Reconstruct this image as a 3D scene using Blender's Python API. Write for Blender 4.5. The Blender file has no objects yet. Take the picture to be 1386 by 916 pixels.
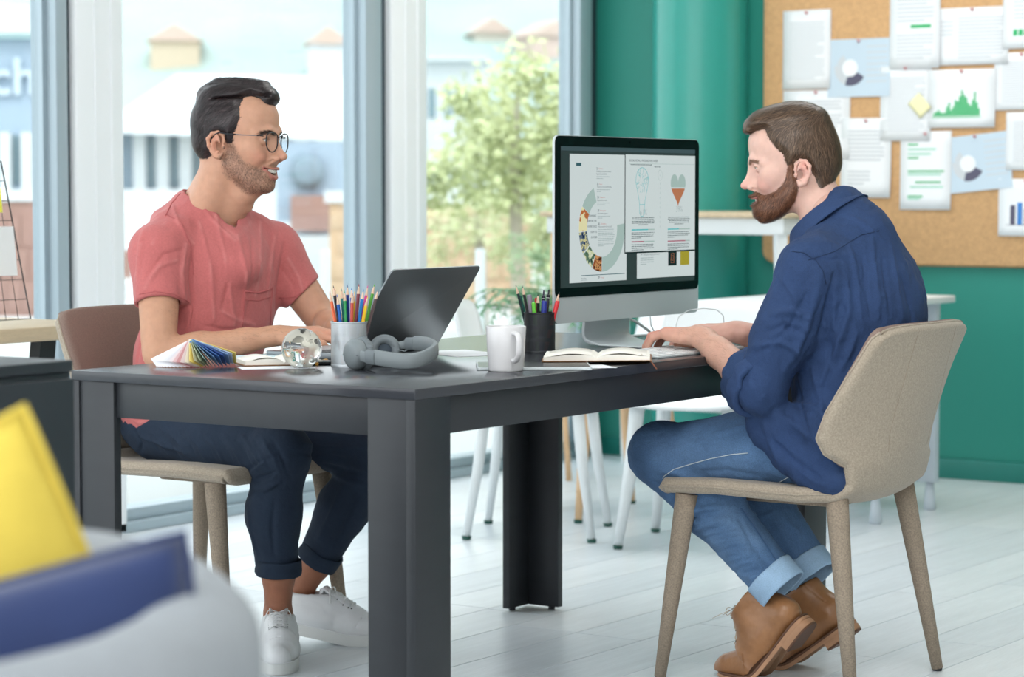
import bpy, bmesh, math, random
import numpy as np
from mathutils import Vector, Matrix, Euler, noise as mnoise
from mathutils.bvhtree import BVHTree

# ---------------------------------------------------------------- camera, sky, sun, fill lights, exposure
# The origin is the near corner of the desk: +x runs along its long side (and along the
# glazed wall), +y across it, z up, metres.
SC = bpy.context.scene
COL = SC.collection
CAM = Vector((-3.7987, -2.7894, 1.1325))
HEAD = (0.8288, 0.5595)            # horizontal viewing direction
PITCH = 0.0603
FPX = 3327.0                       # focal length in pixels of the 1386 px wide frame

cam_data = bpy.data.cameras.new('camera')
cam_data.sensor_width = 36.0
cam_data.lens = FPX / 1386 * 36
cam_data.clip_start = 0.05
cam_data.clip_end = 600
cam_data.dof.use_dof = True
cam_data.dof.focus_distance = 5.62
cam_data.dof.aperture_fstop = 4.2
camera = bpy.data.objects.new('camera', cam_data)
camera.location = CAM
camera.rotation_euler = (math.pi / 2 - PITCH, 0, -math.atan2(HEAD[0], HEAD[1]))
COL.objects.link(camera)
SC.camera = camera

world = bpy.data.worlds.new('sky')
SC.world = world
world.use_nodes = True
wn = world.node_tree.nodes
wl = world.node_tree.links
wn.clear()
w_out = wn.new('ShaderNodeOutputWorld')
w_bg = wn.new('ShaderNodeBackground')
w_tc = wn.new('ShaderNodeTexCoord')
w_sep = wn.new('ShaderNodeSeparateXYZ')
w_ramp = wn.new('ShaderNodeValToRGB')
w_ramp.color_ramp.elements[0].position = 0.0
w_ramp.color_ramp.elements[0].color = (0.97, 0.985, 1.0, 1)
w_ramp.color_ramp.elements[1].position = 1.0
w_ramp.color_ramp.elements[1].color = (0.86, 0.93, 1.0, 1)
wl.new(w_tc.outputs['Generated'], w_sep.inputs[0])
wl.new(w_sep.outputs['Z'], w_ramp.inputs[0])
wl.new(w_ramp.outputs[0], w_bg.inputs[0])
w_bg.inputs[1].default_value = 1.9
wl.new(w_bg.outputs[0], w_out.inputs[0])

sun_data = bpy.data.lights.new('sun', 'SUN')
sun_data.energy = 0.8
sun_data.angle = math.radians(8)
sun_data.color = (1.0, 0.97, 0.92)
sun = bpy.data.objects.new('sun', sun_data)
sun.rotation_euler = Vector((-0.50, -0.42, 0.80)).to_track_quat('Z', 'Y').to_euler()
sun.location = (-2, 5, 8)
COL.objects.link(sun)

for _nm, _loc, _sx, _sy, _en in (('fill_light_wall', (3.5, 0.6, 3.04), 1.6, 2.2, 26), ('fill_light_desk', (-0.6, -1.4, 3.04), 1.6, 1.6, 24)):  # fill lights added overhead to brighten board and desk, no fixtures built
    _ld = bpy.data.lights.new(_nm, 'AREA'); _ld.shape = 'RECTANGLE'; _ld.size = _sx; _ld.size_y = _sy; _ld.energy = _en; _ld.color = (1.0, 0.98, 0.95)
    _lo = bpy.data.objects.new(_nm, _ld); _lo.location = _loc; COL.objects.link(_lo)

SC.view_settings.view_transform = 'Standard'
SC.view_settings.look = 'None'
SC.view_settings.gamma = 1.0
SC.view_settings.use_curve_mapping = False
SC.view_settings.exposure = 0.86
SC.cycles.use_denoising = True
SC.cycles.max_bounces = 8
SC.cycles.transparent_max_bounces = 16
SC.cycles.caustics_reflective = False
SC.cycles.caustics_refractive = False
# ---------------------------------------------------------------- helpers
RND = random.Random(7)
_F = Vector((HEAD[0], HEAD[1], 0))
_R = Vector((HEAD[1], -HEAD[0], 0))
_cp, _sp = math.cos(PITCH), math.sin(PITCH)

def cray(px, py):
    x = (px - 693) / FPX; y = (458 - py) / FPX
    return _R * x + _F * (_cp + y * _sp) + Vector((0, 0, -_sp + y * _cp))

def at(px, py, d):
    """point at horizontal distance d along the viewing direction"""
    r = cray(px, py)
    return CAM + r * (d / r.dot(_F))

def atz(px, py, z):
    r = cray(px, py)
    return CAM + r * ((z - CAM.z) / r.z)

def atx(px, py, x):
    r = cray(px, py)
    return CAM + r * ((x - CAM.x) / r.x)

def aty(px, py, y):
    r = cray(px, py)
    return CAM + r * ((y - CAM.y) / r.y)

def tag(o, label=None, cat=None, group=None, kind=None):
    if label: o['label'] = label
    if cat: o['category'] = cat
    if group: o['group'] = group
    if kind: o['kind'] = kind
    return o

def empty(name, loc=(0, 0, 0), rz=0.0, label=None, cat=None, group=None, kind=None):
    o = bpy.data.objects.new(name, None)
    o.empty_display_size = 0.05
    o.location = loc
    o.rotation_euler = (0, 0, rz)
    COL.objects.link(o)
    return tag(o, label, cat, group, kind)

def link_mesh(name, me, mat=None, parent=None, smooth=False):
    if mat is not None:
        for m in (mat if isinstance(mat, (list, tuple)) else [mat]):
            me.materials.append(m)
    if smooth:
        me.polygons.foreach_set('use_smooth', [True] * len(me.polygons))
    o = bpy.data.objects.new(name, me)
    COL.objects.link(o)
    if parent is not None:
        o.parent = parent
    return o

class MB:
    """collects boxes, tubes, lathes ... and links them as ONE mesh object"""
    def __init__(s):
        s.v = []; s.f = []; s.m = []
    def add(s, verts, faces, mi=0):
        b = len(s.v)
        s.v += [tuple(p) for p in verts]
        s.f += [tuple(b + i for i in f) for f in faces]
        s.m += [mi] * len(faces)
        return s
    def box(s, x0, x1, y0, y1, z0, z1, mi=0, M=None):
        p = [Vector((x, y, z)) for z in (z0, z1) for y in (y0, y1) for x in (x0, x1)]
        if M is not None: p = [M @ q for q in p]
        return s.add(p, [(0, 2, 3, 1), (4, 5, 7, 6), (0, 1, 5, 4), (2, 6, 7, 3), (0, 4, 6, 2), (1, 3, 7, 5)], mi)
    def prism(s, poly, z0, z1, mi=0, M=None):
        """poly: list of (x, y), counter-clockwise, extruded z0..z1"""
        n = len(poly)
        p = [Vector((x, y, z0)) for x, y in poly] + [Vector((x, y, z1)) for x, y in poly]
        if M is not None: p = [M @ q for q in p]
        f = [tuple(range(n - 1, -1, -1)), tuple(range(n, 2 * n))]
        f += [(i, (i + 1) % n, n + (i + 1) % n, n + i) for i in range(n)]
        return s.add(p, f, mi)
    def tube(s, pts, r, n=8, mi=0, cap=True, flat=1.0, up=None, M=None):
        pts = [Vector(p) for p in pts]
        rs = r if isinstance(r, (list, tuple)) else [r] * len(pts)
        vs = []; fs = []
        prev = None
        for i, p in enumerate(pts):
            t = (pts[min(i + 1, len(pts) - 1)] - pts[max(i - 1, 0)])
            t = t.normalized() if t.length > 1e-9 else Vector((0, 0, 1))
            if prev is None:
                a = Vector(up) if up else (Vector((0, 0, 1)) if abs(t.z) < 0.9 else Vector((1, 0, 0)))
            else:
                a = prev
            a = (a - t * a.dot(t))
            a = a.normalized() if a.length > 1e-6 else t.orthogonal().normalized()
            prev = a
            b = t.cross(a)
            for k in range(n):
                th = 2 * math.pi * k / n
                vs.append(p + a * (math.cos(th) * rs[i] * flat) + b * (math.sin(th) * rs[i]))
        for i in range(len(pts) - 1):
            for k in range(n):
                k2 = (k + 1) % n
                fs.append((i * n + k, i * n + k2, (i + 1) * n + k2, (i + 1) * n + k))
        if cap:
            fs.append(tuple(range(n - 1, -1, -1)))
            L = (len(pts) - 1) * n
            fs.append(tuple(range(L, L + n)))
        if M is not None: vs = [M @ v for v in vs]
        return s.add(vs, fs, mi)
    def lathe(s, prof, n=32, mi=0, M=None, c=(0, 0, 0)):
        """prof: list of (radius, z) bottom to top; closed with caps where radius is 0"""
        vs = []; fs = []; idx = []
        for r, z in prof:
            if r < 1e-7:
                idx.append([len(vs)] * n); vs.append(Vector((c[0], c[1], c[2] + z)))
            else:
                st = len(vs); idx.append([st + k for k in range(n)])
                vs += [Vector((c[0] + r * math.cos(2 * math.pi * k / n), c[1] + r * math.sin(2 * math.pi * k / n), c[2] + z)) for k in range(n)]
        for i in range(len(prof) - 1):
            A, B = idx[i], idx[i + 1]
            for k in range(n):
                k2 = (k + 1) % n
                q = [A[k], A[k2], B[k2], B[k]]
                w = []
                for t in q:
                    if t not in w: w.append(t)
                if len(w) > 2: fs.append(tuple(w))
        if M is not None: vs = [M @ v for v in vs]
        return s.add(vs, fs, mi)
    def grid(s, P, mi=0, closed_u=False):
        """P: rows x cols of points"""
        r, c = len(P), len(P[0])
        vs = [p for row in P for p in row]
        fs = []
        for i in range(r - 1):
            for j in range(c if closed_u else c - 1):
                j2 = (j + 1) % c
                fs.append((i * c + j, i * c + j2, (i + 1) * c + j2, (i + 1) * c + j))
        return s.add(vs, fs, mi)
    def build(s, name, mat, parent=None, smooth=False, bevel=0, seg=2, sub=0, angle=35, weld=False):
        me = bpy.data.meshes.new(name)
        me.from_pydata([tuple(p) for p in s.v], [], s.f)
        if bevel or weld:
            bm = bmesh.new(); bm.from_mesh(me)
            # keep material index
            for f, mi in zip(bm.faces, s.m): f.material_index = mi
            if weld: bmesh.ops.remove_doubles(bm, verts=bm.verts, dist=1e-5)
            if bevel:
                ed = [e for e in bm.edges if len(e.link_faces) == 2 and e.calc_face_angle(0) > math.radians(angle)]
                bmesh.ops.bevel(bm, geom=ed, offset=bevel, segments=seg, profile=0.5, affect='EDGES', clamp_overlap=True)
            bm.to_mesh(me); bm.free()
        else:
            me.polygons.foreach_set('material_index', s.m)
        me.update()
        o = link_mesh(name, me, mat, parent)
        if smooth or bevel:
            me.polygons.foreach_set('use_smooth', [True] * len(me.polygons))
            if not smooth:
                try: me.set_sharp_from_angle(angle=math.radians(50))
                except Exception: pass
            elif smooth == 'auto':
                me.set_sharp_from_angle(angle=math.radians(40))
        if sub:
            md = o.modifiers.new('subdivision', 'SUBSURF'); md.levels = sub; md.render_levels = sub
        return o

def copy_tree(o, parent=None):
    c = o.copy(); COL.objects.link(c); c.parent = parent
    for ch in list(o.children):
        copy_tree(ch, c)
    return c

def share(o, name=None, loc=None, rot=None, parent=None, scale=None):
    c = o.copy(); COL.objects.link(c)
    if parent is not None: c.parent = parent
    if loc is not None: c.location = loc
    if rot is not None: c.rotation_euler = rot
    if scale is not None: c.scale = scale
    return c

def text_mesh(body, size=0.01, align='LEFT', bold=0.0, depth=0.0):
    cu = bpy.data.curves.new('lettering', 'FONT')
    cu.body = body; cu.size = size; cu.align_x = align
    cu.offset = bold; cu.extrude = depth; cu.resolution_u = 3
    ob = bpy.data.objects.new('lettering', cu)
    COL.objects.link(ob)
    dg = bpy.context.evaluated_depsgraph_get()
    me = bpy.data.meshes.new_from_object(ob.evaluated_get(dg))
    bpy.data.objects.remove(ob); bpy.data.curves.remove(cu)
    vs = [Vector(v.co) for v in me.vertices]; fs = [tuple(p.vertices) for p in me.polygons]
    bpy.data.meshes.remove(me)
    return vs, fs

# ---------------------------------------------------------------- materials
def lin(c):
    """sRGB 0-255 triple -> linear"""
    return tuple(((x / 255) / 12.92 if x / 255 <= 0.04045 else ((x / 255 + 0.055) / 1.055) ** 2.4) for x in c)

MATS = {}
def mat(name, rgb, rough=0.5, metal=0.0, var=0.0, vscale=8.0, bump=0.0, bscale=200.0, stretch=(1, 1, 1),
        coat=0.0, sheen=0.0, spec=0.5, sss=0.0, emit=0.0, trans=0.0, detail=3.0, vcol=None, var2=0.0, vscale2=60.0,
        bdist=0.002, wave=0.0, wscale=400.0, wdir='X', ior=1.45, alpha=None):
    """rgb: sRGB 0-255; var: darker/lighter mottling; bump: fine relief"""
    if name in MATS: return MATS[name]
    m = bpy.data.materials.new(name)
    m.use_nodes = True
    nt = m.node_tree; N = nt.nodes; L = nt.links
    b = N['Principled BSDF']
    col = lin(rgb)
    b.inputs['Base Color'].default_value = (*col, 1)
    b.inputs['Roughness'].default_value = rough
    b.inputs['Metallic'].default_value = metal
    b.inputs['Specular IOR Level'].default_value = spec
    b.inputs['Coat Weight'].default_value = coat
    b.inputs['Coat Roughness'].default_value = 0.15
    b.inputs['Sheen Weight'].default_value = sheen
    b.inputs['IOR'].default_value = ior
    b.inputs['Transmission Weight'].default_value = trans
    if sss:
        b.inputs['Subsurface Weight'].default_value = sss
        b.inputs['Subsurface Radius'].default_value = (1.0, 0.35, 0.2)
        b.inputs['Subsurface Scale'].default_value = 0.006
    if emit:
        b.inputs['Emission Color'].default_value = (*col, 1)
        b.inputs['Emission Strength'].default_value = emit
    tc = N.new('ShaderNodeTexCoord'); mp = N.new('ShaderNodeMapping')
    mp.inputs['Scale'].default_value = stretch
    L.new(tc.outputs['Object'], mp.inputs['Vector'])
    src = None
    if vcol:
        a = N.new('ShaderNodeAttribute'); a.attribute_name = vcol
        src = a.outputs['Color']
    def mottle(src, amt, sc, det):
        n = N.new('ShaderNodeTexNoise'); n.inputs['Scale'].default_value = sc; n.inputs['Detail'].default_value = det
        L.new(mp.outputs[0], n.inputs['Vector'])
        mr = N.new('ShaderNodeMapRange'); mr.inputs[1].default_value = 0.3; mr.inputs[2].default_value = 0.7
        mr.inputs[3].default_value = 1 - amt; mr.inputs[4].default_value = 1 + amt
        L.new(n.outputs['Fac'], mr.inputs[0])
        vm = N.new('ShaderNodeVectorMath'); vm.operation = 'SCALE'
        if src is None: vm.inputs[0].default_value = col
        else: L.new(src, vm.inputs[0])
        L.new(mr.outputs[0], vm.inputs['Scale'])
        return vm.outputs[0]
    if var: src = mottle(src, var, vscale, detail)
    if var2: src = mottle(src, var2, vscale2, 2.0)
    if src is not None:
        L.new(src, b.inputs['Base Color'])
    if bump or wave:
        bp = N.new('ShaderNodeBump'); bp.inputs['Strength'].default_value = min(1.0, bump or wave)
        bp.inputs['Distance'].default_value = bdist
        if wave:
            w = N.new('ShaderNodeTexWave'); w.inputs['Scale'].default_value = wscale; w.bands_direction = wdir
            w.inputs['Distortion'].default_value = 1.5
            L.new(mp.outputs[0], w.inputs['Vector']); L.new(w.outputs['Fac'], bp.inputs['Height'])
        else:
            n = N.new('ShaderNodeTexNoise'); n.inputs['Scale'].default_value = bscale; n.inputs['Detail'].default_value = 3
            L.new(mp.outputs[0], n.inputs['Vector']); L.new(n.outputs['Fac'], bp.inputs['Height'])
        L.new(bp.outputs[0], b.inputs['Normal'])
    MATS[name] = m
    return m

def glass_mat(name, tint=(0.84, 0.86, 0.86), refl=0.06):
    m = bpy.data.materials.new(name); m.use_nodes = True
    N = m.node_tree.nodes; L = m.node_tree.links; N.clear()
    o = N.new('ShaderNodeOutputMaterial'); mx = N.new('ShaderNodeMixShader')
    t = N.new('ShaderNodeBsdfTransparent'); g = N.new('ShaderNodeBsdfGlossy'); lw = N.new('ShaderNodeLayerWeight')
    t.inputs[0].default_value = (*tint, 1); g.inputs['Roughness'].default_value = 0.02
    lw.inputs[0].default_value = 0.25
    mr = N.new('ShaderNodeMapRange'); mr.inputs[3].default_value = refl * .3; mr.inputs[4].default_value = 0.10
    L.new(lw.outputs['Fresnel'], mr.inputs[0]); L.new(mr.outputs[0], mx.inputs[0])
    L.new(t.outputs[0], mx.inputs[1]); L.new(g.outputs[0], mx.inputs[2]); L.new(mx.outputs[0], o.inputs[0])
    return m

# ---------------------------------------------------------------- implicit surfaces (numpy)
class SDF:
    """smooth unions of tapered limbs and ellipsoids sampled on a grid, meshed by surface nets"""
    def __init__(s, lo, hi, h):
        s.lo = np.array(lo, float); s.h = h
        s.n = np.ceil((np.array(hi, float) - s.lo) / h).astype(int) + 1
        s.f = np.full(tuple(s.n), 0.2, np.float32)
        s.ax = [s.lo[i] + h * np.arange(s.n[i], dtype=np.float32) for i in range(3)]
    def _sub(s, lo, hi, mar):
        a = np.maximum(0, np.floor((np.array(lo) - mar - s.lo) / s.h).astype(int))
        b = np.minimum(s.n, np.ceil((np.array(hi) + mar - s.lo) / s.h).astype(int) + 1)
        if np.any(b <= a): return None
        sl = tuple(slice(a[i], b[i]) for i in range(3))
        X = s.ax[0][sl[0]].astype(np.float32)[:, None, None]; Y = s.ax[1][sl[1]].astype(np.float32)[None, :, None]; Z = s.ax[2][sl[2]].astype(np.float32)[None, None, :]
        return sl, X, Y, Z
    def _mix(s, sl, d, k, op):
        a = s.f[sl]
        if op == 'u':
            if k <= 0: s.f[sl] = np.minimum(a, d)
            else:
                h = np.clip(0.5 + 0.5 * (a - d) / k, 0, 1)
                s.f[sl] = a * (1 - h) + d * h - k * h * (1 - h)
        else:
            d = -d
            if k <= 0: s.f[sl] = np.maximum(a, d)
            else:
                h = np.clip(0.5 - 0.5 * (a - d) / k, 0, 1)
                s.f[sl] = a * (1 - h) + d * h + k * h * (1 - h)
    def ell(s, c, r, k=0.01, R=None, op='u', mar=None):
        c = np.array(c, float); r = np.array(r, float)
        m = float(r.max()); mar = (2 * k + 3 * s.h + 0.01) if mar is None else mar
        q = s._sub(c - (m if R is not None else r), c + (m if R is not None else r), mar)
        if q is None: return s
        sl, X, Y, Z = q
        X = X - c[0]; Y = Y - c[1]; Z = Z - c[2]
        if R is not None:
            R = np.array(R)   # columns = local axes
            x = X * R[0, 0] + Y * R[1, 0] + Z * R[2, 0]
            y = X * R[0, 1] + Y * R[1, 1] + Z * R[2, 1]
            z = X * R[0, 2] + Y * R[1, 2] + Z * R[2, 2]
        else: x, y, z = X, Y, Z
        k0 = np.sqrt((x / r[0]) ** 2 + (y / r[1]) ** 2 + (z / r[2]) ** 2)
        k1 = np.sqrt((x / r[0] ** 2) ** 2 + (y / r[1] ** 2) ** 2 + (z / r[2] ** 2) ** 2)
        d = k0 * (k0 - 1) / np.maximum(k1, 1e-6)
        s._mix(sl, d, k, op)
        return s
    def cone(s, a, b, r1, r2, k=0.01, op='u', sc=None):
        """tapered capsule; sc=(axis vector, factor) flattens it along an axis"""
        a = np.array(a, float); b = np.array(b, float)
        m = max(r1, r2) * (max(1.0, 1.0 / sc[1]) if sc else 1)
        q = s._sub(np.minimum(a, b) - m, np.maximum(a, b) + m, 2 * k + 3 * s.h + 0.01)
        if q is None: return s
        sl, X, Y, Z = q
        ab = b - a; L = float(ab @ ab) + 1e-12
        X = X - a[0]; Y = Y - a[1]; Z = Z - a[2]
        t = np.clip((X * ab[0] + Y * ab[1] + Z * ab[2]) / L, 0, 1)
        dx = X - t * ab[0]; dy = Y - t * ab[1]; dz = Z - t * ab[2]
        if sc:
            n = np.array(sc[0], float); n /= np.linalg.norm(n)
            w = (dx * n[0] + dy * n[1] + dz * n[2]) * (1 / sc[1] - 1)
            dx = dx + n[0] * w; dy = dy + n[1] * w; dz = dz + n[2] * w
        d = np.sqrt(dx * dx + dy * dy + dz * dz) - (r1 + (r2 - r1) * t)
        if sc: d = d * min(1.0, sc[1])
        s._mix(sl, d, k, op)
        return s
    def chain(s, pts, rs, k=0.01, op='u', sc=None, k2=None):
        rs = rs if isinstance(rs, (list, tuple)) else [rs] * len(pts)
        for i in range(len(pts) - 1):
            s.cone(pts[i], pts[i + 1], rs[i], rs[i + 1], k if i == 0 or k2 is None else k2, op, sc)
        return s
    def box(s, c, hs, rnd=0.005, k=0.005, R=None, op='u'):
        c = np.array(c, float); hs = np.array(hs, float)
        m = float(np.linalg.norm(hs)) if R is not None else hs
        q = s._sub(c - m, c + m, 2 * k + 3 * s.h + 0.01)
        if q is None: return s
        sl, X, Y, Z = q
        X = X - c[0]; Y = Y - c[1]; Z = Z - c[2]
        if R is not None:
            R = np.array(R)
            x = X * R[0, 0] + Y * R[1, 0] + Z * R[2, 0]
            y = X * R[0, 1] + Y * R[1, 1] + Z * R[2, 1]
            z = X * R[0, 2] + Y * R[1, 2] + Z * R[2, 2]
        else: x, y, z = X, Y, Z
        qx = np.abs(x) - hs[0] + rnd; qy = np.abs(y) - hs[1] + rnd; qz = np.abs(z) - hs[2] + rnd
        d = np.sqrt(np.maximum(qx, 0) ** 2 + np.maximum(qy, 0) ** 2 + np.maximum(qz, 0) ** 2) + np.minimum(np.maximum(qx, np.maximum(qy, qz)), 0) - rnd
        s._mix(sl, d, k, op)
        return s
    def plane_cut(s, p, n, k=0.0, keep_below=True):
        """remove everything on the side n points to"""
        p = np.array(p, float); n = np.array(n, float); n /= np.linalg.norm(n)
        X = s.ax[0][:, None, None]; Y = s.ax[1][None, :, None]; Z = s.ax[2][None, None, :]
        d = (X - p[0]) * n[0] + (Y - p[1]) * n[1] + (Z - p[2]) * n[2]
        if k > 0:
            h = np.clip(0.5 - 0.5 * (s.f - d) / k, 0, 1)
            s.f = (s.f * (1 - h) + d * h + k * h * (1 - h)).astype(np.float32)
        else: s.f = np.maximum(s.f, d).astype(np.float32)
        return s
    def func(s, fn):
        X = s.ax[0][:, None, None]; Y = s.ax[1][None, :, None]; Z = s.ax[2][None, None, :]
        s.f = fn(X, Y, Z, s.f).astype(np.float32)
        return s
    def mesh(s, relax=1):
        f = s.f; n = f.shape
        neg = f < 0
        ins = neg[:-1, :-1, :-1].astype(np.int8)
        tot = np.zeros(tuple(k - 1 for k in n), np.int8)
        for i in (0, 1):
            for j in (0, 1):
                for k in (0, 1):
                    tot += neg[i:n[0] - 1 + i, j:n[1] - 1 + j, k:n[2] - 1 + k]
        cells = np.argwhere((tot > 0) & (tot < 8))
        idx = -np.ones(tot.shape, np.int64)
        idx[cells[:, 0], cells[:, 1], cells[:, 2]] = np.arange(len(cells))
        acc = np.zeros((len(cells), 3)); cnt = np.zeros(len(cells))
        cor = [(i, j, k) for i in (0, 1) for j in (0, 1) for k in (0, 1)]
        for a in cor:
            for b in cor:
                if sum(b) - sum(a) == 1 and all(y >= x for x, y in zip(a, b)):
                    fa = f[cells[:, 0] + a[0], cells[:, 1] + a[1], cells[:, 2] + a[2]]
                    fb = f[cells[:, 0] + b[0], cells[:, 1] + b[1], cells[:, 2] + b[2]]
                    m = (fa < 0) != (fb < 0)
                    t = fa[m] / (fa[m] - fb[m])
                    A = np.array(a, float); B = np.array(b, float)
                    acc[m] += A + (B - A) * t[:, None]; cnt[m] += 1
        V = s.lo + s.h * (cells + acc / cnt[:, None])
        quads = []
        for ax in range(3):
            o1, o2 = (ax + 1) % 3, (ax + 2) % 3
            sh = [slice(None)] * 3; sh2 = [slice(None)] * 3
            sh[ax] = slice(0, n[ax] - 1); sh2[ax] = slice(1, n[ax])
            A = neg[tuple(sh)]; B = neg[tuple(sh2)]
            e = np.argwhere(A != B)
            e = e[(e[:, o1] > 0) & (e[:, o2] > 0) & (e[:, o1] < n[o1] - 1) & (e[:, o2] < n[o2] - 1)]
            if not len(e): continue
            inside = A[e[:, 0], e[:, 1], e[:, 2]]
            def g(d1, d2):
                q = e.copy(); q[:, o1] -= d1; q[:, o2] -= d2
                return idx[q[:, 0], q[:, 1], q[:, 2]]
            q = np.stack([g(1, 1), g(0, 1), g(0, 0), g(1, 0)], 1)
            q[~inside] = q[~inside][:, ::-1]
            quads.append(q)
        Q = np.concatenate(quads) if quads else np.zeros((0, 4), int)
        for _ in range(relax):
            S = np.zeros_like(V); C = np.zeros(len(V))
            for a, b in ((0, 1), (1, 2), (2, 3), (3, 0)):
                np.add.at(S, Q[:, a], V[Q[:, b]]); np.add.at(C, Q[:, a], 1)
                np.add.at(S, Q[:, b], V[Q[:, a]]); np.add.at(C, Q[:, b], 1)
            V = V * 0.5 + 0.5 * S / np.maximum(C, 1)[:, None]
        return V, Q
    def sample(s, P):
        """trilinear field value at points P (n,3)"""
        q = (P - s.lo) / s.h
        q = np.clip(q, 0, s.n - 1.001)
        i = q.astype(int); t = q - i
        r = 0
        for a in (0, 1):
            for b in (0, 1):
                for c in (0, 1):
                    w = (t[:, 0] if a else 1 - t[:, 0]) * (t[:, 1] if b else 1 - t[:, 1]) * (t[:, 2] if c else 1 - t[:, 2])
                    r = r + w * s.f[i[:, 0] + a, i[:, 1] + b, i[:, 2] + c]
        return r

def np_mesh(name, V, Q, mat=None, parent=None, col=None, smooth=True):
    me = bpy.data.meshes.new(name)
    Q = np.asarray(Q); nv = Q.shape[1]
    me.vertices.add(len(V)); me.vertices.foreach_set('co', np.asarray(V, np.float32).ravel())
    me.loops.add(Q.size); me.loops.foreach_set('vertex_index', Q.astype(np.int32).ravel())
    me.polygons.add(len(Q))
    me.polygons.foreach_set('loop_start', np.arange(0, Q.size, nv, dtype=np.int32))
    me.polygons.foreach_set('loop_total', np.full(len(Q), nv, np.int32))
    me.update(calc_edges=True)
    me.validate()
    if col is not None:
        at_ = me.color_attributes.new('tone', 'FLOAT_COLOR', 'POINT')
        c4 = np.ones((len(V), 4), np.float32); c4[:, :3] = col
        at_.data.foreach_set('color', c4.ravel())
    if smooth: me.polygons.foreach_set('use_smooth', np.ones(len(Q), bool))
    return link_mesh(name, me, mat, parent)

def normals(V, Q):
    a = V[Q[:, 2]] - V[Q[:, 0]]; b = V[Q[:, 3]] - V[Q[:, 1]]
    fn = np.cross(a, b)
    N = np.zeros_like(V)
    for i in range(4): np.add.at(N, Q[:, i], fn)
    return N / np.maximum(np.linalg.norm(N, axis=1), 1e-12)[:, None]

def seg_dist(V, pts):
    """distance of every vertex to a polyline, and the 0..1 position along it"""
    pts = np.asarray(pts, float); best = np.full(len(V), 1e9); tt = np.zeros(len(V)); n = len(pts) - 1
    for i in range(n):
        a, b = pts[i], pts[i + 1]; ab = b - a
        t = np.clip(((V - a) @ ab) / (ab @ ab + 1e-12), 0, 1)
        d = np.linalg.norm(V - a - t[:, None] * ab, axis=1)
        m = d < best
        best[m] = d[m]; tt[m] = (i + t[m]) / n
    return best, tt

def folds(V, Q, specs, rounds=1):
    """push the surface in or out along traced crease lines.
    spec: (polyline of 3-D points, height, half width[, asymmetry]) tapered at both ends"""
    N = normals(V, Q); D = np.zeros(len(V))
    for sp in specs:
        pts, amp, w = sp[:3]
        pts = np.asarray(pts, float)
        lo = pts.min(0) - 3 * w; hi = pts.max(0) + 3 * w
        m = np.where(np.all((V > lo) & (V < hi), axis=1))[0]
        if not len(m): continue
        d, t = seg_dist(V[m], pts)
        e = np.sin(np.pi * np.clip(t * 0.92 + 0.04, 0, 1)) ** 0.5
        D[m] += amp * e * np.exp(-(d / w) ** 2)
    return V + N * D[:, None]

def fbm(V, scale, octaves=3, seed=0.0):
    out = np.empty(len(V))
    o = Vector((seed, seed * 1.7, -seed))
    for i, p in enumerate(V):
        out[i] = mnoise.fractal(Vector(p) * scale + o, 0.8, 2.0, octaves)
    return out
# ---------------------------------------------------------------- materials of the place
M_floor = mat('pale_plank', (222, 228, 232), rough=0.32, var=0.05, vscale=3.0, stretch=(0.6, 7, 1), var2=0.035, vscale2=26, bump=0.12, bscale=40)
M_floorb = mat('pale_plank_warm', (214, 221, 226), rough=0.34, var=0.06, vscale=3.5, stretch=(0.5, 8, 1), var2=0.04, vscale2=30, bump=0.12, bscale=40)
M_joint = mat('plank_joint', (192, 196, 198), rough=0.8)
M_teal = mat('teal_paint', (36, 132, 118), rough=0.5, var=0.03, vscale=1.2)
M_skirt = mat('teal_skirting', (30, 118, 108), rough=0.4)
M_white_paint = mat('white_frame_paint', (244, 247, 249), rough=0.4)
M_alu = mat('grey_aluminium_frame', (172, 188, 197), rough=0.4, metal=0.2)
M_gasket = mat('dark_gasket', (52, 66, 74), rough=0.5)
M_cork = mat('cork', (206, 164, 118), rough=0.9, var=0.07, vscale=40, var2=0.12, vscale2=160, bump=0.4, bscale=220)
M_cork_edge = mat('cork_edge', (186, 142, 98), rough=0.9)
M_paper = mat('white_paper', (238, 241, 244), rough=0.7)
M_ink = mat('grey_print', (202, 207, 212), rough=0.8)
M_inkdark = mat('dark_print', (92, 90, 110), rough=0.8)
M_green = mat('green_print', (60, 178, 112), rough=0.8)
M_mint = mat('mint_print', (158, 214, 190), rough=0.8)
M_pblue = mat('pale_blue_print', (196, 213, 226), rough=0.8)
M_blue = mat('blue_print', (64, 132, 205), rough=0.8)
M_note = mat('yellow_note', (240, 236, 190), rough=0.8)
M_pin = mat('red_pin', (200, 92, 96), rough=0.4)
M_glass = glass_mat('window_glass')
M_wood = mat('pale_oak', (206, 186, 156), rough=0.5, var=0.10, vscale=5, stretch=(1, 12, 12), var2=0.06, vscale2=60)
M_blackmetal = mat('black_metal', (34, 38, 42), rough=0.45)
M_whiteplastic = mat('white_plastic', (236, 240, 241), rough=0.35)
M_whitemetal = mat('white_metal', (228, 233, 234), rough=0.35)
M_greypanel = mat('pale_grey_panel', (196, 206, 214), rough=0.5)
M_beech = mat('beech', (222, 184, 142), rough=0.5, var=0.08, vscale=8, stretch=(6, 6, 1))
M_rubber = mat('dark_green_rubber', (40, 84, 74), rough=0.7)

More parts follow.
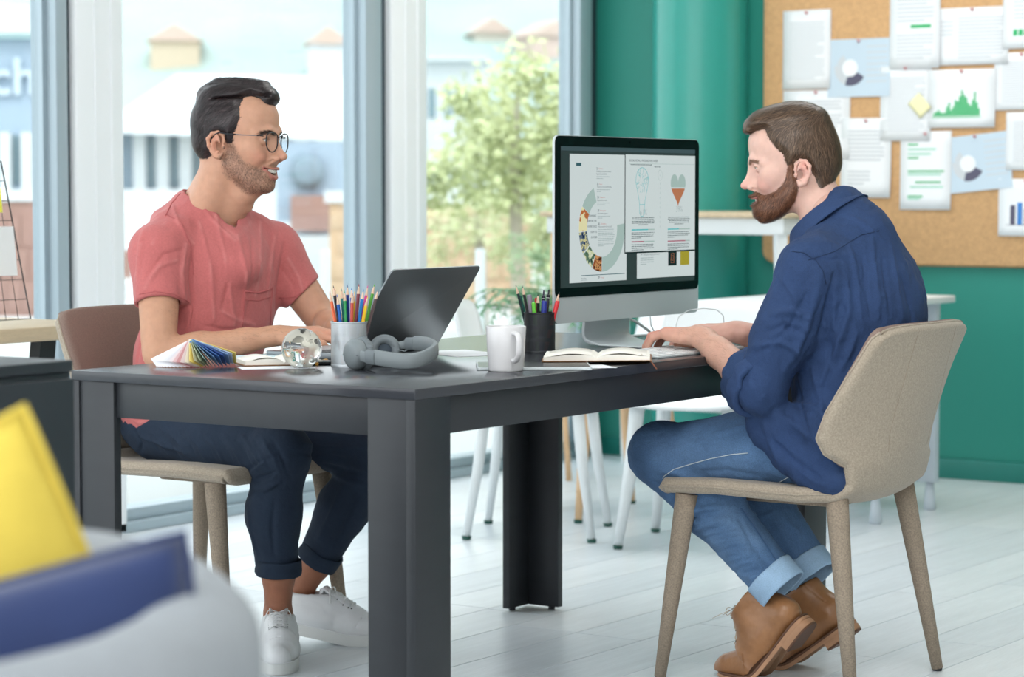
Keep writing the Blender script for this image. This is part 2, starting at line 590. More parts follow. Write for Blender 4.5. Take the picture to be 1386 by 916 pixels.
# ---------------------------------------------------------------- room shell
XW, YG = 5.14, 2.78           # teal wall, glazing plane
fl = MB().box(-4.8, XW + 0.1, -3.6, YG + 0.2, -0.06, -0.0035).build('floor', M_joint)
tag(fl, kind='structure')
pw, pl = 0.196, 1.22
plank_bevel = {}
def plank(x0, x1, y, mi):
    L = round(x1 - x0, 3)
    key = (L, mi)
    if key not in plank_bevel:
        e = 0.0015
        w = pw - 0.0012; q = L - 0.0015
        v = [(0, 0, -0.003), (q, 0, -0.003), (q, w, -0.003), (0, w, -0.003),
             (e, e, 0), (q - e, e, 0), (q - e, w - e, 0), (e, w - e, 0)]
        f = [(4, 5, 6, 7), (0, 1, 5, 4), (1, 2, 6, 5), (2, 3, 7, 6), (3, 0, 4, 7)]
        plank_bevel[key] = MB().add(v, f).build('plank', M_floor if mi == 0 else M_floorb, fl)
        o = plank_bevel[key]
    else:
        o = share(plank_bevel[key])
    o.location = (x0, y, 0)
yy = -3.35; row = 0
while yy < YG - 0.02:
    xx = -4.2 - (row * 0.47 % 1.0) * 0.3 - [0, 0.38, 0.76][row % 3] * 0.4
    while xx < XW - 0.02:
        x1 = min(xx + pl, XW)
        plank(xx, x1, yy, RND.randrange(2))
        xx += pl
    yy += pw; row += 1

wall = MB().box(XW, XW + 0.15, -3.6, YG + 0.2, 0, 3.1).build('wall_right', M_teal)
tag(wall, kind='structure')
sk = MB().box(XW - 0.015, XW, -3.6, YG, 0, 0.08).build('baseboard_right', M_skirt, bevel=0.003)
tag(sk, kind='structure')
colm = MB().lathe([(0, 0.0), (0.195, 0.0), (0.195, 3.1), (0, 3.1)], n=64, c=(5.06, 2.255, 0)).build('column', mat('teal_gloss_paint', (46, 150, 138), rough=.28, spec=.6), smooth='auto')
tag(colm, 'round teal painted column in the corner beside the cork board', 'column')

ce = MB().box(-4.8, XW + .15, -3.6, YG + .3, 3.1, 3.25).build('unseen_ceiling', mat('white_ceiling', (240, 241, 240), rough=.8)); tag(ce, kind='structure')  # out of view, added to cut the top light so it comes sideways
wb = MB().box(-4.8, XW + .15, -3.75, -3.6, 0, 3.25).build('unseen_wall_back', mat('off_white_wall', (206, 204, 200), rough=.8)); tag(wb, kind='structure')  # out of view, added to hold back frontal light
# glazing: sill track, posts, panes
tr = MB().box(-4.8, XW, YG + 0.0, YG + 0.16, 0, 0.035).box(-4.8, XW, YG + 0.03, YG + 0.13, 0.035, 0.075).build('trim_1', M_alu, bevel=0.003)
tag(tr, kind='structure')
th_ = MB().box(-4.8, XW, YG, YG + 0.16, 2.98, 3.1).build('trim_2', M_white_paint, bevel=0.004); tag(th_, kind='structure')
def post(n, x0, xs, xg, x1):
    """grey stile, dark gasket, white box column"""
    o = empty('trim_%d' % n, (x0, YG, 0), kind='structure')
    MB().box(0, xs - x0, 0.01, 0.12, 0.0, 3.1).build('stile', M_alu, o, bevel=0.004)
    MB().box(xs - x0, xg - x0, 0.03, 0.12, 0.0, 3.1).build('gasket', M_gasket, o)
    if x1 > xg:
        w = x1 - xg
        b = MB().box(xg - x0, x1 - x0, 0.0, 0.13, 0.0, 3.1)
        o2 = b.build('box_column', M_white_paint, o, bevel=0.006)
        # shallow vertical grooves of the cladding
        g = MB()
        for k in (0.38, 0.72):
            g.box(xg - x0 + w * k, xg - x0 + w * k + 0.012, -0.004, 0.0, 0.0, 3.1)
        g.build('cladding_rib', M_white_paint, o)
post(3, 1.882, 1.935, 1.962, 2.181)
post(4, 3.496, 3.596, 3.642, 3.869)
post(5, -0.35, -0.28, -0.25, -0.03)
post(6, -2.6, -2.53, -2.5, -2.28)
post(7, 4.98, 5.075, 5.14, 5.14)
for i, (a, b) in enumerate([(-2.28, -0.35), (-0.03, 1.882), (2.181, 3.496), (3.869, 4.98)]):
    w = empty('window_%d' % (i + 1), (a, YG, 0), kind='structure')
    MB().box(0, b - a, 0.07, 0.08, 0.07, 3.0).build('pane', M_glass, w)
    MB().box(0, 0.02, 0.05, 0.1, 0.07, 3.0).box(b - a - 0.02, b - a, 0.05, 0.1, 0.07, 3.0).build('bead', M_alu, w)

# ---------------------------------------------------------------- cork board and its papers
def rounded(w, h, r, n=6):
    P = []
    for cx, cy, a0 in ((w - r, r, -90), (w - r, h - r, 0), (r, h - r, 90), (r, r, 180)):
        for k in range(n + 1):
            a = math.radians(a0 + 90 * k / n)
            P.append((cx + r * math.cos(a), cy + r * math.sin(a)))
    return P
# board frame of reference: s to the right of the picture (-y), t up, depth towards the room (-x)
def wallM(y, z, x, rot=0.0):
    B = Matrix(((0, 0, -1, x), (-1, 0, 0, y), (0, 1, 0, z), (0, 0, 0, 1)))
    return B @ Matrix.Rotation(rot, 4, 'Z')
bd = empty('cork_board', (XW - .001, 1.99, 0.838), label='large cork pin board with rounded corners on the teal wall', cat='board')
MB().prism(rounded(2.45, 1.45, 0.05), 0.0, 0.03).build('cork_panel', M_cork, bd, bevel=0.006).matrix_local = wallM(0, 0, 0)
MB().prism(rounded(2.458, 1.458, 0.054), 0.001, 0.012).build('backing_edge', M_cork_edge, bd).matrix_local = Matrix.Translation((0, 0.004, -0.004)) @ wallM(0, 0, 0)

def lines(b, x0, x1, y0, y1, n, mi, th=0.5, ragged=True):
    """n bars of text between y1 (top) and y0"""
    for k in range(n):
        y = y1 - (y1 - y0) * (k + 0.5) / n
        h = (y1 - y0) / n * th / 2
        xe = x1 - (RND.uniform(0, 0.3) * (x1 - x0) if ragged and (k % 4 == 3 or k == n - 1) else RND.uniform(0, .04) * (x1 - x0))
        b.add([(x0, y - h, 0), (xe, y - h, 0), (xe, y + h, 0), (x0, y + h, 0)], [(0, 1, 2, 3)], mi)
def quad(b, x0, x1, y0, y1, mi):
    b.add([(x0, y0, 0), (x1, y0, 0), (x1, y1, 0), (x0, y1, 0)], [(0, 1, 2, 3)], mi)
def ring(b, cx, cy, r0, r1, a0, a1, mi, n=24, sx=1.0, z=0.0):
    p = []
    for k in range(n + 1):
        a = math.radians(a0 + (a1 - a0) * k / n)
        p += [(cx + sx * r0 * math.cos(a), cy + r0 * math.sin(a), z), (cx + sx * r1 * math.cos(a), cy + r1 * math.sin(a), z)]
    f = [((2 * k), (2 * k + 1), (2 * k + 3), (2 * k + 2)) for k in range(n)]
    if a1 > a0: f = [q for q in f]
    b.add(p, f, mi)
PM = [M_ink, M_inkdark, M_green, M_mint, M_pblue, M_blue]
def deco(kind, b, w, h):
    if kind == 'text': lines(b, w * .14, w * .88, h * .12, h * .86, 19, 0, .38)
    elif kind == 'textfew': lines(b, w * .14, w * .88, h * .45, h * .86, 8, 0, .42); lines(b, w * .14, w * .6, h * .15, h * .35, 4, 0, .42)
    elif kind == 'textgreen':
        lines(b, w * .14, w * .88, h * .52, h * .9, 8, 0, .42); quad(b, w * .42, w * .82, h * .46, h * .5, 2); lines(b, w * .14, w * .88, h * .1, h * .4, 7, 0, .42)
    elif kind == 'mint':
        for y, x0, x1, m in ((.82, .15, .35, 2), (.76, .15, .7, 3), (.70, .15, .6, 3), (.65, .15, .36, 2), (.48, .15, .86, 2), (.44, .15, .8, 3), (.34, .3, .8, 2), (.28, .2, .85, 3), (.16, .15, .45, 2), (.13, .15, .4, 3)):
            quad(b, w * x0, w * x1, h * y, h * (y + .022), m)
    elif kind == 'wheel':
        b.grid([[(w * i / 4, h * j / 12, 0) for i in range(5)] for j in range(13)], 4)
        cx, cy, r = w * .36, h * .5, h * .2
        ring(b, cx, cy, r * .72, r * 1.5, 170, 250, 0, z=.0002); ring(b, cx, cy, r * .72, r * 1.55, 252, 330, 1, z=.0002); ring(b, cx, cy, r * .72, r * 1.3, 120, 168, 0, z=.0002)
        for k in range(7):
            y = h * (.85 - k * .1); b.add([(w * .62, y, .0002), (w * .95, y, .0002), (w * .95, y + h * .025, .0002), (w * .62, y + h * .025, .0002)], [(0, 1, 2, 3)], 0)
    elif kind == 'wide':
        lines(b, w * .3, w * .95, h * .1, h * .85, 12, 0, .42); lines(b, w * .06, w * .24, h * .5, h * .8, 4, 0, .3)
    elif kind == 'bars':
        hs = [.1, .14, .2, .13, .1, .12, .3, .42, .2, .3, .5, .46, .62, .8, .66, .58, .4, .32, .5, .74, .42, .24]
        for k, q in enumerate(hs):
            x = w * (.08 + .70 * k / len(hs)); quad(b, x, x + w * .7 / len(hs) * .86, h * .2, h * (.2 + .55 * q), 2)
        for k in range(9):
            quad(b, w * (.2 + .05 * k), w * (.225 + .05 * k), h * (.76 + .03 * math.sin(k * .7)), h * (.775 + .03 * math.sin(k * .7)), 0)
        quad(b, w * .06, w * .8, h * .17, h * .185, 2)
    elif kind == 'columns':
        for k, (q, m) in enumerate([(.62, 1), (.7, 5), (.5, 1), (.58, 5), (.4, 1), (.66, 5)]):
            quad(b, w * (.22 + .13 * k), w * (.31 + .13 * k), h * .2, h * (.2 + .55 * q), m)
        quad(b, w * .15, w * .98, h * .19, h * .2, 1)
    elif kind == 'block':
        for k in range(3): quad(b, w * (.2 + .1 * k), w * (.28 + .1 * k), h * .18, h * .27, 2)
        lines(b, w * .2, w * .9, h * .4, h * .85, 8, 0, .4)
def paper(pxl, pyt, pxr, pyb, kind, label, depth, rot=0.0, note=False, pin=True, m=None):
    x = XW - 0.033 - depth
    a = atx(pxl, pyt, x); c = atx(pxr, pyb, x)
    w, h = a.y - c.y, a.z - c.z
    o = empty('pinned_paper' if not note else 'sticky_note', (x, a.y, c.z), label=label, cat='paper' if not note else 'note', group='papers pinned to the cork board')
    Mw = wallM(0, 0, 0, rot)
    curl = 0.006
    P = []
    for j in range(7):
        t = j / 6
        P.append([(w * i / 4, h * t, curl * (1 - t) ** 3 * (0.4 + 0.6 * i / 4)) for i in range(5)])
    b = MB().grid(P)
    s = b.build('sheet', m or M_paper, o, smooth=True); s.matrix_local = Mw
    sm = s.modifiers.new('thickness', 'SOLIDIFY'); sm.thickness = 0.0006; sm.offset = -1
    if kind:
        b = MB(); deco(kind, b, w, h)
        b.v = [(p[0], p[1], p[2] + 0.0008 + curl * (1 - p[1] / h) ** 3 * (0.4 + 0.6 * p[0] / w)) for p in b.v]
        q = b.build('print', PM, o); q.matrix_local = Mw; q['kind'] = 'stuff'
        if kind == 'wheel':
            d = MB().lathe([(0, 0.001), (h * .15, 0.001), (h * .15, 0.0018), (0, .0018)], n=20, c=(w * .36, h * .5, 0.001)).build('white_disc', M_paper, o)
            d.matrix_local = Mw
    if pin:
        p = MB().lathe([(0, 0.0), (0.004, 0.0), (0.005, 0.004), (0.003, 0.006), (0.0045, 0.012), (0, 0.013)], n=10, c=(w * .5, h * .965, 0.0)).build('pin', M_pin, o, smooth=True)
        p.matrix_local = Mw
    return o
paper(1060, 15, 1124, 120, 'text', 'plain text sheet at the upper left of the cork board', .002)
paper(1121, 54, 1205, 130, 'wheel', 'pale blue landscape sheet with ring chart, upper one left of centre', .001, .0)
paper(1205, -25, 1272, 92, 'textgreen', 'tall text sheet with one green line at the top edge of the picture', .004)
paper(1268, 12, 1365, 86, 'wide', 'landscape text sheet above the green bar chart', .002)
paper(1192, 90, 1260, 190, 'text', 'text sheet behind the yellow sticky note', .003)
paper(1257, 95, 1347, 172, 'bars', 'landscape sheet with green bar chart', .005)
paper(1060, 123, 1150, 215, 'textfew', 'sheet pinned directly above the bearded man\'s head', .002)
paper(1138, 160, 1205, 267, 'textfew', 'lower sheet to the right of the bearded man\'s head', .004, -.01)
paper(1219, 178, 1287, 284, 'mint', 'portrait sheet with mint green text lines, lowest of the middle', .003)
paper(1282, 187, 1372, 263, 'wheel', 'tilted pale blue ring chart sheet on the lower right', .001, .10)
paper(1362, 152, 1430, 230, 'text', 'sheet cut by the right picture edge beside the tilted ring chart', .003)
paper(1352, 242, 1425, 320, 'columns', 'sheet with blue and grey columns at the lower right edge', .005)
paper(1346, 72, 1420, 148, 'text', 'sheet cut by the right picture edge beside the green bar chart', .003)
paper(1358, -30, 1430, 64, 'block', 'top right sheet with a small green block', .004)
paper(1246, 133, 1266, 160, None, 'pale yellow sticky note turned on its corner beside the green bar chart', .009, .75, note=True, pin=False, m=M_note)

# ---------------------------------------------------------------- furniture by the glazing and the teal wall
# wooden desk at far left
dk = empty('work_desk', (0, 2.0, 0), label='pale wooden desk with black legs by the window, far left', cat='desk')
MB().box(-0.45, 1.30, 0, 0.7, 0.722, 0.762).build('desk_top', M_wood, dk, bevel=0.004)
lg = MB()
for k, (xb, xt) in enumerate(((1.02, 1.12), (-.27, -.37))):
    for y in (0.10, 0.60):
        MB().prism([(xb - .03, 0), (xb + .03, 0), (xt + .03, .722), (xt - .03, .722)], y - .02, y + .02, M=Matrix(((1, 0, 0, 0), (0, 0, 1, 0), (0, 1, 0, 0), (0, 0, 0, 1)))).build('leg', M_blackmetal, dk)
# grid organiser standing on it
go = empty('wire_grid', (0.98, 2.30, 0.7645), label='black wire memo grid standing on the wooden desk', cat='memo grid')
b = MB()
Wd, Hh = 0.29, 0.45
fr = [(0, 0, 0), (Wd, 0, 0), (Wd - .06, 0.05, Hh), (0.06, 0.05, Hh)]
def gp(s, t):
    xl = 0.0 + 0.06 * t; xr = Wd - 0.06 * t
    return Vector((xl + (xr - xl) * s, 0.05 * t, Hh * t))
b.tube([gp(0, 0), gp(1, 0), gp(1, 1), gp(0, 1), gp(0, 0)], 0.0022, n=6)
for k in range(1, 6): b.tube([gp(k / 6, 0), gp(k / 6, 1)], 0.0011, n=5)
for k in range(1, 8): b.tube([gp(0, k / 8), gp(1, k / 8)], 0.0011, n=5)
b.tube([gp(0.5, 1), (0.15, 0.2, 0)], 0.002, n=5)
b.build('grid_frame', M_blackmetal, go, smooth=True)
nt = empty('memo_sheet', (1.08, 2.295, 0.90), label='white sheet clipped to the wire memo grid', cat='paper')
MB().box(0, .135, 0.0, .001, -.01, .13).build('sheet', M_paper, nt).rotation_euler = (-.11, 0, 0)
nt = empty('yellow_sticky', (1.06, 2.30, 1.07), label='bright yellow sticky note on the wire memo grid', cat='note')
MB().box(0, .105, 0.0, .001, 0, .07).build('sheet', mat('bright_yellow_note', (236, 236, 80), rough=.7), nt).rotation_euler = (-.11, 0, 0)
for k, (x, y, w, d, h, c) in enumerate([(1.05, 2.42, .2, .14, .012, (226, 228, 236))]):
    o = MB().box(-w / 2, w / 2, -d / 2, d / 2, 0, h).build('paper_pad', mat('pad', c), None, bevel=.002)
    o.location = (x, y, 0.762); tag(o, 'white paper pad behind the wire grid on the wooden desk', 'pad')

# high white table in front of the teal wall
ht = empty('high_table', (4.62, atx(1067, 300, 4.34).y, 0), label='high white table with pale oak top and one beige leg by the teal wall', cat='table')
HL_ = 2.56 - ht.location.y
MB().box(-.30, .30, 0, HL_, 1.028, 1.048).build('table_top', M_wood, ht, bevel=.003)
MB().box(-.28, .28, .02, HL_ - .02, .965, 1.028).build('apron', M_whitemetal, ht, bevel=.004)
for (x, y, m) in ((-.26, .05, M_whitemetal), (.26, .05, M_whitemetal), (.26, HL_ - .05, M_whitemetal), (-.26, HL_ - .05, M_beech)):
    MB().tube([(x * .96, y, .965), (x * 1.06, y + (.0 if y > .5 else -.05), 0.0)], [.03, .022], n=4).build('leg', m, ht, smooth=False)
for x in (-.27, .27): MB().tube([(x, .05, .3), (x, HL_ - .05, .3)], .012).build('foot_rail', M_whitemetal, ht, smooth=True)

# white meeting table with grey side panel
wt = empty('meeting_table', (3.34, 0.78, 0), label='white meeting table behind the seated bearded man, grey side panels', cat='table')
MB().box(0, .96, 0, .58, .735, .76).build('table_top', M_whiteplastic, wt, bevel=.004)
MB().box(.42, .46, .03, .55, 0.10, .735).build('side_panel', M_greypanel, wt, bevel=.003)
MB().box(.86, .90, .03, .55, 0.10, .735).build('side_panel', M_greypanel, wt, bevel=.003)
for (x, y) in ((.44, .055), (.88, .055), (.44, .52), (.88, .52)):
    MB().lathe([(0, 0), (.018, 0), (.022, .006), (.02, .03), (.014, .1), (0, .1)], n=12, c=(x, y, 0)).build('caster', M_greypanel, wt, smooth=True)
o = MB().lathe([(0, 0), (.05, .0), (.06, .02), (.03, .03), (0, .03)], n=20).build('mouse_puck', M_whiteplastic, smooth=True)
o.name = 'round_dish'; o.location = (3.72, 0.86, .76); tag(o, 'small white dish on the white meeting table', 'dish')

def white_chair(cx, cy, rz, label, wood=False, h=.77):
    o = empty('meeting_chair', (cx, cy, 0), rz, label=label, cat='chair', group='white chairs behind the big desk')
    P = []
    for i in range(9):
        t = i / 8
        row = []
        for j in range(9):
            s = -1 + 2 * j / 8
            if t < .55:
                u_ = t / .55
                x = .20 - .40 * u_; w = .205 - .015 * u_; z = .455 + .02 * abs(s) ** 3 - .012 * math.sin(math.pi * u_) + (.03 * max(0, u_ - .8) / .2)
                row.append((x, s * w, z))
            else:
                u_ = (t - .55) / .45
                w = (.19 - .012 * u_) * (1 if u_ < .9 else .93)
                row.append((-.215 - .06 * u_ + .03 * s * s, s * w, .50 + (h - .50) * u_ - (.015 * s ** 4 if u_ > .9 else 0)))
        P.append(row)
    sh = MB().grid(P).build('seat_shell', M_whiteplastic, o, smooth=True, sub=1)
    md = sh.modifiers.new('thickness', 'SOLIDIFY'); md.thickness = .012
    for sx in (-1, 1):
        for sy in (-1, 1):
            lg = MB().tube([(.15 * sx, .15 * sy, .45), (.17 * sx, .165 * sy, .25), (.205 * sx, .195 * sy, .012)], [.026, .023, .015], n=6 if not wood else 12, flat=.8)
            l = lg.build('leg', M_beech if wood else M_whitemetal, o, smooth=True)
            MB().lathe([(0, 0), (.014, 0), (.016, .012), (0, .012)], n=12, c=(.205 * sx, .195 * sy, 0)).build('foot_cap', M_rubber, l, smooth=True)
    return o
white_chair(2.95, 1.66, -1.15, 'white chair whose back shows behind the black pen cup')
white_chair(3.03, 1.11, -2.9, 'white metal legged chair standing closest to the bearded man\'s knee')
white_chair(3.50, 1.74, 2.6, 'white chair on beech wooden legs beside the high table', wood=True)

# potted plant by the glazing
M_leaf = mat('fern_leaf', (96, 150, 106), rough=.5, var=.15, vscale=20)
_fp = aty(736, 400, 2.50)
pf = empty('potted_fern', (_fp.x, _fp.y, 0), label='green arching fern in a white pot on a stand by the window', cat='plant')
MB().lathe([(0, .42), (.10, .42), (.13, .62), (.135, .64), (.12, .64), (.11, .60), (0, .60)], n=24).build('pot', M_whiteplastic, pf, smooth='auto')
for k in range(3):
    a = k * 2.094 + .4
    MB().tube([(.09 * math.cos(a), .09 * math.sin(a), .45), (.13 * math.cos(a), .13 * math.sin(a), 0)], .012).build('stand_leg', M_beech, pf, smooth=True)
for k in range(26):
    a = k * 2.399; r_ = random.Random(k)
    L = r_.uniform(.24, .42); lift = r_.uniform(.14, .30)
    pts = [Vector((math.cos(a) * L * t, math.sin(a) * L * t, .60 + lift * 2 * t - lift * 1.5 * t * t * 1.25)) for t in [i / 9 for i in range(10)]]
    b = MB().tube(pts, .0025, n=4)
    side = Vector((-math.sin(a), math.cos(a), 0))
    for i in range(1, 10):
        w = .055 * math.sin(math.pi * (i / 10) ** .8) + .012
        d = (pts[i] - pts[i - 1]).normalized()
        for sg in (-1, 1):
            tip = pts[i] + side * sg * w + d * .02 - Vector((0, 0, .012))
            b.add([pts[i] - d * .008, pts[i] + d * .008, tip], [(0, 1, 2)])
    b.build('frond', M_leaf, pf)

# dark storage cabinet at left, between camera and desk
pc = at(95, 487, 4.15)
cb = empty('storage_cabinet', (pc.x, pc.y, 0), label='matt dark grey cabinet left of the big desk', cat='cabinet')
M_cab = mat('dark_laminate', (40, 45, 50), rough=.42, var=.04, vscale=6)
MB().box(-1.2, 0, 0, .42, .02, pc.z - .02).build('body', M_cab, cb, bevel=.002)
MB().box(-1.203, .003, -.004, .424, pc.z - .02, pc.z).build('top', M_cab, cb, bevel=.002)
MB().box(-1.16, -.03, .02, .4, 0, .02).build('plinth', M_cab, cb)
for k in range(2):
    d = MB().box(-1.19 + .6 * k, -.605 + .595 * k, -.0, -.016 - .002, .04, pc.z - .03).build('door', M_cab, cb, bevel=.0015)

# ---------------------------------------------------------------- outside the glazing
def haze(name, rgb, **k): return mat(name, rgb, rough=.8, **k)  # pale matt base colours carry the outdoor haze
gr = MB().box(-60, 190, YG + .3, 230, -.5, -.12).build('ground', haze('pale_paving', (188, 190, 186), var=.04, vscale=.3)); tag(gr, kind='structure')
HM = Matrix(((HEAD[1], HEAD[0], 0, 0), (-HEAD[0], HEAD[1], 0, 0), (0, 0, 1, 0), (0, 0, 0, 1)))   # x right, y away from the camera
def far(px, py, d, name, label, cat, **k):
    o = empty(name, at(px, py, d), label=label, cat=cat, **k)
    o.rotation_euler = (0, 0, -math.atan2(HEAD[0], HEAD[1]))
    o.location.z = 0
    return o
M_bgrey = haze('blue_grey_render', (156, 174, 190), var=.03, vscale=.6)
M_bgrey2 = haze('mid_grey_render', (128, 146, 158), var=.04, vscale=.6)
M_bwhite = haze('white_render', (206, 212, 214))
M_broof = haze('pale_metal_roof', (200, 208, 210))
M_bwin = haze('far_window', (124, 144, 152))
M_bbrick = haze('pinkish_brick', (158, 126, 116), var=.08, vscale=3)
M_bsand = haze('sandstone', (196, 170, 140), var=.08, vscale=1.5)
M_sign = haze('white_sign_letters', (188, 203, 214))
# helper: facade coordinates are pixels of the picture at the building's distance -> metres
def fx(px, d): return (px - 693) / FPX * d
def fz(py, d): return CAM.z - (py - 257) / FPX * d
# 1: grey building at far left
d = 30.0
g1 = empty('grey_building', CAM + _F * d, label='blue grey building with white rooftop lettering beyond the left pane', cat='building')
g1.location.z = 0; g1.rotation_euler = (0, 0, -math.atan2(HEAD[0], HEAD[1]))
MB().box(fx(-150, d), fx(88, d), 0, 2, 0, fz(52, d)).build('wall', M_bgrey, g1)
MB().prism([(fx(-150, d), fz(48, d)), (fx(92, d), fz(48, d)), (fx(40, d), fz(10, d)), (fx(-150, d), fz(-15, d))], 0, 2, M=Matrix(((1, 0, 0, 0), (0, 0, 1, -.2), (0, 1, 0, 0), (0, 0, 0, 1)))).build('roof', M_broof, g1)
MB().box(fx(-150, d), fx(92, d), -.15, 0, fz(54, d), fz(44, d)).build('gutter', haze('gutter', (176, 204, 206)), g1)
for k in range(4):
    x = fx(-24 + k * 29, d)
    MB().box(x, x + .13, -.18, 0, 0, fz(180, d)).build('pilaster', M_bwhite, g1)
    MB().box(x + .13, x + .26, -.02, 0, fz(248, d), fz(184, d)).build('window', M_bwin, g1)
MB().box(fx(-150, d), fx(90, d), -.3, 0, fz(272, d), fz(256, d)).build('ledge', M_bwhite, g1)
vs, fs = text_mesh('church', size=.62, align='RIGHT', bold=.012, depth=.03)
tm = Matrix.Translation((fx(55, d), -.05, fz(128, d))) @ Matrix.Rotation(math.pi / 2, 4, 'X')
MB().add([tm @ v for v in vs], fs).build('lettering', M_sign, g1)
# low brick wall in front
d = 22.0
w1 = empty('garden_wall', CAM + _F * d, label='pinkish brick garden wall seen through the left pane', cat='wall')
w1.location.z = 0; w1.rotation_euler = g1.rotation_euler
MB().box(fx(-120, d), fx(160, d), 0, .3, 0, fz(272, d)).build('masonry', M_bbrick, w1)
MB().box(fx(-120, d), fx(160, d), -.03, .33, fz(272, d), fz(264, d)).build('coping', M_bwhite, w1)
for i in range(14):
    for j in range(3):
        bx = fx(-110 + i * 20 + (j % 2) * 10, d); bz = fz(420 - j * 44, d)
        if j == 0 and i == 0: br0 = MB().box(0, .118, -.012, 0, 0, .25).build('brick', M_bbrick, w1); br0.location = (bx, 0, bz)
        else:
            o = share(br0); o.location = (bx, 0, bz)
# 2: long white roofed building
d = 40.0
g2 = empty('white_roofed_building', CAM + _F * d, label='long building with wide white roof behind the man with glasses', cat='building')
g2.location.z = 0; g2.rotation_euler = g1.rotation_euler
MB().box(fx(150, d), fx(505, d), 0, 9, 0, fz(180, d)).build('wall', M_bgrey2, g2)
MB().add([(fx(140, d), -.8, fz(178, d)), (fx(520, d), -.8, fz(192, d)), (fx(520, d), 9, fz(72, d)), (fx(140, d), 9, fz(66, d)),
          (fx(140, d), -.8, fz(181, d)), (fx(520, d), -.8, fz(195, d)), (fx(520, d), 9, fz(75, d)), (fx(140, d), 9, fz(69, d))],
         [(0, 1, 2, 3), (7, 6, 5, 4), (0, 4, 5, 1), (1, 5, 6, 2), (2, 6, 7, 3), (3, 7, 4, 0)]).build('roof', M_broof, g2)
for k in range(9):
    x = fx(183 + k * 31, d)
    MB().box(x, x + .2, -.12, 0, 0, fz(182, d)).build('pilaster', M_bwhite, g2)
    MB().box(x + .2, x + .36, -.02, 0, fz(250, d), fz(188, d)).build('window', M_bwin, g2)
MB().box(fx(150, d), fx(505, d), -.5, 0, 0, fz(256, d)).build('plinth', M_bwhite, g2)
# 3: grey block with a round dish and brick base
d = 28.0
g3 = empty('utility_block', CAM + _F * d, label='grey blue utility block with round dish, behind the face of the man with glasses', cat='building')
g3.location.z = 0; g3.rotation_euler = g1.rotation_euler
MB().box(fx(375, d), fx(458, d), 0, 3, fz(300, d), fz(192, d)).build('wall', M_bgrey, g3)
MB().box(fx(396, d), fx(446, d), -.2, 0, fz(312, d), fz(264, d)).build('brick_panel', M_bbrick, g3)
MB().lathe([(0, 0), (.17, .02), (.2, .05), (.1, .09), (0, .09)], n=24, M=Matrix.Translation((fx(418, d), -.05, fz(232, d))) @ Matrix.Rotation(math.pi / 2, 4, 'X')).build('dish', M_bgrey2, g3, smooth=True)
MB().box(fx(375, d), fx(448, d), -.6, 3, 0, fz(318, d)).build('base', M_bwhite, g3)
d = 26.0
g4 = empty('sandstone_wall', CAM + _F * d, label='sandy stone wall with white coping between the two men, behind the mullion', cat='wall')
g4.location.z = 0; g4.rotation_euler = g1.rotation_euler
MB().box(fx(446, d), fx(720, d), 0, .5, 0, fz(274, d)).build('masonry', M_bsand, g4)
MB().box(fx(440, d), fx(725, d), -.05, .55, fz(274, d), fz(258, d)).build('coping', M_bwhite, g4)
for i in range(13):
    for j in range(4):
        o = MB().box(0, .15, -.02, 0, 0, .2) if i == j == 0 else None
        if o: st0 = o.build('stone', M_bsand, g4, bevel=.01); s_ = st0
        else: s_ = share(st0)
        s_.location = (fx(448 + i * 21 + (j % 2) * 9, d), 0, fz(310 + j * 34, d))
# 4: two gate posts
for (px, pt) in ((440, 308), (650, 308)):
    p = at(px, 300, 14.0)
    o = MB().box(-.022, .022, -.022, .022, 0, CAM.z - (pt - 257) / FPX * 14).build('fence_post', M_bwhite, bevel=.004); o.location = (p.x, p.y, -.12)
    tag(o, 'slim white post outside ' + ('beside the coloured pencils' if px < 500 else 'right of the laptop lid'), 'post')
# 5: white house in the third pane
d = 42.0
g5 = empty('white_house', CAM + _F * d, label='white house behind the tree in the right hand pane', cat='building')
g5.location.z = 0; g5.rotation_euler = g1.rotation_euler
MB().box(fx(560, d), fx(655, d), 0, 5, 0, fz(84, d)).build('wall', M_bwhite, g5)
MB().box(fx(555, d), fx(660, d), -.3, 5.3, fz(84, d), fz(78, d)).build('roof', M_broof, g5)
for k in range(3): MB().box(fx(580 + k * 22, d), fx(590 + k * 22, d), -.03, 0, fz(160, d), fz(120, d)).build('window', M_bwin, g5)
# 6: hillside with houses
hl = MB()
P = []
for j in range(14):
    row = []
    for i in range(40):
        x = -75 + i * 4.0; yv = 78 + j * 9
        z = -1 + j * 2.7 + 1.2 * math.sin(i * .7 + j) + .8 * math.sin(i * .31)
        row.append(HM @ Vector((x, yv, z)) + Vector((CAM.x, CAM.y, 0)))
    P.append(row)
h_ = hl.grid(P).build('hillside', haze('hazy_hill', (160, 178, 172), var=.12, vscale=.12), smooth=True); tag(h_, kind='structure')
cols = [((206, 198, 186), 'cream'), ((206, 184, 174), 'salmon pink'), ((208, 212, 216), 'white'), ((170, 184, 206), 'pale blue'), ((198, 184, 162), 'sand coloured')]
hp = [(215, 30, 1), (262, 20, 2), (296, 42, 0), (346, 44, 1), (378, 40, 1), (412, 18, 1), (445, 56, 2), (474, 34, 3), (330, 12, 3), (496, 48, 1), (600, 30, 1), (634, 18, 2), (662, 42, 0), (700, 26, 4), (742, 46, 1), (776, 22, 2), (240, 52, 4), (168, 40, 2)]
where = ['above the white roof', 'in the right pane']
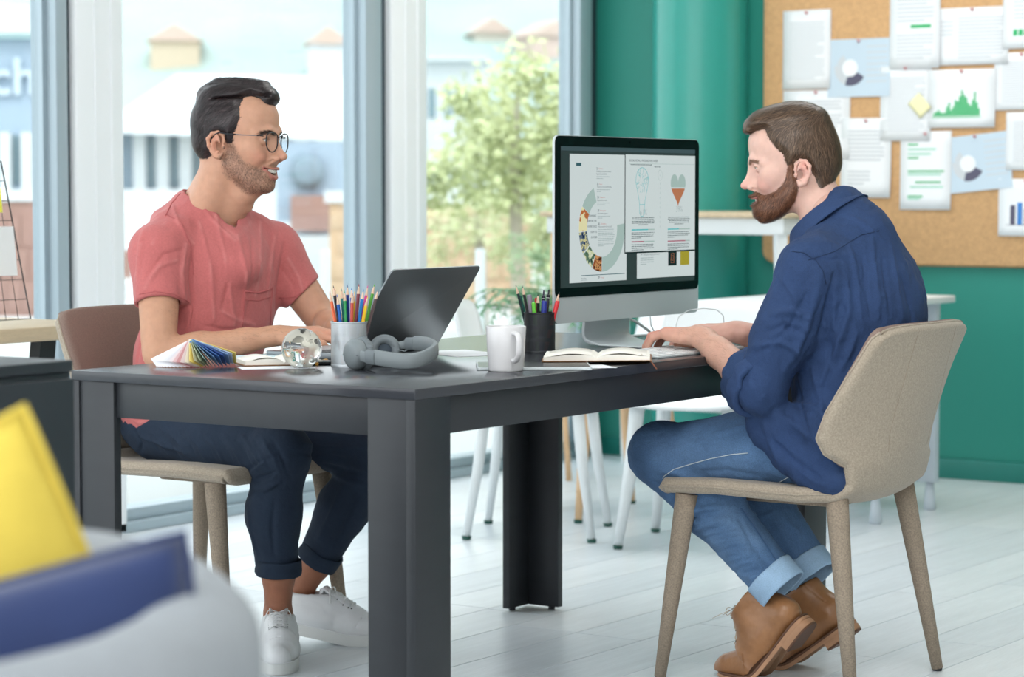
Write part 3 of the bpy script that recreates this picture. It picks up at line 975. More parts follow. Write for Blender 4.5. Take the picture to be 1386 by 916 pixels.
for k, (px, py, c) in enumerate(hp):
    d = 96 + (60 - py) * .9 + (k % 2) * 6
    g = empty('hill_house', CAM + _F * d + _R * fx(px, d), -.977 + .1 * (k % 5), label='%s house, %s' % (cols[c][1], ('%s hill house from the left %s' % (['leftmost', 'second', 'third', 'fourth', 'fifth', 'sixth', 'seventh', 'eighth', 'ninth', 'tenth', 'eleventh', 'twelfth'][sorted(q for q in [h[0] for h in hp] if (q < 550) == (px < 550)).index(px)], where[px > 550]))), cat='house', group='houses on the hillside')
    zt = CAM.z - (py - 257) / FPX * d
    g.location.z = zt - 1.2
    w = .8 + .2 * (k % 3)
    MB().box(-w, w, -1, 1, -2.2, 1.0).build('wall', haze('house_' + cols[c][1].replace(' ', '_'), cols[c][0]), g)
    MB().prism([(-w - .2, 1.0), (w + .2, 1.0), (0, 1.7)], -1.2, 1.2, M=Matrix(((1, 0, 0, 0), (0, 0, 1, 0), (0, 1, 0, 0), (0, 0, 0, 1)))).build('roof', haze('tile_roof', (200, 178, 166)), g)
# 7: trees
def tree(px, d, zt, zb, r, label, rgb, n=4200, seed=1):
    rr = random.Random(seed)
    o = empty('garden_tree', CAM + _F * d + _R * fx(px, d), label=label, cat='tree', group='trees outside the glazing')
    o.location.z = -.12
    MB().tube([(0, 0, 0), (.05, .02, zb * .6), (-.03, 0, zb + (zt - zb) * .4), (0, 0, zt * .9)], [.07, .055, .04, .012], n=8).build('trunk', haze('pale_bark', (176, 166, 150)), o, smooth=True)
    b = MB(); H2 = (zt - zb) / 2
    cl = [(rr.uniform(-.75, .75) * r, rr.uniform(-.6, .6) * r, zb + H2 + rr.uniform(-.85, .85) * H2, rr.uniform(.22, .42) * r) for _ in range(26)]
    for k in range(n):
        c = cl[rr.randrange(len(cl))]
        v = Vector((rr.gauss(0, 1), rr.gauss(0, 1), rr.gauss(0, 1))).normalized() * c[3] * rr.uniform(.3, 1)
        p = Vector(c[:3]) + v
        a = Vector((rr.gauss(0, 1), rr.gauss(0, 1), rr.gauss(0, 1))).normalized() * r * .05
        q = a.orthogonal().normalized() * r * .03
        b.add([p - a, p + q, p + a, p - q], [(0, 1, 2, 3)])
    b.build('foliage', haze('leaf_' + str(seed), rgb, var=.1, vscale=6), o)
    return o
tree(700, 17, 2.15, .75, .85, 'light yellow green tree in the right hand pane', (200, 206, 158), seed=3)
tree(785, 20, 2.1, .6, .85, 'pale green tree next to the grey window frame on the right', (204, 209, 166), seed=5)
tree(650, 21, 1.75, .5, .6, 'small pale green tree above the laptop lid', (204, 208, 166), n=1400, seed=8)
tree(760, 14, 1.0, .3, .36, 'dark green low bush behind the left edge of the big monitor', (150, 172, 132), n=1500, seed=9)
# ---------------------------------------------------------------- the big desk
TL, TW, TZ = 1.75, 0.907, 0.75
M_desk = mat('charcoal_laminate', (43, 46, 50), rough=.42, var=.05, vscale=5, stretch=(1, 5, 5), var2=.03, vscale2=60, bump=.05, bscale=90)
M_desktop = mat('charcoal_desk_top', (56, 58, 63), rough=.20, var=.03, vscale=4, bump=.03, bscale=90)
M_desk2 = mat('charcoal_laminate_side', (42, 45, 49), rough=.45, var=.05, vscale=6, stretch=(1, 1, 6), bump=.05, bscale=80)
M_edgeband = mat('worn_edge', (104, 116, 120), rough=.45)
desk = empty('office_desk', (0, 0, 0), label='big charcoal desk with panel legs shared by the two men', cat='desk')
MB().box(0, TL, 0, TW, TZ - .021, TZ).build('desk_top', M_desktop, desk, bevel=.0012)
def leg(x, y, sx, sy):
    b = MB()
    w = .118
    t = .022
    # L of two boards; the long side board butts against the short side board
    xs = sorted((x, x + sx * w)); ys = sorted((y + sy * .0, y + sy * t))
    b.box(xs[0], xs[1], ys[0], ys[1], .008, TZ - .021)
    xs = sorted((x + sx * .004, x + sx * (t + .004))); ys = sorted((y + sy * t, y + sy * w))
    b.box(xs[0], xs[1], ys[0], ys[1], .008, TZ - .021)
    o = b.build('leg', M_desk2, desk, bevel=.0012)
    for q in ((x + sx * .03, y + sy * .09), (x + sx * .09, y + sy * .03)):
        MB().lathe([(0, 0), (.009, 0), (.009, .01), (0, .01)], n=12, c=(q[0] - sx * .012 if q is None else q[0] - (sx * .015 if abs(q[1] - y) > .05 else 0), q[1] - (sy * .018 if abs(q[1] - y) < .05 else 0), 0)).build('glide', M_blackmetal, o)
leg(0, 0, 1, 1); leg(0, TW, 1, -1); leg(TL, 0, -1, 1); leg(TL, TW, -1, -1)
for (a, b_, c, d) in ((.118, TL - .118, .012, .030), (.118, TL - .118, TW - .03, TW - .012)):
    MB().box(a, b_, c, d, .654, TZ - .021).build('apron', M_desk, desk, bevel=.001)
for (a, b_) in ((.012, .03), (TL - .03, TL - .012)):
    MB().box(a, b_, .118, TW - .118, .654, TZ - .021).build('apron', M_desk, desk, bevel=.001)

# ---------------------------------------------------------------- upholstered chairs
M_fab = mat('oatmeal_weave', (166, 153, 136), rough=.95, var=.17, vscale=240, stretch=(1, 1, 1.0), var2=.10, vscale2=900, bump=.35, bscale=900, bdist=.001, sheen=.2)
M_fabshade = mat('shaded_oatmeal_weave', (136, 116, 106), rough=.95, var=.14, vscale=420, var2=.08, vscale2=900, bump=.35, bscale=900, bdist=.001)  # inner back: shadow and pink bounce light put into the fabric colour
M_seam = mat('seam_thread', (140, 126, 112), rough=.9)
M_fableg = mat('taupe_weave', (148, 134, 118), rough=.95, var=.20, vscale=260, var2=.10, vscale2=950, bump=.35, bscale=900, bdist=.001)
def office_chair(cx, cy, rz, label):
    """local frame: sitter faces +x, left is +y"""
    o = empty('upholstered_chair', (cx, cy, 0), rz, label=label, cat='chair', group='matching shell chairs at the big desk')
    def cs(keys, t):
        for i in range(len(keys) - 1):
            t0, t1 = keys[i][0], keys[i + 1][0]
            if t <= t1:
                q = (t - t0) / (t1 - t0); q = q * q * (3 - 2 * q)
                return [a + (b - a) * q for a, b in zip(keys[i][1:], keys[i + 1][1:])]
        return keys[-1][1:]
    # x, z, half width, edge curl forward (x), edge curl up (z)
    K = [(0.00, .235, .437, .215, -.004, .000), (.06, .245, .452, .232, -.006, .000), (.25, .10, .455, .240, 0, .004), (.42, -.10, .446, .228, .0, .008),
         (.50, -.19, .444, .205, .01, .014), (.56, -.232, .470, .192, .02, .012), (.62, -.250, .515, .205, .035, .006),
         (.70, -.264, .552, .244, .082, -.002), (.76, -.273, .590, .262, .102, -.004), (.82, -.286, .645, .262, .092, .0), (.90, -.306, .735, .250, .060, .0),
         (.97, -.326, .820, .238, .034, .0), (1.0, -.332, .835, .230, .030, -.002)]
    P = []
    NT = 56
    sv = [-1, -.994, -.982, -.962, -.93, -.88, -.78, -.64, -.48, -.32, -.16, 0, .16, .32, .48, .64, .78, .88, .93, .962, .982, .994, 1]
    tv = sorted(set([i / NT for i in range(NT + 1)] + [.002, .006, .012, .994, .988, .998])); NT = len(tv) - 1; NS = len(sv) - 1
    for t_ in tv:
        x, z, w, cxx, czz = cs(K, t_)
        row = []
        for s_ in sv:
            f = abs(s_) ** 2.2
            rc = 1 - .05 * max(0, (t_ - .93) / .07) ** 2 * abs(s_) - .07 * max(0, (.05 - t_) / .05) ** 2 * abs(s_)
            row.append(Vector((x + cxx * f, s_ * w * rc, z + czz * f - (.012 * abs(s_) ** 6 * max(0, (t_ - .9) / .1)))))
        P.append(row)
    def rnd_(q, e): return math.sqrt(max(0, 1 - max(0, (q - (1 - e)) / e) ** 2))
    TOP = []; BOT = []
    for i in range(NT + 1):
        a_, b_ = [], []
        for j in range(NS + 1):
            du = P[min(i + 1, NT)][j] - P[max(i - 1, 0)][j]; dv = P[i][min(j + 1, NS)] - P[i][max(j - 1, 0)]
            n_ = dv.cross(du).normalized() * -1
            tt = tv[i]; h_ = .0175 * rnd_(abs(sv[j]), .075) * rnd_(tt, .016) * rnd_(1 - tt, .020)
            # padding is fuller in the middle of the seat
            h2 = h_ * (1 + .25 * (1 - abs(sv[j])) * (tt < .5))
            a_.append(P[i][j] + n_ * h2); b_.append(P[i][j] - n_ * h_)
        TOP.append(a_); BOT.append(b_)
    cut = min(range(NT + 1), key=lambda i: abs(tv[i] - .60))
    b = MB(); 
    mi_ = min(range(NT + 1), key=lambda i: abs(tv[i] - .3)); sgn = 1 if (TOP[mi_][NS // 2].z > BOT[mi_][NS // 2].z) else -1
    up_, dn_ = (TOP, BOT) if sgn > 0 else (BOT, TOP)
    fl = lambda G: [list(reversed(r)) for r in G]
    b.grid(up_[:cut + 1], 0); b.grid(up_[cut:], 1); b.grid(fl(dn_), 0)
    sh = b.build('shell', [M_fab, M_fabshade], o, smooth=True, weld=True)
    bm_ = bmesh.new(); bm_.from_mesh(sh.data); bmesh.ops.recalc_face_normals(bm_, faces=bm_.faces); bm_.to_mesh(sh.data); bm_.free()
    P = [[tuple(p) for p in r] for r in P]
    # piping along the rim
    rim = [Vector(P[i][0]) for i in range(NT + 1)] + [Vector(P[NT][j]) for j in range(1, NS)] + [Vector(P[i][NS]) for i in range(NT, -1, -1)] + [Vector(P[0][j]) for j in range(NS - 1, 0, -1)]
    cen = Vector((-.05, 0, .55))
    MB().tube(rim + [rim[0]], .0028, n=6, cap=False).build('piping', M_seam if False else M_fab, o, smooth=True)
    # vertical stitch lines on the outside of the back
    for s in (-.42, .42):
        q = []
        for i in range(int(48 * .70), 48):
            x, z, w, cxx, czz = cs(K, i / 48)
            q.append((x + cxx * abs(s) ** 2.2 - .0178, s * w, z))
        MB().tube(q, .0008, n=4).build('stitch_line', M_fableg, o)
    MB().box(-.12, .14, -.06, .06, .408, .432).build('under_frame', M_fableg, o, bevel=.006)
    for sx in (-1, 1):
        for sy in (-1, 1):
            top = Vector((.190 if sx > 0 else -.178, sy * (.203 if sx > 0 else .172), .434 if sx > 0 else .446)); bot = Vector((.245 if sx > 0 else -.245, sy * .228, .006))
            pts = [top + (bot - top) * t for t in (0, .12, .5, 1)]
            l = MB().tube(pts, [.026, .0245, .020, .0135], n=16).build('leg', M_fableg, o, smooth=True)
            MB().lathe([(0, 0), (.011, 0), (.0125, .007), (0, .007)], n=14, c=tuple(bot - Vector((0, 0, .006)))).build('glide', M_blackmetal, l)
    return o
chair_right = office_chair(1.301, -.160, math.pi / 2, 'oatmeal fabric chair under the man in the blue shirt')
chair_left = office_chair(.855, 1.262, -math.pi / 2, 'oatmeal fabric chair under the man in the pink t-shirt')

# ---------------------------------------------------------------- big monitor
M_scr_off = mat('black_glass', (9, 13, 16), rough=.25, spec=.15)
M_silver = mat('silver_aluminium', (198, 206, 208), rough=.42, metal=.08, bump=.02, bscale=600)
def glow(name, rgb, k=.46):
    if name in MATS: return MATS[name]
    m = bpy.data.materials.new(name); m.use_nodes = True
    N = m.node_tree.nodes; L = m.node_tree.links
    b = N['Principled BSDF']; b.inputs['Base Color'].default_value = (0.005, .006, .007, 1); b.inputs['Roughness'].default_value = .2
    b.inputs['Specular IOR Level'].default_value = .25
    b.inputs['Emission Color'].default_value = (*lin(rgb), 1); b.inputs['Emission Strength'].default_value = k
    MATS[name] = m
    return m
def glow_noise(name, cols, scale, k=.46):
    m = glow(name, cols[0], k); N = m.node_tree.nodes; L = m.node_tree.links
    n = N.new('ShaderNodeTexNoise'); n.inputs['Scale'].default_value = scale; n.inputs['Detail'].default_value = 2
    t = N.new('ShaderNodeTexCoord'); L.new(t.outputs['Object'], n.inputs['Vector'])
    r = N.new('ShaderNodeValToRGB'); r.color_ramp.interpolation = 'CONSTANT'
    while len(r.color_ramp.elements) < len(cols): r.color_ramp.elements.new(.5)
    for i, c in enumerate(cols):
        r.color_ramp.elements[i].position = 0.0 if i == 0 else .36 + .28 * (i - 1) / max(1, len(cols) - 2)
        r.color_ramp.elements[i].color = (*lin(c), 1)
    L.new(n.outputs['Fac'], r.inputs[0]); L.new(r.outputs[0], N['Principled BSDF'].inputs['Emission Color'])
    return m
MX, MY, MZ0, MZ1 = 1.060, .370, .8165, 1.262
MW = aty(945.5, 300, MY).x - MX
print('monitor width', MW)
mon = empty('computer_monitor', (MX, MY, 0), label='large all in one computer monitor with silver chin facing the bearded man', cat='monitor')
XZ = Matrix(((1, 0, 0, 0), (0, 0, 1, 0), (0, 1, 0, 0), (0, 0, 0, 1)))     # (x, y, z) -> (x, z, y)
def rrect(x0, x1, y0, y1, r, n=5):
    return [(x0 + p[0], y0 + p[1]) for p in rounded(x1 - x0, y1 - y0, r, n)]
# aluminium body: thin rim, domed back
P = []
for (ins, dep) in ((0, 0.0), (0, .006), (.006, .010), (.05, .022), (.12, .034), (.20, .040)):
    P.append([(x, dep, z) for x, z in rrect(ins, MW - ins, MZ0 + ins * .7, MZ1 - ins * .7, max(.018 - ins * .05, .008))])
b = MB().grid(P, closed_u=True)
n_ = len(P[0]); b.f.append(tuple(range(n_ - 1, -1, -1))); b.m.append(0)
b.f.append(tuple((len(P) - 1) * n_ + i for i in range(n_))); b.m.append(0)
b.build('housing', M_silver, mon, smooth='auto')
ZC = MZ0 + .062
MB().prism(rrect(.0015, MW - .0015, ZC, MZ1 - .0015, .017), -.0015, .0, M=XZ).build('glass_front', M_scr_off, mon)
# lit area
sx0, sx1 = .024, MW - .024; sz0, sz1 = ZC + .022, MZ1 - .026
MB().prism([(sx0, sz0), (sx1, sz0), (sx1, sz1), (sx0, sz1)], -.0022, -.0016, M=XZ).build('display', glow('screen_dark', (50, 60, 60)), mon)
MB().prism([(sx0, sz1 - .010), (sx1, sz1 - .010), (sx1, sz1), (sx0, sz1)], -.0026, -.0022, M=XZ).build('menu_bar', glow('screen_bar', (66, 82, 88)), mon)
MB().lathe([(0, 0), (.003, 0), (.003, .0008), (0, .0008)], n=12, M=Matrix.Translation((MW / 2, -.002, MZ1 - .012)) @ Matrix.Rotation(math.pi / 2, 4, 'X')).build('camera_dot', M_scr_off, mon)
def mp(px, py):
    p = aty(px, py, MY - .0025); return p.x - MX, p.z
SW, SG, SD = glow('screen_white', (214, 224, 224)), glow('screen_sage', (172, 194, 188)), glow('screen_text', (112, 124, 126))
SM = [SW, SG, SD, glow('screen_teal', (84, 190, 194)), glow('screen_rose', (176, 96, 118)), glow('screen_orange', (190, 120, 84)), glow('screen_yellow', (170, 158, 44)), glow('screen_black', (24, 30, 32)), glow('screen_pale_text', (176, 190, 190)), glow('screen_red', (200, 130, 120)),
      glow('screen_slate', (60, 96, 104))]
def page(name, x0, x1, z0, z1, lay):
    return MB().prism([(x0, z0), (x1, z0), (x1, z1), (x0, z1)], lay, lay + .0004, M=XZ).build(name, SW, mon)
def screen_quad(b, x0, x1, z0, z1, lay, mi):
    b.add([(x0, lay, z0), (x1, lay, z0), (x1, lay, z1), (x0, lay, z1)], [(0, 1, 2, 3)], mi)
def para(b, x0, x1, z1, n, pitch, lay, mi, align='L', th=.42):
    for k in range(n):
        L = (x1 - x0) * (RND.uniform(.9, 1) if k < n - 1 else RND.uniform(.3, .6))
        a = x0 if align == 'L' else (x0 + x1 - L) / 2
        # break the line in words
        x = a
        while x < a + L:
            w = RND.uniform(.006, .016); e = min(x + w, a + L)
            screen_quad(b, x, e, z1 - k * pitch - pitch * th, z1 - k * pitch, lay, mi); x = e + .0016
def stext(b, s, x, z, size, lay, mi, align='LEFT', bold=0.0):
    vs, fs = text_mesh(s, size, align, bold)
    b.add([(v.x + x, lay, v.y + z) for v in vs], fs, mi)
# page 1: report with the photo ring
x0, zt = mp(771, 208); x1, _ = mp(848, 209); _, zb = mp(775, 383)
page('report_page', x0, x1, zb, zt, -.0030)
b = MB(); ly = -.0034
a, c_ = mp(779.5, 220); e, d_ = mp(786.5, 224.5); screen_quad(b, a, e, d_, c_, ly, 10)
for (px, py, n, hl, hd, sub) in ((807, 227, 2, 'Partners', 'Holding onto your trusted', 'logistics specialists'), (807.5, 248, 1, 'Focus', 'Trust worthy programmes', ''), (808, 266, 1, 'Milestones', 'Exportation costs', ''), (808.5, 284, 1, 'Participants', 'How have experts', ''), (809, 302, 1, 'Self analysis', 'What people do we lead?', '')):
    x, z = mp(px, py); nn = '21 22 24 25 26'.split()[[227, 248, 266, 284, 302].index(py)]
    stext(b, nn, x, z - .004, .0075, ly, 2, bold=.0002)
    stext(b, hl, x + .0115, z - .0035, .0055, ly, 9)
    stext(b, hd, x, z - .0105, .0062, ly, 2)
    k = 0
    if sub: stext(b, sub, x, z - .0165, .0062, ly, 2); k = .006
    if py == 302: para(b, x, x + .077, z - .0145, 10, .0044, ly, 8)
    else: para(b, x, x + .062, z - .0145 - k, 2, .0044, ly, 8)
for s, px, py in (('UNDERSTANDING', 806.5, 293), ('PEOPLE IN THE', 807, 300), ('WORK PLACE', 807.3, 307.5), ('HOW TO', 807.6, 315), ('SUCCEED', 807.9, 322)):
    x, z = mp(px, py); stext(b, s, x, z, .0066, ly, 2, 'RIGHT', .00015)
xa, za = mp(786, 373.5); xb, _ = mp(845, 370); screen_quad(b, xa, xb, za, za + .0016, ly, 10)
xa, za = mp(786, 378); stext(b, 'Work Place', xa, za, .005, ly, 2); para(b, xa, xa + .055, za - .0015, 1, .004, ly, 8); xa, _ = mp(809, 378); stext(b, '29', xa, za, .0075, ly, 2, bold=.0002); stext(b, 'Findings', xa + .011, za, .005, ly, 9)
tag(b.build('report_text', SM, mon), kind='stuff')
cx, cz = mp(814.5, 309); R1 = abs(mp(816, 367.5)[1] - cz); R0 = abs(mp(816, 347.5)[1] - cz)
def arc(name, a0, a1, m, r0=None, r1=None):
    b = MB(); n = max(3, int(abs(a1 - a0) / 5)); p = []
    for k in range(n + 1):
        a = math.radians(a0 + (a1 - a0) * k / n)
        p += [(cx + (r0 or R0) * math.cos(a), ly - .0003, cz + (r0 or R0) * math.sin(a)), (cx + (r1 or R1) * math.cos(a), ly - .0003, cz + (r1 or R1) * math.sin(a))]
    b.add(p, [(2 * k, 2 * k + 1, 2 * k + 3, 2 * k + 2) for k in range(n)]).build(name, m, mon)
arc('ring_segment', 112, 149, SG); arc('ring_segment', 270, 366, SG)
arc('ring_photo', 149.5, 184, glow_noise('collage_cream', [(60, 40, 34), (190, 110, 60), (232, 226, 178), (226, 226, 186)], 42))
arc('ring_photo', 185, 214, glow_noise('collage_blue', [(30, 34, 74), (98, 112, 128), (210, 204, 150), (60, 66, 104)], 95))
arc('ring_photo', 216, 243, glow_noise('collage_green', [(22, 28, 28), (92, 118, 96), (206, 212, 170), (226, 230, 216)], 80))
arc('ring_photo', 244.5, 269, glow_noise('collage_brown', [(52, 28, 20), (150, 84, 44), (206, 150, 96), (70, 36, 22)], 110))
# page 3 (behind) and page 2 on top
x0, _ = mp(862, 375); x1 = sx1 - .0; _, zb = mp(863, 377); _, zt = mp(863, 335)
page('lower_page', x0, x1, zb, zt, -.0030)
b = MB(); ly = -.0034
x, z = mp(866.5, 346); stext(b, 'LET THE BOOK PEOPLE SUPPORT', x, z, .0062, ly, 2); para(b, x, x + .068, z - .005, 4, .0052, ly, 8)
q0, r0_ = mp(904, 338.5); q1, _ = mp(915.5, 338); _, r1_ = mp(904, 359.5); screen_quad(b, q0, q1, r1_, r0_, ly, 7)
q0, r0_ = mp(920.5, 337.5); q1, _ = mp(932.5, 337); _, r1_ = mp(920.5, 358.5); screen_quad(b, q0, q1, r1_, r0_, ly, 6)
cxx, czz = mp(909.8, 349)
for hw, hh in ((.008, .012), (.0045, .0065)):
    screen_quad(b, cxx - hw, cxx + hw, czz + hh - .0009, czz + hh, ly - .0002, 5); screen_quad(b, cxx - hw, cxx + hw, czz - hh, czz - hh + .0009, ly - .0002, 5)
    screen_quad(b, cxx - hw, cxx - hw + .0011, czz - hh, czz + hh, ly - .0002, 5); screen_quad(b, cxx + hw - .0011, cxx + hw, czz - hh, czz + hh, ly - .0002, 5)
tag(b.build('lower_page_text', SM, mon), kind='stuff')
x0, zt = mp(846, 209); x1 = sx1 - .002; _, zb = mp(848, 341)
page('infographic_page', x0, x1, zb, zt, -.0040)
MB().prism([(x0 - .003, zb - .004), (x1, zb - .004), (x1, zb), (x0, zb), (x0, zt), (x0 - .003, zt)], -.0039, -.0036, M=XZ).build('page_shadow_line', SM[7], mon)
b = MB(); ly = -.0044
x, z = mp(851, 218.5); stext(b, 'SOCIAL RETAIL : PRESSURE PURCHASES', x, z, .0078, ly, 2, bold=.0001)
z = mp(851, 221)[1]; screen_quad(b, x, x1, z - .0008, z, ly, 1)
para(b, x + .006, x1, z - .002, 1, .0045, ly, 2, 'L'); para(b, x + .11, x + .16, z - .0068, 1, .0045, ly, 2, 'C')
# light bulb outline
bx, bz = mp(868.3, 244); rr = .030; pts = []
out = [(math.sin(t) * rr, math.cos(t) * rr * 1.05) for t in [math.radians(k) for k in range(-118, 119, 8)]]
out = [(p[0], p[1]) for p in out]
nk = [(.0135, -.052), (.0125, -.060), (.0125, -.080), (.006, -.088), (0, -.090)]
pts = out + nk + [(-q[0], q[1]) for q in reversed(nk[:-1])]
def sline(b, P_, w, mi, closed=False):
    n = len(P_)
    for i in range(n if closed else n - 1):
        p, q = Vector(P_[i]), Vector(P_[(i + 1) % n]); d = (q - p)
        if d.length < 1e-6: continue
        d.normalize(); nn = Vector((-d.y, d.x)) * w / 2
        b.add([(bx + p.x + nn.x, ly, bz + p.y + nn.y), (bx + p.x - nn.x, ly, bz + p.y - nn.y), (bx + q.x - nn.x, ly, bz + q.y - nn.y), (bx + q.x + nn.x, ly, bz + q.y + nn.y)], [(0, 1, 2, 3)], mi)
sline(b, pts, .0014, 3, True)
sline(b, [(-.0125, -.060), (.0125, -.060)], .0012, 3)
r5 = random.Random(5)
for k in range(46):     # brain squiggle inside the bulb
    a_, r_ = r5.uniform(0, 6.28), rr * .92 * math.sqrt(r5.uniform(0.05, 1)); c0 = Vector((math.cos(a_) * r_, math.sin(a_) * r_ * 1.0))
    if c0.y < -.02 and abs(c0.x) > .016: continue
    q = [c0 + Vector((.0042 * math.cos(t + a_), .0042 * math.sin(t * 1.3 + a_))) for t in (0, .9, 1.8, 2.7)]
    sline(b, q, .0008, 3 if k % 3 else 1)
# dotted centre line with a small balloon
mx_, mz_ = mp(892.6, 237)
for k in range(12):
    a0 = k * math.pi / 6; a1 = a0 + math.pi / 6
    bx, bz = mx_, mz_; sline(b, [(.011 * math.cos(a0), .013 * math.sin(a0)), (.011 * math.cos(a1), .013 * math.sin(a1))], .0009, 1)
stext(b, '+6', mx_ - .004, mz_ - .003, .007, ly, 8)
_, zq = mp(892.6, 310); zz = mz_ - .018
while zz > zq: screen_quad(b, mx_ - .0006, mx_ + .0006, zz - .006, zz, ly, 1); zz -= .012
# heart in two tones
hx, hz = mp(917, 254)
HP = []
for k in range(60):
    t = 2 * math.pi * k / 60
    HP.append((16 * math.sin(t) ** 3, 13 * math.cos(t) - 5 * math.cos(2 * t) - 2 * math.cos(3 * t) - math.cos(4 * t)))
sc_ = .0435 / 17; H2 = [(p[0] * sc_ * .92, p[1] * sc_ * 1.12) for p in HP]
H2.reverse()
top = [p for p in H2 if p[1] >= .0]; 
def clip(poly, z, keep_top):
    o = []
    for i in range(len(poly)):
        p, q = poly[i], poly[(i + 1) % len(poly)]
        pi, qi = (p[1] >= z) == keep_top, (q[1] >= z) == keep_top
        if pi: o.append(p)
        if pi != qi:
            t = (z - p[1]) / (q[1] - p[1]); o.append((p[0] + (q[0] - p[0]) * t, z))
    return o
t_ = clip(H2, .001, True); u_ = clip(H2, -.002, False)
for poly, mi in ((t_, 1), (u_, 5)):
    b.add([(hx + p[0], ly, hz + p[1]) for p in poly], [tuple(range(len(poly)))], mi)
for s, px, py in (('61%', 870, 291), ('39%', 918.5, 286.5)):
    x, z = mp(px, py); stext(b, s, x, z, .021, ly, 8, 'CENTER')
for px0, px1, py0 in ((854, 885, 294.5), (903, 933, 293.5)):
    xa, za = mp(px0, py0); xb, _ = mp(px1, py0)
    para(b, xa, xb, za, 5, .0043, ly, 2, 'C')
    for (dy, fr, mi) in ((15.8, .72 if px0 < 890 else .5, 3), (32, .53 if px0 < 890 else .8, 4)):
        z2 = mp(px0, py0 + dy)[1]
        screen_quad(b, xa, xa + (xb - xa) * fr, z2 - .003, z2, ly, mi); screen_quad(b, xa + (xb - xa) * fr, xb, z2 - .003, z2, ly, 1)
        para(b, xa, xb, z2 - .008, 4, .0043, ly, 2)
tag(b.build('infographic_print', SM, mon), kind='stuff')
# stand: bent aluminium sheet
prof = [(.050, .93), (.056, .90), (.062, .86), (.0665, .82), (.070, .787), (.069, .773), (.062, .7635), (.050, .7590), (.02, .7560), (-.06, .7552), (-.115, .7548)]
b = MB(); P = []
for i, (y, z) in enumerate(prof):
    a_ = Vector(prof[max(0, i - 1)]); c__ = Vector(prof[min(len(prof) - 1, i + 1)]); t = (c__ - a_).normalized(); n = Vector((t.y, -t.x)) * .0045
    w = .105
    P.append([(MW / 2 - w, y - n.x, z - n.y), (MW / 2 + w, y - n.x, z - n.y), (MW / 2 + w, y + n.x, z + n.y if i < 8 else z - .0005), (MW / 2 - w, y + n.x, z + n.y if i < 8 else z - .0005)])
b.grid([list(reversed(r)) for r in P], closed_u=True)
b.f.append((3, 2, 1, 0)); b.m.append(0); L_ = (len(P) - 1) * 4; b.f.append((L_, L_ + 1, L_ + 2, L_ + 3)); b.m.append(0)
st = b.build('stand', M_silver, mon, bevel=.0015, angle=60)
# keep the foot on the desk
cab = empty('power_cable', (0, 0, 0), label='grey power cable hanging behind the monitor down to the desk', cat='cable')
c1 = [atx(846, 428, 1.58), atx(862, 436, 1.60), atx(876, 446, 1.61), atx(884, 453, 1.62), Vector((1.63, .52, .755)), Vector((1.72, .60, .754))]
MB().tube(c1, .0035, n=8).build('cord', mat('cable_grey', (170, 178, 174), rough=.4), cab, smooth=True)
cab = empty('thin_cable', (0, 0, 0), label='thin white cable dropping behind the monitor chin', cat='cable')
MB().tube([atx(880, 428, 1.64), atx(881, 440, 1.64), atx(885, 448, 1.645), atx(892, 454, 1.65), Vector((1.69, .46, .7535))], .0018, n=6).build('cord', M_whiteplastic, cab, smooth=True)
cab = empty('looped_cable', (0, 0, 0), label='white cable looping up in the air behind the typing hands', cat='cable')
MB().tube([atx(914, 452, 1.45), atx(915, 440, 1.47), atx(919, 428, 1.5), atx(932, 420, 1.53), atx(952, 417, 1.56), atx(970, 419, 1.58), atx(979, 427, 1.6), atx(980, 438, 1.6), atx(975, 450, 1.6), Vector((1.58, .25, .752))], .0014, n=6).build('cord', M_whiteplastic, cab, smooth=True)

# ---------------------------------------------------------------- keyboard
M_key = mat('white_key', (240, 242, 242), rough=.45)
kb = empty('keyboard', (1.205, .105, .75), .0, label='white keyboard with silver base under the bearded man\'s hands', cat='keyboard')
MB().prism([(-.057, .0), (.057, .0), (.057, .013), (-.057, .0055)], -.21, .21, M=Matrix(((0, 0, 1, 0), (1, 0, 0, 0), (0, 1, 0, 0), (0, 0, 0, 1)))).build('base', M_silver, kb, bevel=.0015)
key0 = None
for r in range(6):
    n = [14, 14, 14, 13, 12, 9][r]; y = .047 - r * .0185; z = .0128 - (.047 - y) * .066 + .0
    x = -.205; tot = .41
    for k in range(n):
        w = (tot / n) - .003
        if r == 5 and k == 4: w = w * 1.0
        zz = .0055 + (y + .057) / .114 * .0075
        if key0 is None:
            key0 = MB().box(-.5, .5, -.5, .5, 0, 1).build('key', M_key, kb); o = key0
        else: o = share(key0)
        o.location = (x + w / 2, y, zz - .0004); o.scale = (w, .0155 if r else .009, .0022)
        x += w + .003

# ---------------------------------------------------------------- laptop
M_lap = mat('space_grey', (126, 132, 136), rough=.34, metal=.55)
M_lapk = mat('laptop_keys', (30, 32, 34), rough=.5)
lp = empty('laptop', (.559, .60, .75), label='open grey laptop in front of the man with glasses, lid back to the camera', cat='laptop')
MB().prism(rounded(.345, .24, .012), .001, .014).build('base', M_lap, lp, bevel=.002)
th = math.radians(124 - 90)
lidM = Matrix.Translation((0, .0, .0135)) @ Matrix.Rotation(math.radians(90) + th, 4, 'X')
lid = MB().prism(rounded(.345, .232, .012), -.0045, .0).build('lid', M_lap, lp, bevel=.0012); lid.matrix_local = lidM
s_ = MB().prism([(.008, .012), (.337, .012), (.337, .224), (.008, .224)], -.0052, -.0045).build('lid_screen', glow('laptop_screen', (190, 205, 215), .6), lp); s_.matrix_local = lidM
MB().tube([(.04, 0, .0125), (.305, 0, .0125)], .005, n=8).build('hinge', M_lapk, lp, smooth=True)
k0 = None
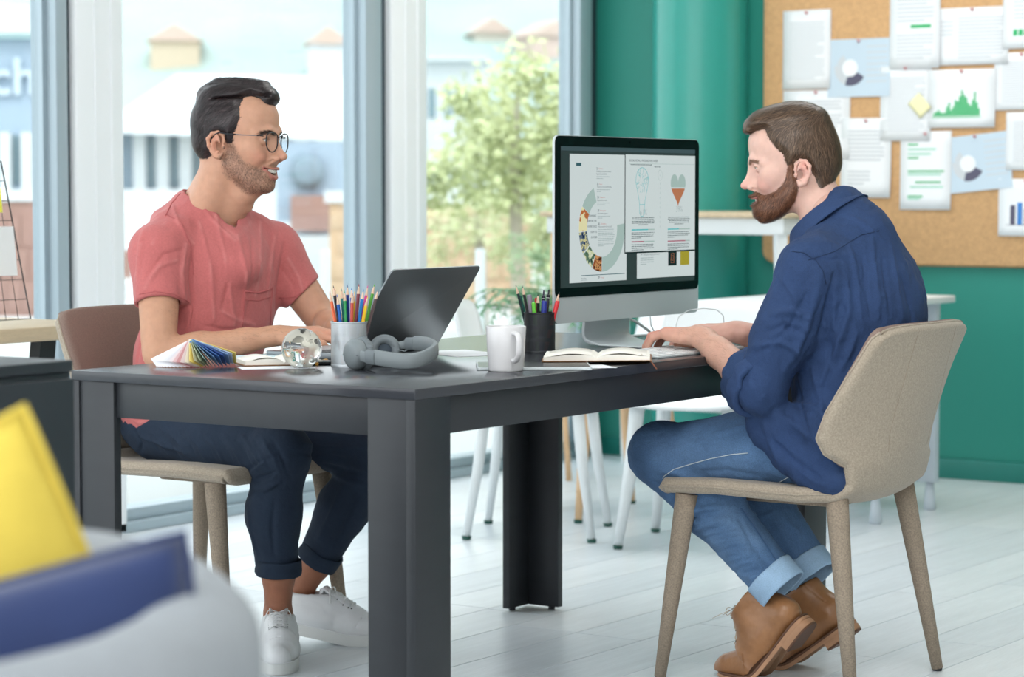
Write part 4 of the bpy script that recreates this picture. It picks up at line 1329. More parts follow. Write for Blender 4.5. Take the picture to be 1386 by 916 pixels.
for r in range(5):
    for c in range(14):
        if k0 is None: k0 = MB().box(-.5, .5, -.5, .5, 0, 1).build('key', M_lapk, lp); o = k0
        else: o = share(k0)
        o.location = (.035 + c * .0212, .045 + r * .0195, .0138); o.scale = (.0175, .0165, .0015)
MB().box(.12, .225, .152, .225, .0138, .0142).build('trackpad', mat('trackpad', (120, 126, 130), rough=.3), lp)

# ---------------------------------------------------------------- headphones
M_hp = mat('grey_headphone', (122, 130, 133), rough=.45)
M_pad = mat('headphone_pad', (112, 120, 124), rough=.6)
M_padin = mat('pad_mesh', (64, 74, 84), rough=.9)
hp = empty('headphones', (0, 0, .0025), label='grey over ear headphones lying in front of the silver pencil cup', cat='headphones')
def disc_frame(c, n, up=(0, 0, 1)):
    n = Vector(n).normalized(); u_ = Vector(up); x = u_.cross(n).normalized(); y = n.cross(x)
    M = Matrix((x, y, n)).transposed().to_4x4(); M.translation = c
    return M
cp1 = atz(483, 481, .786); cp1 = Vector((cp1.x, cp1.y, .788))
c1c = at(482, 481, (Vector((.345, .40, 0)) - CAM).dot(_F))
F1 = disc_frame(c1c, _R * -.80 - _F * .60 + Vector((0, 0, -.05)))
MB().lathe([(0, .020), (.020, .019), (.029, .014), (.0335, .004), (.034, -.004), (.031, -.010), (0, -.010)], n=36, M=F1).build('ear_cup', M_hp, hp, smooth='auto')
MB().lathe([(.012, -.026), (.022, -.030), (.031, -.028), (.0365, -.021), (.035, -.012), (.031, -.009), (0, -.010)], n=36, M=F1).build('ear_pad', M_pad, hp, smooth=True)
g = MB()
for k in range(26):
    a = 2 * math.pi * k / 26
    g.tube([(math.cos(a) * .0352, math.sin(a) * .0352, -.013), (math.cos(a) * .0366, math.sin(a) * .0366, -.022)], .0009, n=4, M=F1)
g.build('pad_pleat', M_hp, hp)
MB().box(-.028, .028, -.0006, .0006, .004, .0162, M=F1).build('cup_seam', M_padin, hp)
c2c = at(521, 475, (Vector((.46, .42, 0)) - CAM).dot(_F))
F2 = disc_frame(c2c, _R * .10 - _F * .95 + Vector((0, 0, .28)))
MB().lathe([(0, -.034), (.022, -.033), (.030, -.026), (.032, -.018), (.029, -.010), (0, -.010)], n=36, M=F2).build('ear_cup', M_hp, hp, smooth='auto')
MB().lathe([(.014, -.006), (.0165, .000), (.023, .006), (.0305, .004), (.0355, -.003), (.034, -.010), (.029, -.013)], n=36, M=F2).build('ear_pad', M_pad, hp, smooth=True)
MB().lathe([(0, -.004), (.016, -.004), (.0165, -.008), (0, -.008)], n=30, M=F2).build('pad_mesh', M_padin, hp, smooth=True)
def dz(px, py, ref): return at(px, py, (Vector((*ref, 0)) - CAM).dot(_F))
band = [dz(508, 485, (.33, .30)), dz(522, 487.5, (.325, .28)), dz(540, 490, (.325, .255)), dz(558, 490, (.335, .235)), dz(574, 486, (.36, .222)), dz(586, 479, (.40, .222)),
        dz(589, 474, (.44, .235)), dz(583, 469, (.475, .26)), dz(572, 466.5, (.50, .29)), dz(562, 466, (.51, .31))]
def ribbon(b, pts, hw, th_, mi=0):
    sm = []
    for i in range(len(pts) - 1):
        p0, p1, p2, p3 = pts[max(0, i - 1)], pts[i], pts[i + 1], pts[min(len(pts) - 1, i + 2)]
        for k in range(4):
            t = k / 4; sm.append(.5 * ((2 * p1) + (-p0 + p2) * t + (2 * p0 - 5 * p1 + 4 * p2 - p3) * t * t + (-p0 + 3 * p1 - 3 * p2 + p3) * t ** 3))
    sm.append(pts[-1]); P = []
    for i, p in enumerate(sm):
        t = (sm[min(i + 1, len(sm) - 1)] - sm[max(i - 1, 0)]).normalized(); up = Vector((0, 0, 1)); n = t.cross(up).normalized()
        q = []
        for k in range(12):
            a = 2 * math.pi * k / 12; q.append(p + up * hw * math.copysign(abs(math.cos(a)) ** .6, math.cos(a)) + n * th_ * math.copysign(abs(math.sin(a)) ** .8, math.sin(a)))
        P.append(q)
    b.grid(P, closed_u=True, mi=mi); n0 = len(b.v) - len(P) * 12
    b.f.append(tuple(n0 + i for i in range(11, -1, -1))); b.m.append(mi); b.f.append(tuple(len(b.v) - 12 + i for i in range(12))); b.m.append(mi)
b = MB(); ribbon(b, [p for p in band], .0165, .0075)
for p in band: pass
b.build('headband', M_hp, hp, smooth='auto')
b = MB(); ribbon(b, [dz(489, 483, (.335, .345)), dz(496, 485, (.33, .325)), dz(504, 485.5, (.33, .305))], .0115, .004); b.build('slider', M_hp, hp, smooth='auto')
b = MB(); ribbon(b, [dz(497, 484, (.331, .32)), dz(509, 486, (.33, .296))], .0155, .0085); b.build('slider_clip', M_pad, hp, smooth='auto')
b = MB(); ribbon(b, [dz(536, 470, (.50, .385)), dz(547, 468, (.51, .355)), dz(553, 467, (.512, .335))], .009, .004); b.build('slider', M_hp, hp, smooth='auto')
b = MB(); ribbon(b, [dz(551, 467, (.512, .34)), dz(562, 466.5, (.51, .312))], .0145, .0085); b.build('slider_clip', M_pad, hp, smooth='auto')
MB().tube([dz(533, 471, (.48, .39)), dz(540, 475, (.49, .375)), dz(548, 477, (.50, .35)), dz(556, 472, (.505, .33))], .0013, n=6).build('wire', M_hp, hp, smooth=True)

# ---------------------------------------------------------------- cups, pencils, mug
def mesh_cup(cx, cy, r, h, name, label, m, m2):
    o = empty(name, (cx, cy, TZ), label=label, cat='pen cup')
    n = 60
    MB().lathe([(r, .001), (r, .004), (r * .985, .006)], n=n).lathe([(0, 0.0), (r, 0.0), (r, .002), (0, .002)], n=n).build('foot_ring', m, o, smooth='auto')
    MB().lathe([(r * .985, h - .004), (r * 1.015, h - .003), (r * 1.015, h), (r * .96, h), (r * .96, h - .004)], n=n).build('rim', m, o, smooth='auto')
    # perforated bands: real holes between plain bands
    b = MB(); rows = 30; k = 64
    z0, z1 = .004, h - .004
    plain = lambda t: (.27 < t < .36) or (.60 < t < .70) or t < .05 or t > .96
    for j in range(rows):
        t = (j + .5) / rows; za = z0 + (z1 - z0) * j / rows; zb = z0 + (z1 - z0) * (j + 1) / rows
        off = .5 * (j % 2)
        for i in range(k):
            a0 = 2 * math.pi * (i + off) / k; a1 = 2 * math.pi * (i + 1 + off) / k; am = (a0 + a1) / 2; zm = (za + zb) / 2
            C = lambda a, z: (r * .985 * math.cos(a), r * .985 * math.sin(a), z)
            if plain(t): b.add([C(a0, za), C(a1, za), C(a1, zb), C(a0, zb)], [(0, 1, 2, 3)])
            else:
                f_ = .19; da = (a1 - a0) * f_; dz_ = (zb - za) * f_
                b.add([C(a0, za), C(a1, za), C(a1, zb), C(a0, zb), C(am, zm - dz_), C(am + da, zm), C(am, zm + dz_), C(am - da, zm)],
                      [(0, 1, 5, 4), (1, 2, 6, 5), (2, 3, 7, 6), (3, 0, 4, 7)])
    b.build('perforated_wall', m2, o)
    return o
M_cupS = mat('silver_mesh', (186, 192, 196), rough=.35, metal=.4)
M_cupB = mat('black_mesh', (36, 40, 44), rough=.45)
def pencil(cx, cy, r, h, tipx, tipy, tipz, ang, col, label, group, kind='pencil', lead=None, rr=.0037):
    """stands in a cup: foot on the cup floor, leaning on the rim"""
    tip = Vector((tipx, tipy, tipz))
    # foot on the cup bottom, opposite to the lean
    d = Vector((tipx - cx, tipy - cy, 0)); L = d.length
    f_ = d * .30 if L > 1e-4 else Vector((0, 0, 0))
    if f_.length > r * .62: f_ = f_.normalized() * r * .62
    foot = Vector((cx + f_.x, cy + f_.y, TZ + .004))
    ax = (tip - foot); Ln = ax.length; q = ax.to_track_quat('Z', 'Y')
    M = Matrix.Translation(foot) @ q.to_matrix().to_4x4()
    cat_ = 'pencil' if kind == 'pencil' else 'pen'
    o = empty({'pencil': 'coloured_pencil', 'graphite': 'graphite_pencil', 'marker': 'marker_pen', 'pen': 'ballpoint_pen'}[kind], foot, label=label, cat=cat_, group=group)
    T0 = Matrix.Translation(-foot) @ M
    mc = mat('lacquer_%d_%d_%d' % col, col, rough=.35)
    if kind in ('pencil', 'graphite'):
        w = .022
        MB().lathe([(0, 0), (rr, 0), (rr, Ln - w), (rr * .98, Ln - w)], n=6, M=T0).build('barrel', mc, o)
        MB().lathe([(rr * .98, Ln - w), (rr * .33, Ln - .006)], n=12, M=T0).build('sharpened_wood', mat('cedar', (222, 190, 166), rough=.7), o, smooth=True)
        MB().lathe([(rr * .34, Ln - .006), (.0003, Ln), (0, Ln)], n=10, M=T0).build('lead', mat('lead_%d_%d_%d' % (lead or col), lead or col, rough=.6), o, smooth=True)
    elif kind == 'marker':
        MB().lathe([(0, 0), (rr, 0), (rr, Ln * .55)], n=16, M=T0).build('barrel', mc, o, smooth='auto')
        MB().lathe([(rr * 1.05, Ln * .55), (rr * 1.08, Ln - .004), (rr * .9, Ln), (0, Ln)], n=16, M=T0).build('cap', mc, o, smooth='auto')
    else:
        MB().lathe([(0, 0), (rr, 0), (rr, Ln * .80), (rr * .8, Ln * .82), (rr * .8, Ln * .86), (rr, Ln * .87), (rr, Ln - .012), (rr * .45, Ln - .011), (rr * .45, Ln), (0, Ln)], n=14, M=T0).build('barrel', mc, o, smooth='auto')
        MB().box(rr, rr + .0012, -.0016, .0016, Ln - .045, Ln - .014, M=T0).build('clip', M_silver, o)
        MB().lathe([(rr * 1.03, Ln * .865), (rr * 1.05, Ln * .872)], n=14, M=T0).build('ring', M_whiteplastic, o)
    return o
SC_ = (.421, .486); SR, SH = .0400, .0985
mesh_cup(SC_[0], SC_[1], SR, SH, 'silver_mesh_cup', 'silver perforated pencil cup holding coloured pencils', M_cupS, M_cupS)
dS = (Vector((*SC_, 0)) - CAM).dot(_F)
cols_ = [('orange', (232, 110, 70), 446, 394, .0, 1), ('black', (34, 32, 40), 451, 386, .0, 0), ('royal blue', (36, 96, 178), 456, 398, -.01, 0), ('crimson', (206, 50, 100), 453, 391, .018, 0), ('green', (46, 150, 86), 466, 393, -.005, 0),
         ('teal', (32, 132, 130), 462, 390, .016, 0), ('navy blue', (40, 56, 130), 470, 385, .006, 0), ('blue', (44, 84, 160), 476, 389, .0, 0), ('rust red', (200, 84, 70), 477, 396, -.018, 0), ('light yellow', (240, 202, 70), 480, 394, .02, 0),
         ('wine red', (130, 40, 60), 486, 384, .01, 0), ('bright blue', (40, 118, 192), 492, 391, -.012, 0), ('magenta', (216, 62, 146), 498, 386, .0, 0), ('golden yellow', (240, 196, 50), 498, 400, -.02, 0), ('leaf green', (92, 172, 66), 507, 384, .008, 0),
         ('dark brown', (92, 76, 76), 512, 391, -.006, 0), ('pink', (224, 70, 120), 480, 404, .024, 0)]
for i, (nm, c, px, py, off, _) in enumerate(cols_):
    p = at(px, py, dS + off)
    pencil(SC_[0], SC_[1], SR, SH, p.x, p.y, p.z, 0, c, '%s pencil, %s from the left by its tip in the silver cup' % (nm, ['1st', '2nd', '5th', '3rd', '7th', '6th', '8th', '9th', '10th', '11th', '13th', '14th', '15th', '16th', '17th', '18th', '12th'][i]), 'coloured pencils in the silver cup')
BC_ = (1.030, .392); BR, BH = .0375, .096
mesh_cup(BC_[0], BC_[1], BR, BH, 'black_mesh_cup', 'black perforated pen cup behind the white mug', M_cupB, M_cupB)
dB = (Vector((*BC_, 0)) - CAM).dot(_F)
for (nm, kind, c, px, py, off, rr, lb) in [
    ('a', 'graphite', (44, 60, 62), 698, 385, .0, .0036, 'striped graphite pencil leaning out furthest left of the black cup'),
    ('b', 'graphite', (50, 48, 50), 707, 386, -.005, .0036, 'second sharpened graphite pencil in the black cup'),
    ('c', 'marker', (30, 108, 98), 703, 400, .012, .0048, 'dark green felt marker in the black cup'),
    ('d', 'marker', (138, 128, 142), 716, 399, -.006, .0058, 'mauve grey marker in the black cup'),
    ('e', 'marker', (110, 206, 70), 722, 409, -.018, .0044, 'lime green marker in the black cup'),
    ('f', 'graphite', (38, 36, 38), 728, 397, -.008, .0042, 'black pencil with brown wood in the middle of the black cup'),
    ('g', 'pen', (46, 44, 60), 736, 393, .006, .0044, 'black pen with white ring in the black cup'),
    ('h', 'marker', (44, 60, 150), 737, 407, -.014, .0060, 'blue marker in the black cup'),
    ('i', 'pen', (40, 40, 48), 743, 392, .008, .0046, 'black and white pen with silver clip in the black cup'),
    ('j', 'graphite', (56, 54, 60), 757, 395, .004, .0042, 'grey pencil leaning right out of the black cup'),
    ('k', 'marker', (222, 54, 60), 755, 407, -.010, .0050, 'red marker at the right of the black cup'),
    ('l', 'marker', (200, 60, 50), 726, 403, .018, .0044, 'red marker mostly hidden behind the black pencils')]:
    p = at(px, py, dB + off)
    pencil(BC_[0], BC_[1], BR, BH, p.x, p.y, p.z, 0, c, lb, 'pens in the black cup', kind, (60, 60, 64), rr)

mc_ = Vector((.500, .128, TZ))
mg = empty('mug', mc_, label='plain white mug with the handle turned to the camera', cat='mug')
M_porc = mat('white_porcelain', (212, 211, 212), rough=.22, coat=.3)
MB().lathe([(0, .003), (.034, .002), (.0355, 0), (.0365, .002), (.0375, .008), (.0405, .05), (.0425, .0935), (.0418, .0955), (.0402, .0945), (.0385, .05), (.035, .01), (0, .007)], n=56).build('body', M_porc, mg, smooth=True)
hd = (-_F * .93 + _R * .42).normalized()
hp_ = [Vector((0, 0, z)) + hd * r for r, z in ((.0395, .081), (.050, .0815), (.0605, .079), (.067, .070), (.0675, .056), (.065, .040), (.057, .028), (.046, .0235), (.0385, .026))]
sm = []
for i in range(len(hp_) - 1):
    p0, p1, p2, p3 = hp_[max(0, i - 1)], hp_[i], hp_[i + 1], hp_[min(len(hp_) - 1, i + 2)]
    for k in range(4):
        t = k / 4; sm.append(.5 * ((2 * p1) + (-p0 + p2) * t + (2 * p0 - 5 * p1 + 4 * p2 - p3) * t * t + (-p0 + 3 * p1 - 3 * p2 + p3) * t ** 3))
sm.append(hp_[-1])
MB().tube(sm, .0065, n=14, flat=.7, up=tuple(hd)).build('handle', M_porc, mg, smooth=True)
MB().lathe([(0, .082), (.0405, .082)], n=40).build('coffee', mat('coffee', (60, 40, 30), rough=.15), mg, smooth=True)

# ---------------------------------------------------------------- glass globe
M_crystal = mat('crystal', (250, 252, 252), rough=.0, trans=1.0, ior=1.46)
gc = Vector((.334, .548, TZ))
gb = empty('glass_globe', gc, label='small crystal globe paperweight with frosted continents', cat='globe')
R_ = .0435
prof = [(0, 0), (.017, 0)] + [(R_ * math.cos(a), R_ * .96 + R_ * math.sin(a)) for a in [math.radians(k) for k in range(-66, 90, 6)]] + [(0, R_ * 1.96)]
MB().lathe(prof, n=64).build('ball', M_crystal, gb, smooth='auto')
b = MB(); nu, nv = 90, 45
def land(u_, v_):
    x, y, z = math.cos(u_) * math.cos(v_), math.sin(u_) * math.cos(v_), math.sin(v_)
    return mnoise.fractal(Vector((x, y, z)) * 1.5 + Vector((3.1, .2, 1.4)), .7, 2.0, 4) > .12
for i in range(nu):
    for j in range(4, nv - 2):
        u_, v_ = 2 * math.pi * i / nu, -math.pi / 2 + math.pi * j / nv
        if land(u_, v_):
            q = []
            for (a, c) in ((0, 0), (1, 0), (1, 1), (0, 1)):
                uu, vv = 2 * math.pi * (i + a) / nu, -math.pi / 2 + math.pi * (j + c) / nv
                q.append((R_ * 1.004 * math.cos(uu) * math.cos(vv), R_ * 1.004 * math.sin(uu) * math.cos(vv), R_ * .96 + R_ * 1.004 * math.sin(vv)))
            b.add(q, [(0, 1, 2, 3)])
b.build('continents', mat('frosted_glass', (226, 222, 208), rough=.5, trans=.55), gb)

# ---------------------------------------------------------------- paint colour fan
fanp = at(262, 463, (Vector((.24, .76, 0)) - CAM).dot(_F))
fn = empty('colour_swatch_fan', (fanp.x, fanp.y, TZ), label='fanned out paint colour swatch deck at the left of the desk', cat='swatch fan')
fcol = [(240, 240, 244)] * 4 + [(236, 236, 240), (232, 232, 236), (228, 227, 231), (222, 222, 227), (216, 214, 219), (226, 214, 216), (220, 184, 186), (206, 150, 152), (228, 208, 206), (240, 230, 214), (240, 214, 120), (200, 196, 160), (170, 180, 150), (140, 168, 160), (126, 158, 178), (96, 134, 180), (70, 112, 172), (60, 92, 156), (120, 152, 196), (186, 202, 224), (232, 208, 110)]
n = len(fcol)
pv = Vector((0, 0, fanp.z - TZ))
for k, c in enumerate(fcol):
    t = k / (n - 1)
    az = math.radians(190 + 152 * t)          # in the (right, away) frame
    L = .087 - .012 * math.sin(math.pi * t) + (.012 * max(0, t - .6) / .4)
    dirh = _R * math.cos(az) + _F * math.sin(az) * .62
    tip = dirh * L; tip.z = .0035 + .016 * max(0, (t - .55) / .45)
    ax = (tip - pv)
    side = Vector((-dirh.y, dirh.x, 0)).normalized()
    up_ = ax.cross(side).normalized()
    side = (side * .75 + up_ * -.66).normalized()
    w0, w1 = .012, .021
    nrm = ax.cross(side).normalized() * .0005
    a0, a1 = pv - side * w0, pv + side * w0; b0, b1 = pv + ax - side * w1, pv + ax + side * w1
    for q in (b0, b1):
        if q.z < .0008: q.z = .0008
    MB().add([a0 - nrm, a1 - nrm, b1 - nrm, b0 - nrm, a0 + nrm, a1 + nrm, b1 + nrm, b0 + nrm], [(0, 1, 2, 3), (7, 6, 5, 4), (0, 4, 5, 1), (1, 5, 6, 2), (2, 6, 7, 3), (3, 7, 4, 0)]).build('swatch', mat('swatch_%d_%d_%d' % c, c, rough=.5), fn)
MB().lathe([(0, -.004), (.0035, -.004), (.0035, .004), (0, .004)], n=12, M=disc_frame(pv - _F * .010 + _R * -.004, -_F)).build('pivot_screw', mat('blue_pivot', (40, 130, 210), rough=.4), fn, smooth='auto')

# ---------------------------------------------------------------- notebooks, tablet, paper
M_page = mat('cream_page', (240, 236, 226), rough=.8)
M_pageedge = mat('page_edges', (226, 216, 190), rough=.9, wave=.0)
M_brown = mat('brown_leather_cover', (140, 100, 66), rough=.6)
def open_book(P0, u_, v_, w, h, th_, cover, name, label, lift=.018, pcol=M_page):
    """spine through P0 along v; pages spread +-w along u"""
    lift *= .5
    o = empty(name, (P0.x, P0.y, TZ + (.0075 if name == 'open_notebook' else 0)), label=label, cat='notebook')
    u_ = Vector((u_[0], u_[1], 0)).normalized(); v_ = Vector((v_[0], v_[1], 0)).normalized()
    def sec(s, t):      # s -1..1 over the spread, t 0..1 thickness
        a = abs(s); z = th_ * (1 - .15 * a) + lift * (math.sin(math.pi * min(1, a * 1.15)) ** 1.0) * .55 - .6 * th_ * math.exp(-(a / .06) ** 2)
        return z * t
    N_ = 24
    for nm, t0, t1, m, ex in (('cover', 0, .0022, cover, .004), ('page_block', .0022, None, pcol, 0)):
        P = []
        for i in range(N_ + 1):
            s = -1 + 2 * i / N_; zt = sec(s, 1) + .002
            zb = .0003 if nm == 'cover' else .0022
            if nm == 'cover': zt = .0022
            base = u_ * (s * (w + ex))
            P.append([base - v_ * (h / 2 + ex) + Vector((0, 0, zb)), base + v_ * (h / 2 + ex) + Vector((0, 0, zb)), base + v_ * (h / 2 + ex) + Vector((0, 0, zt)), base - v_ * (h / 2 + ex) + Vector((0, 0, zt))])
        b = MB().grid([list(reversed(r)) for r in P], closed_u=True); b.f.append((3, 2, 1, 0)); b.m.append(0); L_ = N_ * 4; b.f.append((L_, L_ + 1, L_ + 2, L_ + 3)); b.m.append(0)
        b.build(nm, m, o, smooth='auto')
    for k, (s, hh) in enumerate(((-1, .75), (1, .75))):      # a loosely lifted leaf each side
        P = []
        for i in range(13):
            a = i / 12; x = s * w * (.02 + .97 * a)
            P.append([u_ * x - v_ * h / 2 + Vector((0, 0, sec(s * a, 1) + .0012 + .004 * math.sin(math.pi * a))), u_ * x + v_ * h / 2 + Vector((0, 0, sec(s * a, 1) + .0012 + .004 * math.sin(math.pi * a)))])
        lf = MB().grid(P).build('leaf', pcol, o, smooth=True); md = lf.modifiers.new('t', 'SOLIDIFY'); md.thickness = .0003
    return o
nb = open_book(Vector((.845, .115, TZ)), (.30, -.36), (.83, .50), .118, .20, .010, M_brown, 'open_notebook', 'open cream paged notebook with brown ribbon by the bearded man', lift=.012)
rb = [atz(862, 484, .775), atz(870, 484.5, .776), atz(878, 488, .768), Vector((.80, -.006, .757)), Vector((.79, -.012, .745)), Vector((.785, -.012, .728))]
rb = [at(861, 484, dz_) for dz_ in ((Vector((.86, .03, 0)) - CAM).dot(_F),)] + [dz(868, 484, (.85, .02)), dz(876, 488, (.845, -.0)), dz(883, 496, (.84, -.008)), dz(889, 504, (.84, -.010))]
MB().tube([tuple(Vector(p) - Vector((.845, .115, TZ))) for p in rb], .0022, n=6, flat=.4).build('ribbon_bookmark', mat('brown_ribbon', (150, 92, 66), rough=.7), nb, smooth=True)
nb2 = open_book(Vector((.400, .668, TZ)), (.75, -.65), (.62, .78), .085, .125, .010, M_brown, 'small_open_notebook', 'small open notebook with tan cover behind the crystal globe', lift=.014)
def slab(name, label, cat, P, th_, m, z=TZ, extra=None, r=.006):
    """thin rectangular slab: P centre, size, angle"""
    (cx, cy), (w, h), a = P
    o = empty(name, (cx, cy, z), a, label=label, cat=cat)
    MB().prism([(p[0] - w / 2, p[1] - h / 2) for p in rounded(w, h, r)], .0002, th_).build('sheet' if th_ < .003 else 'housing', m, o, bevel=0 if th_ < .003 else .0012)
    return o
tb = slab('tablet', 'silver edged tablet lying under the open notebook', 'tablet', ((.615, .135), (.245, .172), -.95), .0065, M_silver)
MB().prism([(p[0] - .119, p[1] - .083) for p in rounded(.238, .166, .005)], .0064, .0069).build('screen_glass', M_scr_off, tb)
slab('loose_paper', 'white sheet on the desk between laptop and white mug', 'paper', ((.905, .530), (.21, .148), 1.15), .0009, M_paper, r=.001)
slab('folded_paper', 'second white sheet under the notebook corner at the desk edge', 'paper', ((.735, .085), (.20, .09), .9), .0007, M_paper, r=.001)
slab('white_slip', 'white paper slip in front of the small notebook left of the globe', 'paper', ((.300, .590), (.16, .07), -.72), .0008, M_paper, r=.001)
slab('pale_blue_booklet', 'pale blue booklet behind the small notebook, by the forearm', 'booklet', ((.545, .800), (.19, .13), -.3), .004, mat('pale_blue_cover', (206, 226, 230), rough=.6), r=.003)
slab('black_phone', 'black phone lying on the desk between globe and silver cup', 'phone', ((.435, .585), (.14, .068), -.9), .007, M_scr_off)
ppn = empty('yellow_pencil', (.40, .56, TZ), label='yellow pencil lying flat between globe and silver cup', cat='pencil')
MB().lathe([(0, 0), (.0036, 0), (.0036, .12), (.0005, .14), (0, .14)], n=6, M=Matrix.Translation((0, 0, .0037)) @ Vector((.56, .30, 0)).to_track_quat('Z', 'Y').to_matrix().to_4x4()).build('barrel', mat('yellow_lacquer', (206, 150, 60), rough=.4), ppn)
# ---------------------------------------------------------------- armchair in the foreground with cushions
def cw(X, Y, Z):    # right, away, up -> world
    return CAM + _R * X + _F * Y + Vector((0, 0, Z - CAM.z))
M_sofa = mat('light_grey_upholstery', (146, 151, 156), rough=.9, var=.03, vscale=30)
M_navy = mat('navy_velvet', (24, 44, 90), rough=.75, sheen=.3, var=.05, vscale=20)
M_yel = mat('mustard_fabric', (208, 184, 76), rough=.85, var=.05, vscale=30)
S = SDF((-1.05, 1.70, 0), (-.12, 2.65, .92), .012)
# curved back / arm shell, seen from outside
zt = .79
S.f[:] = .3
pth = [(-.612 + .33 * math.cos(math.radians(k)), 2.17 + .33 * math.sin(math.radians(k))) for k in range(150, -151, -20)]
tops = [.770 + .021 * math.sin(math.radians(k)) for k in range(150, -151, -20)]
for i in range(len(pth) - 1):
    for k in range(6):
        t = k / 6; x = pth[i][0] + (pth[i + 1][0] - pth[i][0]) * t; y = pth[i][1] + (pth[i + 1][1] - pth[i][1]) * t; z = tops[i] + (tops[i + 1] - tops[i]) * t
        S.cone((x, y, .16), (x, y, z - .055), .055, .055, k=.02)
S.box((-.62, 2.17, .33), (.26, .26, .13), .05, k=.03)
V, Q = S.mesh()
V = np.array([cw(*p) for p in V])
arm = empty('armchair', cw(-.6, 1.9, 0), label='light grey armchair with rounded rim, blurred in the near left corner', cat='armchair')
o = np_mesh('upholstery', V, Q, M_sofa); o.parent = arm; o.matrix_parent_inverse = Matrix.Translation(-arm.location)
for (x, y) in ((-.8, 2.38), (-.40, 2.38), (-.8, 1.96), (-.40, 1.96)):
    p = cw(x, y, 0) - arm.location
    MB().tube([(p.x, p.y, .18), (p.x, p.y, 0)], [.02, .013], n=12).build('leg', M_beech, arm, smooth=True)
def cushion(name, label, m, cen, ax_u, ax_v, hw, hh, th_, seed):
    """pillow: puffy in the middle, pinched corners"""
    u_, v_ = Vector(ax_u).normalized(), Vector(ax_v).normalized(); n_ = u_.cross(v_).normalized()
    P = []; N_ = 20
    for sgn in (1, -1):
        R = []
        for i in range(N_ + 1):
            row = []
            for j in range(N_ + 1):
                a, b_ = -1 + 2 * i / N_, -1 + 2 * j / N_
                e = (max(0, 1 - abs(a) ** 2.6) * max(0, 1 - abs(b_) ** 2.6)) ** .5
                pull = 1 - .07 * (1 - abs(a * b_)) * max(abs(a), abs(b_)) ** 2
                w = th_ * e * (1 + .10 * mnoise.noise(Vector((a * 2, b_ * 2, seed + sgn))))
                row.append(Vector(cen) + u_ * (a * hw * pull) + v_ * (b_ * hh * pull) + n_ * (w * sgn))
            R.append([cw(*q) for q in row])
        P.append(R)
    o = empty(name, cw(*cen), label=label, cat='cushion')
    b = MB().grid(P[0]).grid([list(reversed(r)) for r in P[1]])
    c = b.build('cover', m, o, smooth=True, weld=True); c.matrix_parent_inverse = Matrix.Translation(-o.location)
    edge = [P[0][0][j] for j in range(N_)] + [P[0][i][N_] for i in range(N_)] + [P[0][N_][j] for j in range(N_, 0, -1)] + [P[0][i][0] for i in range(N_, 0, -1)]
    q = MB().tube(edge + [edge[0]], .004, n=6, cap=False).build('piping', m, o, smooth=True); q.matrix_parent_inverse = Matrix.Translation(-o.location)
    return o
cushion('navy_cushion', 'navy blue cushion lying in the grey armchair', M_navy, (-.452, 2.13, .628), (.965, .10, .20), (-.20, .12, .96), .20, .165, .050, 1)
cushion('yellow_cushion', 'mustard yellow cushion standing behind the navy one in the grey armchair', M_yel, (-.525, 2.255, .704), (.89, .0, .46), (-.46, .08, .89), .17, .17, .050, 4)
# ---------------------------------------------------------------- people: shared builders
def smooth01(x): 
    x = np.clip(x, 0, 1); return x * x * (3 - 2 * x)

def poly_sd(X, Z, poly):
    """signed distance in the (x, z) side view, negative inside"""
    P = np.asarray(poly, np.float32); n = len(P)
    best = np.full(np.broadcast(X, Z).shape, 1e9, np.float32); inside = np.zeros(best.shape, bool)
    for i in range(n):
        a, b = P[i], P[(i + 1) % n]; e = b - a
        wx, wz = X - a[0], Z - a[1]
        t = np.clip((wx * e[0] + wz * e[1]) / (e @ e + 1e-12), 0, 1)
        best = np.minimum(best, (wx - t * e[0]) ** 2 + (wz - t * e[1]) ** 2)
        c = ((a[1] <= Z) & (b[1] > Z)) | ((b[1] <= Z) & (a[1] > Z))
        xi = a[0] + (Z - a[1]) / (e[1] if abs(e[1]) > 1e-9 else 1e-9) * e[0]
        inside ^= (c & (X < xi))
    d = np.sqrt(best); return np.where(inside, -d, d)

